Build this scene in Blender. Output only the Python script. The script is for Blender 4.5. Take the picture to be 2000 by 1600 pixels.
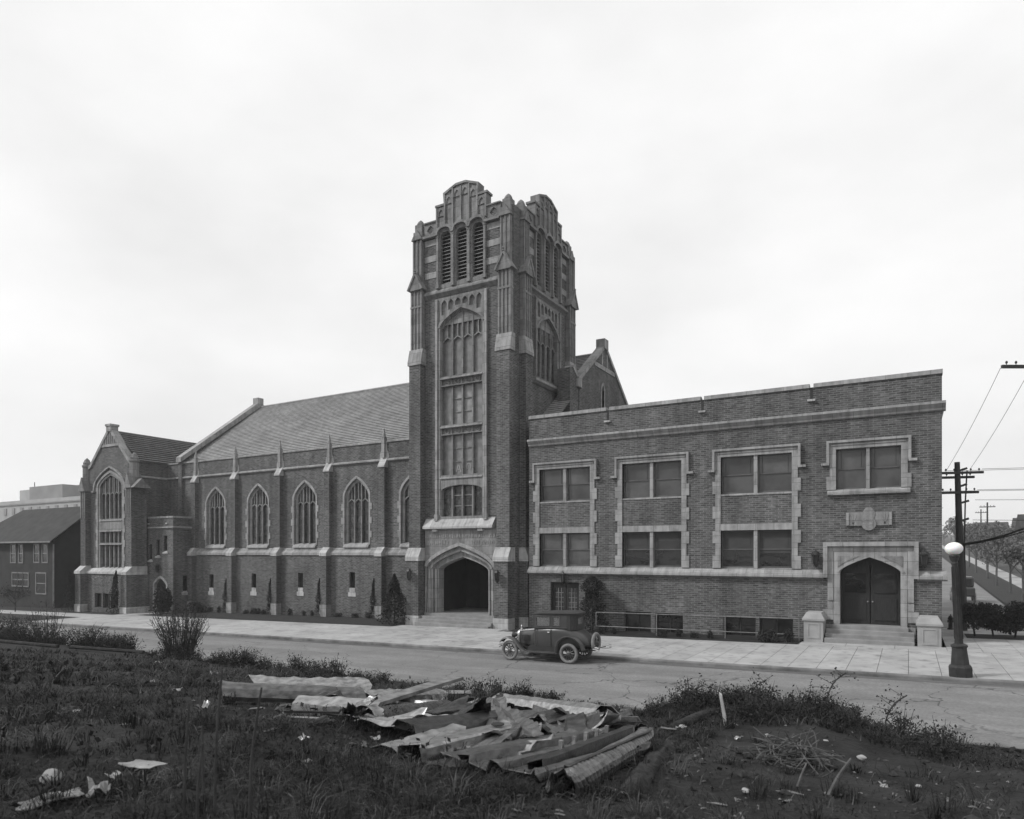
import bpy, bmesh, math, random
from math import sin, cos, pi, radians, sqrt
from mathutils import Vector, Matrix, Euler
from mathutils import noise as mnoise
from mathutils.geometry import delaunay_2d_cdt

scene = bpy.context.scene
for o in list(bpy.data.objects):
    bpy.data.objects.remove(o)
C = scene.collection

# ------------------------------------------------------------------ camera
cam_data = bpy.data.cameras.new("camera")
cam = bpy.data.objects.new("camera", cam_data)
C.objects.link(cam)
cam.location = (0, 0, 4.1)
cam.rotation_euler = (radians(90), 0, radians(30.15))
cam_data.sensor_width = 36.0
cam_data.lens = 36.0 * 1331 / 2000
cam_data.shift_y = 0.14
cam_data.clip_start = 0.1
cam_data.clip_end = 6000
cam_data.dof.use_dof = True
cam_data.dof.focus_distance = 34.0
cam_data.dof.aperture_fstop = 2.6
scene.camera = cam

# ------------------------------------------------------------------ sky, sun, exposure
SUN_EL, SUN_AZ = radians(42), radians(-128)      # azimuth measured from +Y towards +X
world = bpy.data.worlds.new("World")
scene.world = world
world.use_nodes = True
wn = world.node_tree.nodes; wl = world.node_tree.links
wn.clear()
wout = wn.new('ShaderNodeOutputWorld'); wbg = wn.new('ShaderNodeBackground')
wsky = wn.new('ShaderNodeTexSky'); wsky.sky_type = 'NISHITA'; wsky.sun_disc = False
wsky.sun_elevation = SUN_EL; wsky.sun_rotation = SUN_AZ
wsky.air_density = 1.0; wsky.dust_density = 3.0; wsky.ozone_density = 1.0
wbw = wn.new('ShaderNodeRGBToBW'); wl.new(wsky.outputs[0], wbw.inputs[0])
wtc = wn.new('ShaderNodeTexCoord')
wmap = wn.new('ShaderNodeMapping'); wmap.inputs['Scale'].default_value = (1.0, 1.0, 2.2)
wl.new(wtc.outputs['Generated'], wmap.inputs['Vector'])
wno = wn.new('ShaderNodeTexNoise'); wno.inputs['Scale'].default_value = 2.3
wno.inputs['Detail'].default_value = 5; wno.inputs['Roughness'].default_value = 0.5
wl.new(wmap.outputs[0], wno.inputs['Vector'])
wmr = wn.new('ShaderNodeMapRange')
wmr.inputs['From Min'].default_value = 0.3; wmr.inputs['From Max'].default_value = 0.7
wmr.inputs['To Min'].default_value = 8.9; wmr.inputs['To Max'].default_value = 11.0
wl.new(wno.outputs['Fac'], wmr.inputs['Value'])
wmix = wn.new('ShaderNodeMix'); wmix.data_type = 'FLOAT'; wmix.inputs['Factor'].default_value = 0.93
wl.new(wbw.outputs[0], wmix.inputs[2]); wl.new(wmr.outputs[0], wmix.inputs[3])
wl.new(wmix.outputs[0], wbg.inputs['Color'])
wbg.inputs['Strength'].default_value = 0.1
wl.new(wbg.outputs[0], wout.inputs['Surface'])

sun_data = bpy.data.lights.new("sun", 'SUN')
sun_data.energy = 2.7
sun_data.angle = radians(9)
sun_data.color = (1.0, 1.0, 1.0)                 # a black-and-white photograph
sun = bpy.data.objects.new("sun", sun_data); C.objects.link(sun)
sd = Vector((sin(SUN_AZ) * cos(SUN_EL), cos(SUN_AZ) * cos(SUN_EL), sin(SUN_EL)))
sun.rotation_euler = sd.to_track_quat('Z', 'Y').to_euler()
sun.location = (-40, -40, 60)

vs = scene.view_settings
vs.view_transform = 'Standard'; vs.look = 'None'; vs.exposure = 0.0; vs.gamma = 1.0
scene.cycles.use_denoising = True
scene.cycles.max_bounces = 6

# ------------------------------------------------------------------ materials
MATS = {}
def nmat(name, rough=0.85, spec=0.3):
    m = bpy.data.materials.new(name); m.use_nodes = True
    nt = m.node_tree; b = nt.nodes['Principled BSDF']
    b.inputs['Roughness'].default_value = rough
    b.inputs['Specular IOR Level'].default_value = spec
    MATS[name] = m
    return m, nt.nodes, nt.links, b
def g(v): return (v, v, v, 1)
def ramp(N, pts):
    r = N.new('ShaderNodeValToRGB'); e = r.color_ramp.elements
    e[0].position, e[0].color = pts[0][0], g(pts[0][1])
    e[1].position, e[1].color = pts[-1][0], g(pts[-1][1])
    for p, v in pts[1:-1]:
        k = e.new(p); k.color = g(v)
    return r
def noisemat(name, lo, hi, scale=3.0, detail=6, rough=0.85, bump=0.0, bscale=None, spec=0.3, coord='Position', lo_p=0.3, hi_p=0.7, stretch=None):
    m, N, L, b = nmat(name, rough, spec)
    if coord == 'Position':
        ge = N.new('ShaderNodeNewGeometry'); src = ge.outputs['Position']
    else:
        ge = N.new('ShaderNodeTexCoord'); src = ge.outputs['Object']
    if stretch:
        mp = N.new('ShaderNodeMapping'); mp.inputs['Scale'].default_value = stretch
        L.new(src, mp.inputs['Vector']); src = mp.outputs[0]
    n = N.new('ShaderNodeTexNoise'); n.inputs['Scale'].default_value = scale; n.inputs['Detail'].default_value = detail
    L.new(src, n.inputs['Vector'])
    r = ramp(N, [(lo_p, lo), (hi_p, hi)]); L.new(n.outputs['Fac'], r.inputs[0])
    L.new(r.outputs[0], b.inputs['Base Color'])
    if bump:
        n2 = N.new('ShaderNodeTexNoise'); n2.inputs['Scale'].default_value = bscale or scale * 4; n2.inputs['Detail'].default_value = 5
        L.new(src, n2.inputs['Vector'])
        bp = N.new('ShaderNodeBump'); bp.inputs['Strength'].default_value = bump; bp.inputs['Distance'].default_value = 0.03
        L.new(n2.outputs['Fac'], bp.inputs['Height']); L.new(bp.outputs[0], b.inputs['Normal'])
    return m
def wall_uv(N, L):
    ge = N.new('ShaderNodeNewGeometry')
    sp = N.new('ShaderNodeSeparateXYZ'); L.new(ge.outputs['Position'], sp.inputs[0])
    sn = N.new('ShaderNodeSeparateXYZ'); L.new(ge.outputs['True Normal'], sn.inputs[0])
    ax = N.new('ShaderNodeMath'); ax.operation = 'ABSOLUTE'; L.new(sn.outputs[0], ax.inputs[0])
    gt = N.new('ShaderNodeMath'); gt.operation = 'GREATER_THAN'; gt.inputs[1].default_value = 0.7; L.new(ax.outputs[0], gt.inputs[0])
    mx = N.new('ShaderNodeMix'); mx.data_type = 'FLOAT'
    L.new(gt.outputs[0], mx.inputs['Factor']); L.new(sp.outputs[0], mx.inputs[2]); L.new(sp.outputs[1], mx.inputs[3])
    cb = N.new('ShaderNodeCombineXYZ'); L.new(mx.outputs[0], cb.inputs[0]); L.new(sp.outputs[2], cb.inputs[1])
    return ge, cb
def brickmat(name, c1, c2, mortar, w=0.30, h=0.098, mort=0.016):
    m, N, L, b = nmat(name, 0.9, 0.2)
    ge, cb = wall_uv(N, L)
    br = N.new('ShaderNodeTexBrick'); br.inputs['Scale'].default_value = 1.0
    br.inputs['Brick Width'].default_value = w; br.inputs['Row Height'].default_value = h
    br.inputs['Mortar Size'].default_value = mort; br.inputs['Mortar Smooth'].default_value = 0.2
    br.inputs['Bias'].default_value = 0.0
    br.inputs['Color1'].default_value = g(c1); br.inputs['Color2'].default_value = g(c2); br.inputs['Mortar'].default_value = g(mortar)
    L.new(cb.outputs[0], br.inputs['Vector'])
    # large soft weathering, rain streaks, plus per-brick mottling
    n = N.new('ShaderNodeTexNoise'); n.inputs['Scale'].default_value = 0.45; n.inputs['Detail'].default_value = 7; n.inputs['Roughness'].default_value = 0.62
    L.new(ge.outputs['Position'], n.inputs['Vector'])
    r0 = ramp(N, [(0.28, 0.72), (0.72, 1.22)]); L.new(n.outputs['Fac'], r0.inputs[0])
    mps = N.new('ShaderNodeMapping'); mps.inputs['Scale'].default_value = (1.6, 0.10, 1); L.new(cb.outputs[0], mps.inputs['Vector'])
    ns = N.new('ShaderNodeTexNoise'); ns.inputs['Scale'].default_value = 1.0; ns.inputs['Detail'].default_value = 4; L.new(mps.outputs[0], ns.inputs['Vector'])
    rs = ramp(N, [(0.3, 0.72), (0.65, 1.08)]); L.new(ns.outputs['Fac'], rs.inputs[0])
    r = N.new('ShaderNodeMix'); r.data_type = 'RGBA'; r.blend_type = 'MULTIPLY'; r.inputs['Factor'].default_value = 1
    L.new(r0.outputs[0], r.inputs[6]); L.new(rs.outputs[0], r.inputs[7])
    mp = N.new('ShaderNodeMapping'); mp.inputs['Scale'].default_value = (3.4, 10.2, 1); L.new(cb.outputs[0], mp.inputs['Vector'])
    n2 = N.new('ShaderNodeTexNoise'); n2.inputs['Scale'].default_value = 1.0; n2.inputs['Detail'].default_value = 2
    L.new(mp.outputs[0], n2.inputs['Vector'])
    r2 = ramp(N, [(0.3, 0.7), (0.72, 1.32)]); L.new(n2.outputs['Fac'], r2.inputs[0])
    m1 = N.new('ShaderNodeMix'); m1.data_type = 'RGBA'; m1.blend_type = 'MULTIPLY'; m1.inputs['Factor'].default_value = 1
    L.new(br.outputs['Color'], m1.inputs[6]); L.new(r.outputs[2], m1.inputs[7])
    m2 = N.new('ShaderNodeMix'); m2.data_type = 'RGBA'; m2.blend_type = 'MULTIPLY'; m2.inputs['Factor'].default_value = 1
    L.new(m1.outputs[2], m2.inputs[6]); L.new(r2.outputs[0], m2.inputs[7])
    L.new(m2.outputs[2], b.inputs['Base Color'])
    bp = N.new('ShaderNodeBump'); bp.inputs['Strength'].default_value = 0.3; bp.inputs['Distance'].default_value = 0.01; bp.invert = True
    L.new(br.outputs['Fac'], bp.inputs['Height']); L.new(bp.outputs[0], b.inputs['Normal'])
    return m

brickmat('brick', 0.058, 0.120, 0.158)
brickmat('brick_house', 0.035, 0.05, 0.06, 0.25, 0.08, 0.012)
def stonemat(name, lo, hi, bw=0.86, bh=0.62, carve=0.0):
    m, N, L, b = nmat(name, 0.88, 0.25)
    ge, cb = wall_uv(N, L)
    br = N.new('ShaderNodeTexBrick'); br.inputs['Scale'].default_value = 1.0
    br.inputs['Brick Width'].default_value = bw; br.inputs['Row Height'].default_value = bh; br.inputs['Mortar Size'].default_value = 0.008
    br.inputs['Color1'].default_value = g(lo); br.inputs['Color2'].default_value = g(hi); br.inputs['Mortar'].default_value = g(lo * 0.5)
    L.new(cb.outputs[0], br.inputs['Vector'])
    n = N.new('ShaderNodeTexNoise'); n.inputs['Scale'].default_value = 2.2; n.inputs['Detail'].default_value = 9; n.inputs['Roughness'].default_value = 0.65
    L.new(ge.outputs['Position'], n.inputs['Vector'])
    r = ramp(N, [(0.3, 0.68), (0.5, 0.98), (0.75, 1.15)]); L.new(n.outputs['Fac'], r.inputs[0])
    mps = N.new('ShaderNodeMapping'); mps.inputs['Scale'].default_value = (5.0, 0.35, 1); L.new(cb.outputs[0], mps.inputs['Vector'])
    ns = N.new('ShaderNodeTexNoise'); ns.inputs['Scale'].default_value = 1.0; ns.inputs['Detail'].default_value = 5; L.new(mps.outputs[0], ns.inputs['Vector'])
    rs = ramp(N, [(0.32, 0.74), (0.6, 1.05)]); L.new(ns.outputs['Fac'], rs.inputs[0])
    m1 = N.new('ShaderNodeMix'); m1.data_type = 'RGBA'; m1.blend_type = 'MULTIPLY'; m1.inputs['Factor'].default_value = 1
    L.new(br.outputs['Color'], m1.inputs[6]); L.new(r.outputs[0], m1.inputs[7])
    m2 = N.new('ShaderNodeMix'); m2.data_type = 'RGBA'; m2.blend_type = 'MULTIPLY'; m2.inputs['Factor'].default_value = 1
    L.new(m1.outputs[2], m2.inputs[6]); L.new(rs.outputs[0], m2.inputs[7]); L.new(m2.outputs[2], b.inputs['Base Color'])
    n2 = N.new('ShaderNodeTexNoise'); n2.inputs['Scale'].default_value = 9 if carve else 22; n2.inputs['Detail'].default_value = 5; L.new(ge.outputs['Position'], n2.inputs['Vector'])
    bp = N.new('ShaderNodeBump'); bp.inputs['Strength'].default_value = 0.9 if carve else 0.25; bp.inputs['Distance'].default_value = 0.03
    L.new(n2.outputs['Fac'], bp.inputs['Height']); L.new(bp.outputs[0], b.inputs['Normal'])
    return m
stonemat('stone', 0.25, 0.33)
stonemat('stone_tower', 0.17, 0.24)
stonemat('stone_carved', 0.19, 0.25, 0.9, 0.5, 1)
stonemat('plinth', 0.36, 0.46)
noisemat('concrete_pale', 0.25, 0.34, 2.0, 8, 0.9, 0.1, 20)
noisemat('step_stone', 0.18, 0.26, 2.0, 8, 0.9, 0.1, 20)
noisemat('dark_wood', 0.014, 0.028, 5.0, 6, 0.6, 0.2, 20, stretch=(6, 6, 0.6))
noisemat('dark_metal', 0.015, 0.03, 6.0, 4, 0.5, 0.1, 30)
noisemat('lamp_iron', 0.018, 0.034, 5.0, 5, 0.55, 0.15, 30)
noisemat('sash_paint', 0.07, 0.1, 3.0, 4, 0.6)
noisemat('louver_paint', 0.17, 0.25, 4.0, 5, 0.7)
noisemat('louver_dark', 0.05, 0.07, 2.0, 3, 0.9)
noisemat('dark_inside', 0.02, 0.03, 2.0, 3, 0.9)  # near-black walls: the shade of unlit interiors is in the colour
noisemat('pole_wood', 0.03, 0.05, 3.0, 6, 0.9, 0.4, 14, stretch=(4, 4, 0.4))
noisemat('bark', 0.008, 0.035, 7.0, 9, 0.95, 0.9, 16)
noisemat('bare_trunk', 0.06, 0.10, 6.0, 6, 0.95, 0.5, 20)
noisemat('weathered_wood', 0.07, 0.22, 4.0, 8, 0.9, 0.4, 20, stretch=(1, 1, 1))
noisemat('pale_wood', 0.28, 0.42, 4.0, 8, 0.9, 0.3, 24)
noisemat('metal_grey', 0.085, 0.19, 16.0, 12, 0.36, 0.2, 60, spec=0.5, lo_p=0.32, hi_p=0.66, stretch=(1.0, 0.45, 1.0)).node_tree.nodes['Principled BSDF'].inputs['Metallic'].default_value = 0.75
noisemat('metal_dull', 0.035, 0.09, 16.0, 12, 0.36, 0.2, 60, spec=0.5, lo_p=0.32, hi_p=0.66, stretch=(1.0, 0.45, 1.0)).node_tree.nodes['Principled BSDF'].inputs['Metallic'].default_value = 0.75
noisemat('metal_bright', 0.2, 0.42, 16.0, 12, 0.36, 0.2, 60, spec=0.5, lo_p=0.32, hi_p=0.66, stretch=(1.0, 0.45, 1.0)).node_tree.nodes['Principled BSDF'].inputs['Metallic'].default_value = 0.75
noisemat('scrap_white', 0.2, 0.36, 5.0, 6, 0.9, 0.3, 14)
noisemat('rock', 0.16, 0.30, 6.0, 8, 0.95, 0.5, 14)
noisemat('soil', 0.004, 0.024, 1.8, 12, 0.98, 0.8, 12)
noisemat('clod', 0.01, 0.055, 9.0, 6, 0.95)
noisemat('lawn', 0.018, 0.034, 6.0, 8, 0.98, 0.6, 40)
noisemat('ground_far', 0.04, 0.075, 0.15, 8, 0.98)
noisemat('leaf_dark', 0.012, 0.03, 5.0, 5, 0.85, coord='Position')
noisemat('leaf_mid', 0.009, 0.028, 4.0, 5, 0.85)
noisemat('leaf_haze', 0.09, 0.15, 2.0, 5, 0.95)  # far leaves lightened: part of the haze is put into this colour
noisemat('grass_blade', 0.004, 0.022, 3.0, 6, 0.9)
noisemat('straw', 0.025, 0.10, 5.0, 5, 0.9)
noisemat('twig', 0.03, 0.06, 6.0, 4, 0.9)
noisemat('root_pale', 0.035, 0.11, 8.0, 4, 0.9)
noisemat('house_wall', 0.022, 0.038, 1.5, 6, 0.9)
noisemat('house_side', 0.016, 0.026, 1.5, 6, 0.9)  # darker copy of house_wall: the gable end's shade is in the colour
noisemat('house_trim', 0.14, 0.22, 2.0, 4, 0.8)
noisemat('house_roof', 0.026, 0.045, 1.2, 8, 0.95)
noisemat('stucco_far', 0.30, 0.38, 0.3, 6, 0.95)  # pale tone stands in for haze fading the far block
noisemat('stucco_dim', 0.2, 0.26, 0.3, 6, 0.95)
noisemat('wire', 0.02, 0.03, 3, 2, 0.7)
noisemat('car_paint', 0.04, 0.058, 3.0, 5, 0.3, 0.05, 8, spec=0.5)
noisemat('car_fabric', 0.03, 0.045, 20, 5, 0.8, 0.2, 60)
noisemat('car_fender', 0.05, 0.08, 3.0, 5, 0.36, 0.05, 8, spec=0.5)
noisemat('tyre', 0.13, 0.21, 8.0, 5, 0.95)
noisemat('nickel', 0.45, 0.6, 3.0, 2, 0.25, spec=0.8)
noisemat('interior', 0.03, 0.04, 6.0, 4, 0.9)
noisemat('shade_cloth', 0.045, 0.062, 2.0, 4, 0.9)
noisemat('roof_dark', 0.1, 0.14, 1.0, 5, 0.95)

def glassmat(name, lo, hi, scale=3.0, rough=0.12, leaded=0.0, spec=0.5):
    m, N, L, b = nmat(name, rough, spec)
    ge, cb = wall_uv(N, L)
    n = N.new('ShaderNodeTexNoise'); n.inputs['Scale'].default_value = scale; n.inputs['Detail'].default_value = 4
    L.new(cb.outputs[0], n.inputs['Vector'])
    r = ramp(N, [(0.35, lo), (0.65, hi)]); L.new(n.outputs['Fac'], r.inputs[0])
    out = r.outputs[0]
    if leaded:
        v = N.new('ShaderNodeTexVoronoi'); v.feature = 'F1'; v.inputs['Scale'].default_value = leaded
        L.new(cb.outputs[0], v.inputs['Vector'])
        bw = N.new('ShaderNodeRGBToBW'); L.new(v.outputs['Color'], bw.inputs[0])
        r2 = ramp(N, [(0.2, 0.35), (0.8, 1.9)]); L.new(bw.outputs[0], r2.inputs[0])
        mm = N.new('ShaderNodeMix'); mm.data_type = 'RGBA'; mm.blend_type = 'MULTIPLY'; mm.inputs['Factor'].default_value = 1
        L.new(out, mm.inputs[6]); L.new(r2.outputs[0], mm.inputs[7]); out = mm.outputs[2]
    oi = N.new('ShaderNodeObjectInfo'); ro = ramp(N, [(0.0, 0.6), (1.0, 1.5)]); L.new(oi.outputs['Random'], ro.inputs[0])  # random tone per pane paints uneven reflections into the colour
    mo = N.new('ShaderNodeMix'); mo.data_type = 'RGBA'; mo.blend_type = 'MULTIPLY'; mo.inputs['Factor'].default_value = 1
    L.new(out, mo.inputs[6]); L.new(ro.outputs[0], mo.inputs[7]); L.new(mo.outputs[2], b.inputs['Base Color'])
    n2 = N.new('ShaderNodeTexNoise'); n2.inputs['Scale'].default_value = 2.5; L.new(cb.outputs[0], n2.inputs['Vector'])
    bp = N.new('ShaderNodeBump'); bp.inputs['Strength'].default_value = 0.25; bp.inputs['Distance'].default_value = 0.03
    L.new(n2.outputs['Fac'], bp.inputs['Height']); L.new(bp.outputs[0], b.inputs['Normal'])
    return m
glassmat('glass_nave', 0.02, 0.05, 3, 0.3, 9.0)
glassmat('glass_tower', 0.12, 0.19, 2.5, 0.3, 0.0)  # the sky's reflection is put into this paler base colour
glassmat('glass_hall', 0.014, 0.024, 1.0, 0.1)
glassmat('glass_shade', 0.035, 0.075, 0.8, 0.2)
glassmat('glass_house', 0.02, 0.04, 1.0, 0.1)

m, N, L, b = nmat('car_glass', 0.05, 0.5)
tr = N.new('ShaderNodeBsdfTransparent'); gl = N.new('ShaderNodeBsdfGlossy'); gl.inputs['Roughness'].default_value = 0.05
tr.inputs[0].default_value = g(0.8); gl.inputs[0].default_value = g(0.9)
ms = N.new('ShaderNodeMixShader'); ms.inputs[0].default_value = 0.3
L.new(tr.outputs[0], ms.inputs[1]); L.new(gl.outputs[0], ms.inputs[2])
df = N.new('ShaderNodeBsdfDiffuse'); df.inputs[0].default_value = g(0.35); m3 = N.new('ShaderNodeMixShader'); m3.inputs[0].default_value = 0.28   # pale film brightens the panes in place of reflected and see-through light
L.new(ms.outputs[0], m3.inputs[1]); L.new(df.outputs[0], m3.inputs[2]); L.new(m3.outputs[0], N['Material Output'].inputs['Surface'])

m, N, L, b = nmat('globe_glass', 0.3, 0.5)
b.inputs['Base Color'].default_value = g(0.85); b.inputs['Subsurface Weight'].default_value = 0.3

# roof tile: columns from the material, courses are built
def roofmat(name, lo, hi, axis):
    m, N, L, b = nmat(name, 0.85, 0.25)
    ge = N.new('ShaderNodeNewGeometry'); sp = N.new('ShaderNodeSeparateXYZ'); L.new(ge.outputs['Position'], sp.inputs[0])
    mp = N.new('ShaderNodeMapping'); mp.inputs['Scale'].default_value = (3.6, 3.6, 5.2); L.new(ge.outputs['Position'], mp.inputs['Vector'])
    wn_ = N.new('ShaderNodeTexWhiteNoise'); sn = N.new('ShaderNodeVectorMath'); sn.operation = 'FLOOR'; L.new(mp.outputs[0], sn.inputs[0]); L.new(sn.outputs[0], wn_.inputs['Vector'])
    br = ramp(N, [(0.0, lo), (1.0, hi)]); L.new(wn_.outputs['Value'], br.inputs[0])
    n = N.new('ShaderNodeTexNoise'); n.inputs['Scale'].default_value = 0.6; n.inputs['Detail'].default_value = 7
    L.new(ge.outputs['Position'], n.inputs['Vector'])
    r = ramp(N, [(0.3, 0.8), (0.7, 1.15)]); L.new(n.outputs['Fac'], r.inputs[0])
    m1 = N.new('ShaderNodeMix'); m1.data_type = 'RGBA'; m1.blend_type = 'MULTIPLY'; m1.inputs['Factor'].default_value = 1
    L.new(br.outputs[0], m1.inputs[6]); L.new(r.outputs[0], m1.inputs[7])
    L.new(m1.outputs[2], b.inputs['Base Color'])
    return m
roofmat('tile_nave', 0.20, 0.28, 0)
roofmat('tile_transept', 0.11, 0.155, 1)

# street: worn concrete with cracks and wheel tracks
m, N, L, b = nmat('street_paving', 0.9, 0.25)
ge = N.new('ShaderNodeNewGeometry')
mpS = N.new('ShaderNodeMapping'); mpS.inputs['Scale'].default_value = (0.16, 0.9, 1); L.new(ge.outputs['Position'], mpS.inputs['Vector'])
n1 = N.new('ShaderNodeTexNoise'); n1.inputs['Scale'].default_value = 1.0; n1.inputs['Detail'].default_value = 8; L.new(mpS.outputs[0], n1.inputs['Vector'])
r1 = ramp(N, [(0.28, 0.14), (0.5, 0.175), (0.74, 0.225)]); L.new(n1.outputs['Fac'], r1.inputs[0])
n2 = N.new('ShaderNodeTexNoise'); n2.inputs['Scale'].default_value = 0.55; n2.inputs['Detail'].default_value = 6; L.new(ge.outputs['Position'], n2.inputs['Vector'])
add = N.new('ShaderNodeMix'); add.data_type = 'RGBA'; add.blend_type = 'LINEAR_LIGHT'; add.inputs['Factor'].default_value = 0.9
L.new(ge.outputs['Position'], add.inputs[6]); L.new(n2.outputs['Color'], add.inputs[7])
vo = N.new('ShaderNodeTexVoronoi'); vo.feature = 'DISTANCE_TO_EDGE'; vo.inputs['Scale'].default_value = 0.27; L.new(add.outputs[2], vo.inputs['Vector'])
rc = ramp(N, [(0.0, 0.35), (0.003, 0.5), (0.008, 1.0)]); L.new(vo.outputs['Distance'], rc.inputs[0])
n3 = N.new('ShaderNodeTexNoise'); n3.inputs['Scale'].default_value = 0.12; n3.inputs['Detail'].default_value = 3; L.new(ge.outputs['Position'], n3.inputs['Vector'])
r3 = ramp(N, [(0.34, 0.0), (0.5, 1.0)]); L.new(n3.outputs['Fac'], r3.inputs[0])
mc = N.new('ShaderNodeMix'); mc.data_type = 'RGBA'; mc.blend_type = 'MULTIPLY'
L.new(r3.outputs[0], mc.inputs['Factor']); L.new(r1.outputs[0], mc.inputs[6]); L.new(rc.outputs[0], mc.inputs[7])
n4 = N.new('ShaderNodeTexNoise'); n4.inputs['Scale'].default_value = 14; n4.inputs['Detail'].default_value = 6; L.new(ge.outputs['Position'], n4.inputs['Vector'])
r4a = ramp(N, [(0.3, 0.8), (0.7, 1.15)]); L.new(n4.outputs['Fac'], r4a.inputs[0])
n6 = N.new('ShaderNodeTexNoise'); n6.inputs['Scale'].default_value = 1.3; n6.inputs['Detail'].default_value = 7; n6.inputs['Roughness'].default_value = 0.65; L.new(ge.outputs['Position'], n6.inputs['Vector'])
r6 = ramp(N, [(0.3, 0.86), (0.6, 1.02), (0.68, 0.95), (0.76, 0.6)]); L.new(n6.outputs['Fac'], r6.inputs[0])
r4 = N.new('ShaderNodeMix'); r4.data_type = 'RGBA'; r4.blend_type = 'MULTIPLY'; r4.inputs['Factor'].default_value = 1; L.new(r4a.outputs[0], r4.inputs[6]); L.new(r6.outputs[0], r4.inputs[7])
md = N.new('ShaderNodeMix'); md.data_type = 'RGBA'; md.blend_type = 'MULTIPLY'; md.inputs['Factor'].default_value = 1
L.new(mc.outputs[2], md.inputs[6]); L.new(r4.outputs[2], md.inputs[7]); L.new(md.outputs[2], b.inputs['Base Color'])

# sidewalk: light concrete, stains, a touch of difference from slab to slab
m, N, L, b = nmat('sidewalk_concrete', 0.9, 0.25)
ge = N.new('ShaderNodeNewGeometry'); oi = N.new('ShaderNodeObjectInfo')
n1 = N.new('ShaderNodeTexNoise'); n1.inputs['Scale'].default_value = 0.8; n1.inputs['Detail'].default_value = 9; n1.inputs['Roughness'].default_value = 0.6
L.new(ge.outputs['Position'], n1.inputs['Vector'])
r1 = ramp(N, [(0.3, 0.26), (0.5, 0.34), (0.75, 0.41)]); L.new(n1.outputs['Fac'], r1.inputs[0])
r2 = ramp(N, [(0.0, 0.9), (1.0, 1.05)]); L.new(oi.outputs['Random'], r2.inputs[0])
m1 = N.new('ShaderNodeMix'); m1.data_type = 'RGBA'; m1.blend_type = 'MULTIPLY'; m1.inputs['Factor'].default_value = 1
L.new(r1.outputs[0], m1.inputs[6]); L.new(r2.outputs[0], m1.inputs[7])
n5 = N.new('ShaderNodeTexNoise'); n5.inputs['Scale'].default_value = 2.6; n5.inputs['Detail'].default_value = 8; L.new(ge.outputs['Position'], n5.inputs['Vector'])
r5 = ramp(N, [(0.55, 1.0), (0.72, 0.62)]); L.new(n5.outputs['Fac'], r5.inputs[0])
m2 = N.new('ShaderNodeMix'); m2.data_type = 'RGBA'; m2.blend_type = 'MULTIPLY'; m2.inputs['Factor'].default_value = 1
L.new(m1.outputs[2], m2.inputs[6]); L.new(r5.outputs[0], m2.inputs[7]); L.new(m2.outputs[2], b.inputs['Base Color'])
noisemat('gutter_dirt', 0.07, 0.13, 0.8, 9, 0.95, stretch=(0.5, 3, 1))
noisemat('kerb_stone', 0.08, 0.20, 1.5, 8, 0.9, 0.2, 16)
noisemat('joint_dark', 0.2, 0.28, 2.0, 6, 0.95)

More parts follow.
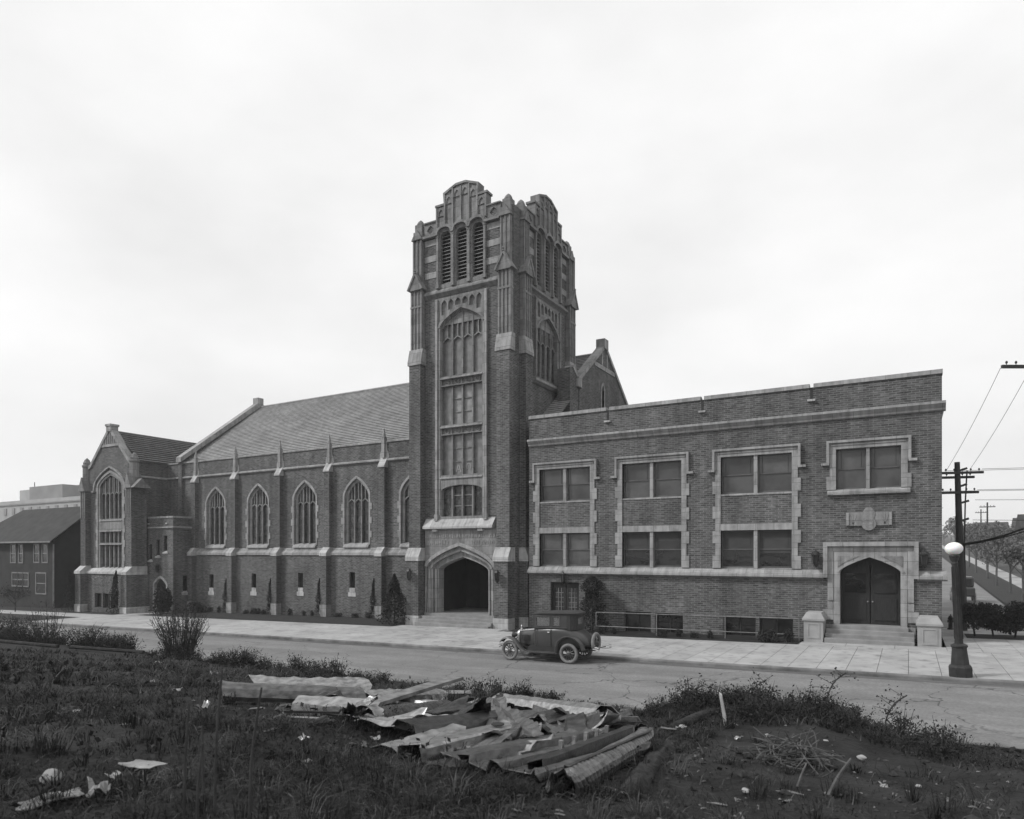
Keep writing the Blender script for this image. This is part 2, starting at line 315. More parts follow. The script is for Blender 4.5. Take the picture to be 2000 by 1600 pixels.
# ------------------------------------------------------------------ mesh helpers
def uvec(p): return Vector(p)
class MB:
    def __init__(self): self.v = []; self.f = []
    def add(self, vs_, fs):
        n = len(self.v); self.v.extend(tuple(p) for p in vs_)
        self.f.extend(tuple(i + n for i in f) for f in fs); return self
    def hexa(self, p):   # 8 points: bottom 0-3, top 4-7
        return self.add(p, [(0, 3, 2, 1), (4, 5, 6, 7), (0, 1, 5, 4), (1, 2, 6, 5), (2, 3, 7, 6), (3, 0, 4, 7)])
    def box(self, x0, x1, y0, y1, z0, z1):
        return self.hexa([(x0, y0, z0), (x1, y0, z0), (x1, y1, z0), (x0, y1, z0), (x0, y0, z1), (x1, y0, z1), (x1, y1, z1), (x0, y1, z1)])
    def fbox(self, fr, u0, u1, v0, v1, d0, d1):
        return self.hexa([fr(u0, v0, d0), fr(u1, v0, d0), fr(u1, v0, d1), fr(u0, v0, d1), fr(u0, v1, d0), fr(u1, v1, d0), fr(u1, v1, d1), fr(u0, v1, d1)])
    def prism(self, poly, a, b, fn):     # poly of (p,q); fn(p,q,t)
        n = len(poly)
        vs_ = [fn(p, q, a) for p, q in poly] + [fn(p, q, b) for p, q in poly]
        fs = [tuple(range(n - 1, -1, -1)), tuple(range(n, 2 * n))] + [(i, (i + 1) % n, n + (i + 1) % n, n + i) for i in range(n)]
        return self.add(vs_, fs)
    def profile(self, fr, prof, u0, u1):  # prof of (d,v) swept along u
        return self.prism(prof, u0, u1, lambda d, v, u: fr(u, v, d))
    def plate(self, fr, outer, holes, d0, d1, back=True):
        loops = [outer] + list(holes)
        pts = []; edges = []
        for lp in loops:
            s = len(pts); n = len(lp)
            pts.extend(Vector(p) for p in lp)
            edges.extend((s + i, s + (i + 1) % n) for i in range(n))
        ov, oe, of, _, _, _ = delaunay_2d_cdt(pts, edges, [], 0, 1e-6)
        tris = []
        for t in of:
            c = sum((ov[i] for i in t), Vector((0, 0))) / len(t)
            if inside(c, outer) and not any(inside(c, h) for h in holes): tris.append(tuple(t))
        self.add([fr(p[0], p[1], d0) for p in ov], tris)
        if back: self.add([fr(p[0], p[1], d1) for p in ov], [t[::-1] for t in tris])
        for lp in loops:
            n = len(lp)
            self.add([fr(p[0], p[1], d0) for p in lp] + [fr(p[0], p[1], d1) for p in lp], [(i, (i + 1) % n, n + (i + 1) % n, n + i) for i in range(n)])
        return self
    def sweep(self, fr, pts, w, d0, d1, closed=False):
        n = len(pts); L_, R_ = [], []
        P = [Vector(p) for p in pts]
        for i in range(n):
            a, b = (P[i - 1], P[(i + 1) % n]) if closed else (P[max(i - 1, 0)], P[min(i + 1, n - 1)])
            e1 = (P[i] - a); e2 = (b - P[i])
            if e1.length < 1e-9: e1 = e2
            if e2.length < 1e-9: e2 = e1
            e1 = e1.normalized(); t = (e1 + e2.normalized()).normalized(); nn = Vector((-t.y, t.x))
            k = 1 / max(0.45, nn.dot(Vector((-e1.y, e1.x))))
            L_.append(P[i] + nn * w / 2 * k); R_.append(P[i] - nn * w / 2 * k)
        vs_ = []
        for i in range(n):
            vs_ += [fr(L_[i].x, L_[i].y, d0), fr(R_[i].x, R_[i].y, d0), fr(R_[i].x, R_[i].y, d1), fr(L_[i].x, L_[i].y, d1)]
        fs = []
        m_ = n if closed else n - 1
        for i in range(m_):
            j = (i + 1) % n
            for k in range(4): fs.append((4 * i + k, 4 * i + (k + 1) % 4, 4 * j + (k + 1) % 4, 4 * j + k))
        if not closed: fs += [(0, 1, 2, 3), (4 * n - 1, 4 * n - 2, 4 * n - 3, 4 * n - 4)]
        return self.add(vs_, fs)
    def tube(self, pts, r, n=8, cap=True):
        P = [Vector(p) for p in pts]; m_ = len(P)
        rs = r if isinstance(r, (list, tuple)) else [r] * m_
        up = Vector((0, 0, 1)); vs_ = []; prev = None
        for i in range(m_):
            t = (P[min(i + 1, m_ - 1)] - P[max(i - 1, 0)]).normalized()
            if prev is None:
                a = t.cross(up)
                if a.length < 0.05: a = t.cross(Vector((1, 0, 0)))
                a.normalize()
            else:
                a = prev - t * prev.dot(t)
                if a.length < 1e-4: a = t.cross(up)
                a.normalize()
            prev = a; b_ = t.cross(a)
            for k in range(n):
                q = 2 * pi * k / n
                vs_.append(P[i] + (a * cos(q) + b_ * sin(q)) * rs[i])
        fs = [(i * n + k, i * n + (k + 1) % n, (i + 1) * n + (k + 1) % n, (i + 1) * n + k) for i in range(m_ - 1) for k in range(n)]
        if cap: fs += [tuple(range(n - 1, -1, -1)), tuple(range((m_ - 1) * n, m_ * n))]
        return self.add(vs_, fs)
    def lathe(self, prof, n=16, org=(0, 0, 0), ax=None):
        M = ax if ax is not None else Matrix.Identity(3); o = Vector(org)
        vs_ = []
        for r, z in prof:
            for k in range(n):
                q = 2 * pi * k / n
                vs_.append(o + M @ Vector((r * cos(q), r * sin(q), z)))
        m_ = len(prof)
        fs = [(i * n + k, i * n + (k + 1) % n, (i + 1) * n + (k + 1) % n, (i + 1) * n + k) for i in range(m_ - 1) for k in range(n)]
        if prof[0][0] > 1e-5: fs.append(tuple(range(n - 1, -1, -1)))
        if prof[-1][0] > 1e-5: fs.append(tuple(range((m_ - 1) * n, m_ * n)))
        return self.add(vs_, fs)
    def mesh(self, name, recalc=True, smooth=False, weld=False):
        me = bpy.data.meshes.new(name); me.from_pydata(self.v, [], self.f)
        if recalc or weld:
            bm = bmesh.new(); bm.from_mesh(me)
            if weld: bmesh.ops.remove_doubles(bm, verts=bm.verts, dist=1e-4)
            bmesh.ops.recalc_face_normals(bm, faces=bm.faces)
            bm.to_mesh(me); bm.free()
        if smooth:
            for p in me.polygons: p.use_smooth = True
        return me
    def build(self, name, mat, parent=None, smooth=False, weld=False, recalc=True, bevel=0.0):
        o = place(self.mesh(name, recalc, smooth, weld), name, mat, parent)
        if bevel:
            bv = o.modifiers.new('bevel', 'BEVEL'); bv.width = bevel; bv.segments = 2; bv.limit_method = 'ANGLE'
        return o
def inside(p, poly):
    x, y = p[0], p[1]; r = False; n = len(poly); j = n - 1
    for i in range(n):
        xi, yi = poly[i][0], poly[i][1]; xj, yj = poly[j][0], poly[j][1]
        if (yi > y) != (yj > y) and x < (xj - xi) * (y - yi) / (yj - yi) + xi: r = not r
        j = i
    return r
def root_offset(o):
    v = Vector((0, 0, 0))
    return v
def place(me, name, mat, parent=None, loc=None, rot=None, scale=None):
    o = bpy.data.objects.new(name, me); C.objects.link(o)
    if mat and not me.materials: me.materials.append(MATS[mat])
    if parent is not None:
        o.parent = parent
        if parent.get('_wb') is not None:       # parts of a fixed structure are modelled in world coordinates
            o.matrix_parent_inverse = Matrix.Translation(-Vector(parent['_wb']))
    if loc is not None: o.location = loc
    if rot is not None: o.rotation_euler = rot
    if scale is not None: o.scale = scale
    return o
def thing(name, label, cat, loc=(0, 0, 0), rot=None, group=None, world=False):
    o = bpy.data.objects.new(name, None); C.objects.link(o); o.empty_display_size = 0.3
    o.location = loc
    if rot is not None: o.rotation_euler = rot
    o['label'] = label; o['category'] = cat
    if group: o['group'] = group
    if world: o['_wb'] = tuple(loc)
    return o
def tag(o, label, cat, group=None):
    o['label'] = label; o['category'] = cat
    if group: o['group'] = group
    return o
def kind(o, k): o['kind'] = k; return o
def copy_tree(o, parent=None):
    c = o.copy(); C.objects.link(c); c.parent = parent
    for ch in o.children: copy_tree(ch, c)
    return c
def rect(u0, u1, v0, v1): return [(u0, v0), (u1, v0), (u1, v1), (u0, v1)]
def archpts(uc, half, spring, rise, a=0.45, n=8):
    """left spring -> apex -> right spring"""
    out = []
    for i in range(-n, n + 1):
        t = sin(abs(i) / n * pi / 2)
        out.append((uc + math.copysign(t * half, i) if i else uc, spring + rise * (a * (1 - t) + (1 - a) * sqrt(max(0, 1 - t * t)))))
    return out
def archhole(uc, half, base, spring, rise, a=0.45, n=8):
    return [(uc - half, base)] + archpts(uc, half, spring, rise, a, n) + [(uc + half, base)]
def archz(t, half, spring, rise, a=0.45):
    t = min(1, abs(t) / half); return spring + rise * (a * (1 - t) + (1 - a) * sqrt(max(0, 1 - t * t)))
def FY(Y): return lambda u, v, d: (u, Y + d, v)           # wall facing the street, d into the building
def FX(X): return lambda u, v, d: (X - d, u, v)           # wall facing +X, u is the depth Y
S = 0.02
def gz(X, Y=30.0):
    z = S * max(-110.0, min(14.0, X))
    if Y > 50: z += 0.028 * (min(Y, 900) - 50)
    return z
# ------------------------------------------------------------------ setting: ground, street, pavements
def strip(name, x0, x1, y0, y1, z0, mat, nx=40, ny=1, th=None, kindname='structure', zf=gz, parent=None):
    mb = MB()
    for i in range(nx):
        xa = x0 + (x1 - x0) * i / nx; xb = x0 + (x1 - x0) * (i + 1) / nx
        for j in range(ny):
            ya = y0 + (y1 - y0) * j / ny; yb = y0 + (y1 - y0) * (j + 1) / ny
            mb.add([(xa, ya, zf(xa, ya) + z0), (xb, ya, zf(xb, ya) + z0), (xb, yb, zf(xb, yb) + z0), (xa, yb, zf(xa, yb) + z0)], [(0, 1, 2, 3)])
    if th:
        top = len(mb.v)
        mb.prism([(x0 + (x1 - x0) * i / nx, 0) for i in (0, nx)] + [(x1, 1), (x0, 1)], y0, y1,
                 lambda p, q, t: (p, t, zf(p, 30) + z0 - 0.004 - (th if q == 0 else 0)))
    o = mb.build(name, mat, parent, weld=True)
    if kindname and parent is None: o['kind'] = kindname
    return o

def ground_z(X, Y): return gz(X, Y) - 0.12 - (0.5 if Y < 19 else 0)
mb = MB()
gx = [-1500, -800, -400, -250, -160, -110, -90, -75, -60, -45, -30, -15, 0, 7, 14, 30, 60, 120, 250, 500, 1000]
gy = [-300, -100, -30, 0, 12, 18, 19, 26, 35, 50, 60, 80, 120, 200, 350, 600, 900, 1600]
for i in range(len(gx)):
    for j in range(len(gy)):
        mb.v.append((gx[i], gy[j], ground_z(gx[i], gy[j])))
nj = len(gy)
for i in range(len(gx) - 1):
    for j in range(nj - 1):
        mb.f.append((i * nj + j, (i + 1) * nj + j, (i + 1) * nj + j + 1, i * nj + j + 1))
kind(mb.build('ground', 'ground_far'), 'structure')

strip('street', -110, 14, 17.3, 25.62, 0.0, 'street_paving', 62, 8)
# kerb stones along the church side
kerb = strip('kerb_base', -110, 14, 25.58, 25.8, -0.02, 'kerb_stone', 62, 1)
kerb.name = 'kerb'
kl = 2.46
mbk = MB()
prof = [(0, -0.1), (0.19, -0.1), (0.19, 0.135), (0.05, 0.135), (0.015, 0.12), (0, 0.085)]
mbk.prism(prof, 0.004, kl - 0.004, lambda p, q, t: (t, p, q + S * t))
kmesh = mbk.mesh('kerb_stone')
x = -110.0
while x < 12:
    place(kmesh, 'kerb_stone', 'kerb_stone', kerb, (x, 25.6, S * x)); x += kl
strip('gutter', -110, 14, 25.2, 25.61, 0.004, 'gutter_dirt', 62, 1)
# near kerb by the vacant lot
strip('near_kerb', -110, 14, 17.2, 17.5, 0.07, 'kerb_stone', 62, 1)

# sidewalk: a dark bed, slabs laid on it
bed = strip('sidewalk', -110, 14, 25.8, 33.6, 0.09, 'joint_dark', 62, 1)
rows = [(25.8, 28.55), (28.56, 31.1), (31.11, 32.45)]
slabs = {}
def slab(x0, w, y0, y1):
    key = (round(w, 3), y0, y1)
    if key not in slabs:
        e = 0.008
        m_ = MB(); m_.hexa([(e, y0 + e, -0.04 + S * e), (w - e, y0 + e, -0.04 + S * w), (w - e, y1 - e, -0.04 + S * w), (e, y1 - e, -0.04 + S * e),
                            (e, y0 + e, 0.04 + S * e), (w - e, y0 + e, 0.04 + S * w), (w - e, y1 - e, 0.04 + S * w), (e, y1 - e, 0.04 + S * e)])
        slabs[key] = m_.mesh('slab')
    place(slabs[key], 'slab', 'sidewalk_concrete', bed, (x0, 0, S * x0 + 0.09))
random.seed(3)
x = 5.6
while x > -22.5:
    x -= 0.93
    slab(x, 0.93, *rows[0]); slab(x, 0.93, *rows[1])
    slab(x, 0.93, *rows[2])
while x > -56:
    x -= 1.86
    slab(x, 1.86, 25.8, 28.55); slab(x, 1.86, 28.56, 32.45)
xl = x
# paved apron in front of the tower steps and of the hall entrance
for i in range(4): slab(-27.4 + 1.9 * i, 1.9, 32.46, 33.5)
for i in range(3): slab(-4.2 + 1.86 * i, 1.86, 32.46, 33.62)
# corner pavement to the right, beside the hall
for i in range(4):
    for j in range(7):
        slab(1.38 + 1.2 * i if j else 1.38 + 1.2 * i, 1.2, round(32.46 + 1.4 * j, 3), round(33.85 + 1.4 * j, 3))
for i in range(5):
    slab(5.6 + 1.6 * i, 1.6, 25.8, 29.1); slab(5.6 + 1.6 * i, 1.6, 29.11, 32.45)
# left: pavement narrows, grass verge by the kerb and a path to the stair porch
x = xl
while x > -108:
    x -= 2.4
    slab(x, 2.4, 29.6, 32.0)
strip('verge_lawn', -110, xl - 0.02, 25.8, 29.58, 0.14, 'lawn', 30, 1)
strip('path', -56.6, -53.9, 32.46, 34.9, 0.135, 'sidewalk_concrete', 4, 1)
strip('church_lawn', -53.9, -27.5, 32.47, 37.3, 0.15, 'lawn', 14, 2)
strip('church_bed', -110, -56.6, 32.02, 37.3, 0.14, 'lawn', 24, 2)
strip('planting_bed', -19.4, -4.25, 32.47, 35.2, 0.13, 'soil', 8, 1)

# side street that climbs away to the right
strip('side_street', 1.4, 6.0, 42.4, 420, -0.06, 'street_paving', 2, 60)
strip('side_verge', 6.06, 8.8, 42.4, 420, 0.03, 'lawn', 2, 60)
strip('side_walk', 8.84, 10.6, 42.4, 420, 0.0, 'sidewalk_concrete', 2, 60)

# ------------------------------------------------------------------ the church
church = thing('church', 'dark brick church with pale stone trim, square belfry tower, nave and hall wing', 'church', (-23.7, 38, -0.4), world=True)
def P(mb, name, mat, parent=church, **k): return mb.build(name, mat, parent, **k)

# ---- quoin stones, shared meshes
_q = {}
def quoin(fr, key, u0, u1, v0, v1, d0, d1, parent, mat='stone', name='quoin'):
    P(MB().fbox(fr, u0, u1, v0, v1, d0, d1), name, mat, parent)

# ================= tower
TX, TY0, TH, TYB = -23.7, 34.65, 3.7, 43.15
TC = 38.9
XR = TX + TH          # -20.0
fF = lambda u, v, d: (TX + u, TY0 + d, v)
fR = lambda u, v, d: (XR - d, TC + u, v)
HF, HR = 3.7, 4.25
tw = MB()
tw.plate(fF, [(-HF + 0.004, -0.8), (-2.72, -0.8), (-2.72, 5.62), (2.72, 5.62), (2.72, -0.8), (HF - 0.004, -0.8), (HF - 0.004, 24.6), (-HF + 0.004, 24.6)],
         [rect(-1.9, 1.9, 6.1, 20.02), rect(-1.78, 1.78, 20.6, 24.45)], 0, 0.55)
tw.plate(fR, rect(-HR + 0.004, HR - 0.004, -0.8, 24.6), [rect(-1.75, 1.75, 14.6, 20.02), rect(-1.78, 1.78, 20.6, 24.45)], 0, 0.55)
fL = lambda u, v, d: (TX - TH + d, TC + u, v)
fB = lambda u, v, d: (TX + u, TYB - d, v)
tw.plate(fL, rect(-HR + 0.004, HR - 0.004, -0.8, 24.6), [rect(-1.78, 1.78, 20.6, 24.45)], 0, 0.55)
tw.plate(fB, rect(-HF + 0.004, HF - 0.004, -0.8, 24.6), [rect(-1.78, 1.78, 20.6, 24.45)], 0, 0.55)
tw.box(TX - 3.1, TX + 3.1, 35.2, 42.6, 20.2, 20.4)
tower = P(tw, 'tower', 'brick')
P(MB().box(TX - 3.2, TX + 3.2, 35.15, 42.65, 24.0, 24.25), 'tower_roof', 'roof_dark', tower)
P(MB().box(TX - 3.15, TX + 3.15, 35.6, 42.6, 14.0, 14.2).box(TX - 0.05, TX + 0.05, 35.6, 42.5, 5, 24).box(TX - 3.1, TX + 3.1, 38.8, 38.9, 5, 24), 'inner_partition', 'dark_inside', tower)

def belfry_face(fr, hw):
    # stone screen with three tall arched openings, shafts between them, louvers inside
    cs = (-1.2, 0.0, 1.2)
    holes = [archhole(c, 0.39, 20.85, 23.75, 0.42, 0.15, 6) for c in cs]
    sc_ = P(MB().plate(fr, rect(-1.775, 1.775, 20.6, 24.45), holes, -0.04, 0.25), 'belfry_screen', 'stone_tower', tower)
    for u in (-1.74, -0.6, 0.6, 1.74):
        P(MB().fbox(fr, u - 0.075, u + 0.075, 20.7, 23.9, -0.17, -0.03).fbox(fr, u - 0.11, u + 0.11, 20.62, 20.85, -0.2, -0.03).fbox(fr, u - 0.10, u + 0.10, 23.78, 23.95, -0.19, -0.03), 'shaft', 'stone_tower', tower)
    me = MB().hexa([(-0.39, 0.10, 0.0), (0.39, 0.10, 0.0), (0.39, 0.30, 0.12), (-0.39, 0.30, 0.12), (-0.39, 0.10, 0.035), (0.39, 0.10, 0.035), (0.39, 0.30, 0.155), (-0.39, 0.30, 0.155)])
    mb_ = MB(); mb_.v = [fr(*(p[0], p[2], p[1])) for p in me.v]; mb_.f = me.f
    o0 = fr(0, 0, 0); mb_.v = [tuple(a - b for a, b in zip(p, o0)) for p in mb_.v]
    smesh = mb_.mesh('louver_slat')
    for c in cs:
        for k in range(14):
            z = 20.92 + 0.225 * k
            if z > 23.95: break
            place(smesh, 'louver_slat', 'louver_paint', tower, fr(c, z, 0))
        P(MB().fbox(fr, c - 0.57, c + 0.57, 20.7, 24.4, 0.34, 0.40), 'louver_back', 'louver_dark', tower)  # dark sheet stands in for the shade behind the slats
    # cornice that rises over each opening
    pts = [(-hw, 23.98), (-1.85, 23.98)]
    for c in cs:
        for k in range(9):
            q = pi - pi * k / 8
            pts.append((c + 0.56 * cos(q), 24.0 + 0.40 * sin(q)))
    pts += [(1.85, 23.98), (hw, 23.98)]
    P(MB().sweep(fr, pts, 0.15, -0.26, -0.02), 'cornice', 'stone_tower', tower)
    # string course with weathered top under the louvers
    P(MB().profile(fr, [(0.0, 20.62), (-0.20, 20.40), (-0.20, 20.30), (-0.08, 20.2), (0.0, 20.12)], -hw, hw), 'string_course', 'stone_tower', tower)
    # stone bands in the brick beside the openings
    for v0 in (23.46, 22.45, 21.40):
        for s in (-1, 1):
            a, b_ = sorted((s * 1.82, s * (hw - 0.02)))
            P(MB().fbox(fr, a, b_, v0, v0 + 0.38, -0.03, 0.05), 'stone_band', 'stone', tower)
    # parapet with carved quatrefoils, stepped gable in the middle
    for s in (-1, 1):
        a, b_ = sorted((s * 1.86, s * hw))
        c = (a + b_) / 2
        p = P(MB().plate(fr, rect(a, b_, 24.06, 24.88), [[(c + 0.24 * cos(k * pi / 6) * (1 + 0.15 * cos(4 * k * pi / 6)), 24.46 + 0.24 * sin(k * pi / 6) * (1 + 0.15 * cos(4 * k * pi / 6))) for k in range(12)]], -0.06, 0.03), 'parapet', 'stone_tower', tower)
        P(MB().fbox(fr, a, b_, 24.0, 24.87, 0.04, 0.42), 'parapet_back', 'stone_tower', tower)
        P(MB().profile(fr, [(-0.14, 24.88), (0.5, 24.88), (0.5, 24.96), (0.2, 25.02), (-0.14, 24.96)], a, b_), 'parapet_coping', 'stone_tower', tower)
    gab = [(-1.85, 24.1), (1.85, 24.1), (1.85, 25.72), (1.25, 25.72), (1.22, 26.38), (0.35, 26.72), (-0.35, 26.72), (-1.22, 26.38), (-1.25, 25.72), (-1.85, 25.72)]
    P(MB().plate(fr, gab, [], -0.05, 0.45), 'stepped_gable', 'stone_tower', tower)
    top = [(-1.93, 25.78), (-1.19, 25.78), (-1.25, 26.44), (-0.35, 26.79), (0.35, 26.79), (1.25, 26.44), (1.19, 25.78), (1.93, 25.78)]
    P(MB().sweep(fr, top, 0.13, -0.14, 0.5), 'gable_coping', 'stone_tower', tower)
    for u in (-1.8, -1.2, -0.6, 0.0, 0.6, 1.2, 1.8):
        t = 25.66 if abs(u) > 1.5 else (26.3 if abs(u) > 1 else 26.6)
        P(MB().fbox(fr, u - 0.055, u + 0.055, 24.3, t, -0.15, -0.04), 'gable_rib', 'stone_tower', tower)
    for u in (-1.5, -0.9, -0.3, 0.3, 0.9, 1.5):
        t = 25.35 if abs(u) > 1.3 else (26.0 if abs(u) > 0.6 else 26.28)
        P(MB().plate(fr, rect(u - 0.25, u + 0.25, t - 0.25, t + 0.28), [archhole(u, 0.17, t - 0.24, t - 0.05, 0.22, 0.6, 4)], -0.11, -0.045), 'gable_panel', 'stone_tower', tower)
belfry_face(fF, 2.82)
belfry_face(fR, 3.0)
for fr_, hw_ in ((fL, 3.9), (fB, 3.4)):
    P(MB().plate(fr_, rect(-1.775, 1.775, 20.6, 24.45), [archhole(c, 0.39, 20.85, 23.75, 0.42, 0.15, 6) for c in (-1.2, 0, 1.2)], -0.04, 0.25), 'belfry_screen', 'stone_tower', tower)
    P(MB().fbox(fr_, -hw_, hw_, 24.0, 24.95, -0.06, 0.4), 'parapet', 'stone_tower', tower)
    P(MB().plate(fr_, [(-1.85, 24.96), (1.85, 24.96), (1.85, 25.72), (1.25, 25.72), (1.22, 26.38), (0, 26.75), (-1.22, 26.38), (-1.25, 25.72), (-1.85, 25.72)], [], -0.05, 0.45), 'stepped_gable', 'stone_tower', tower)

def tbuttress(fr, u0, u1, d1, d2, base):
    """angle buttress: d1 lower, d2 upper projection (outwards)"""
    b = MB()
    b.fbox(fr, u0, u1, base + 0.55, 3.62, -d1, 0.0)
    b.fbox(fr, u0 + 0.03, u1 - 0.03, 3.62, 16.0, -d2, 0.0)
    bt = P(b, 'buttress', 'brick')
    P(MB().fbox(fr, u0 - 0.05, u1 + 0.05, base - 0.3, base + 0.58, -d1 - 0.05, 0.0), 'plinth', 'plinth', bt)
    e = 0.06
    def cap(v0, v1, v2, da, db, mat):
        m_ = MB(); U0, U1 = u0 - e, u1 + e
        m_.prism([(-da - e, v0), (-da - e, v1), (-db, v2), (0.02, v2), (0.02, v0)], U0, U1, lambda d, v, u: fr(u, v, d))
        return P(m_, 'buttress_cap', mat, bt)
    cap(3.6, 3.86, 4.42, d1, d2, 'plinth')
    ds = min(d2, 0.36)
    cap(15.95, 16.15, 16.98, d2, ds, 'stone')
    # panelled stone shaft, gablet, upper shaft, gablet, pinnacle
    uc = (u0 + u1) / 2; hw = (u1 - u0) / 2 - 0.03
    P(MB().fbox(fr, u0 + 0.05, u1 - 0.05, 16.98, 21.1, -ds + 0.06, 0.05), 'shaft_core', 'stone_tower', bt)
    for k in (-1, -0.34, 0.34, 1):
        P(MB().fbox(fr, uc + k * (hw - 0.06) - 0.055, uc + k * (hw - 0.06) + 0.055, 16.98, 20.75, -ds, -ds + 0.1), 'shaft_rib', 'stone_tower', bt)
    P(MB().fbox(fr, u0 + 0.02, u1 - 0.02, 19.6, 19.72, -ds - 0.02, 0.0), 'shaft_band', 'stone_tower', bt)
    gd = ds + 0.12
    P(MB().plate(fr, [(uc - hw - 0.08, 20.7), (uc + hw + 0.08, 20.7), (uc, 21.7)], [], -gd, 0.1), 'gablet', 'stone_tower', bt)
    P(MB().sweep(fr, [(uc - hw - 0.12, 20.72), (uc, 21.75), (uc + hw + 0.12, 20.72)], 0.12, -gd - 0.06, 0.1), 'gablet_coping', 'stone_tower', bt)
    P(MB().lathe([(0.0, 0.0), (0.09, 0.05), (0.05, 0.14), (0.10, 0.2), (0.0, 0.34)], 8, fr(uc, 21.7, -gd - 0.02)), 'finial', 'stone_tower', bt)
    d4 = 0.2; h4 = hw - 0.1
    P(MB().fbox(fr, uc - h4, uc + h4, 20.9, 24.5, -d4, 0.15), 'upper_shaft', 'stone_tower', bt)
    for k in (-1, 0, 1):
        P(MB().fbox(fr, uc + k * (h4 - 0.045) - 0.045, uc + k * (h4 - 0.045) + 0.045, 21.0, 24.1, -d4 - 0.06, -d4 + 0.02), 'shaft_rib', 'stone_tower', bt)
    P(MB().plate(fr, [(uc - h4 - 0.08, 23.95), (uc + h4 + 0.08, 23.95), (uc, 24.6)], [], -d4 - 0.13, 0.1), 'gablet', 'stone_tower', bt)
    P(MB().fbox(fr, uc - 0.27, uc + 0.27, 24.45, 25.0, -0.12, 0.42), 'pinnacle_base', 'stone_tower', bt)
    P(MB().lathe([(0.24, 0.0), (0.27, 0.06), (0.24, 0.14), (0.17, 0.26), (0.06, 0.36), (0.0, 0.40)], 8, fr(uc, 24.98, 0.14)), 'pinnacle', 'stone_tower', bt)
tbuttress(fF, -3.72, -2.78, 0.74, 0.50, -0.42)
tbuttress(fF, 2.78, 3.72, 0.74, 0.50, -0.30)
tbuttress(fR, -3.6, -2.7, 0.58, 0.42, -0.30)
tbuttress(fR, 2.7, 3.6, 0.58, 0.42, -0.30)
tbuttress(fL, -3.6, -2.7, 0.58, 0.42, -0.42)
tbuttress(fL, 2.7, 3.6, 0.58, 0.42, -0.42)

def light_pane(fr, u0, u1, v0, v1, d, parent, mat, rise=0.0, name='pane'):
    if rise: poly = archhole((u0 + u1) / 2, (u1 - u0) / 2, v0, v1, rise, 0.5, 4)
    else: poly = rect(u0, u1, v0, v1)
    return P(MB().plate(fr, poly, [], d, d + 0.02), name, mat, parent)

def big_head(fr, win, half, spring, rise, head, base, nl, dg, a, mat, glass, sub=2, mw=0.10):
    """mullions, light heads and vertical tracery of a large pointed window"""
    w = 2 * half / nl
    for i in range(nl):
        ua = -half + i * w + mw / 2; ub = ua + w - mw; uc = (ua + ub) / 2
        light_pane(fr, ua - 0.05, ub + 0.05, base, head, dg, win, glass)
        hd = archpts(uc, (ub - ua) / 2 + 0.02, head - 0.16, 0.24, 0.75, 4)
        P(MB().sweep(fr, hd, 0.07, dg - 0.14, dg - 0.01), 'light_head', mat, win)
        for k in range(sub):
            ca = ua + (ub - ua) * k / sub; cb_ = ua + (ub - ua) * (k + 1) / sub; cc = (ca + cb_) / 2
            top = archz(cc, half, spring, rise, a)
            if top - head > 0.15:
                light_pane(fr, ca, cb_, head, top + 0.02, dg, win, glass, name='tracery_pane')
            for uu in ([cb_] if k < sub - 1 else []):
                top = archz(uu, half, spring, rise, a)
                if top - head > 0.1:
                    P(MB().fbox(fr, uu - 0.035, uu + 0.035, head + 0.06, top, dg - 0.12, dg - 0.012), 'tracery_bar', mat, win)
    for i in range(1, nl):
        u = -half + i * w
        P(MB().fbox(fr, u - mw / 2, u + mw / 2, base, archz(u, half, spring, rise, a) - 0.02, dg - 0.17, dg - 0.015), 'mullion', mat, win)

# ---- tall window bay on the street front of the tower
holes = [archhole(0, 1.52, 15.08, 18.12, 0.98), rect(-1.52, 1.52, 12.04, 14.46), rect(-1.52, 1.52, 8.92, 11.42), archhole(0, 1.52, 6.36, 7.95, 0.34, 0.0),
         rect(-1.5, 1.5, 14.52, 14.90), rect(-1.5, 1.5, 11.48, 11.86)]
for k in range(6):
    u = -1.30 + 0.52 * k
    lo = archz(u + (0.2 if u < 0 else -0.2), 1.66, 18.12, 1.12) + 0.17
    if lo < 19.6: holes.append(archhole(u, 0.2, lo, 19.62, 0.22, 0.6, 4))
tb = P(MB().plate(fF, rect(-1.895, 1.895, 6.1, 20.015), holes, -0.05, 0.32), 'tower_window', 'stone_tower')
P(MB().plate(fF, rect(-1.7, 1.7, 18.3, 19.98), [], 0.10, 0.12), 'panel_back', 'stone_tower', tb)
big_head(fF, tb, 1.52, 18.12, 0.98, 17.45, 15.08, 4, 0.24, 0.45, 'stone_tower', 'glass_tower')
P(MB().sweep(fF, archpts(0, 1.66, 18.12, 1.12), 0.16, -0.14, 0.0), 'arch_mould', 'stone_tower', tb)
P(MB().sweep(fF, archpts(0, 1.47, 18.12, 0.94), 0.08, 0.04, 0.2), 'arch_mould', 'stone_tower', tb)
w4 = 3.04 / 4
for (v0, v1, arch) in ((12.04, 14.46, 0), (8.92, 11.42, 0), (6.36, 8.32, 1)):
    for i in range(4):
        ua = -1.52 + i * w4
        light_pane(fF, ua + 0.03, ua + w4 - 0.03, v0, v1, 0.24, tb, 'glass_tower' if not arch else 'glass_nave')
        if i: P(MB().fbox(fF, ua - 0.05, ua + 0.05, v0, v1, 0.06, 0.225), 'mullion', 'stone_tower', tb)
        if i in (1, 2):
            for q in (1, 2):
                z = v0 + (v1 - v0) * q / 3
                P(MB().fbox(fF, ua + 0.05, ua + w4 - 0.05, z - 0.03, z + 0.03, 0.18, 0.235), 'glazing_bar', 'stone_tower', tb)
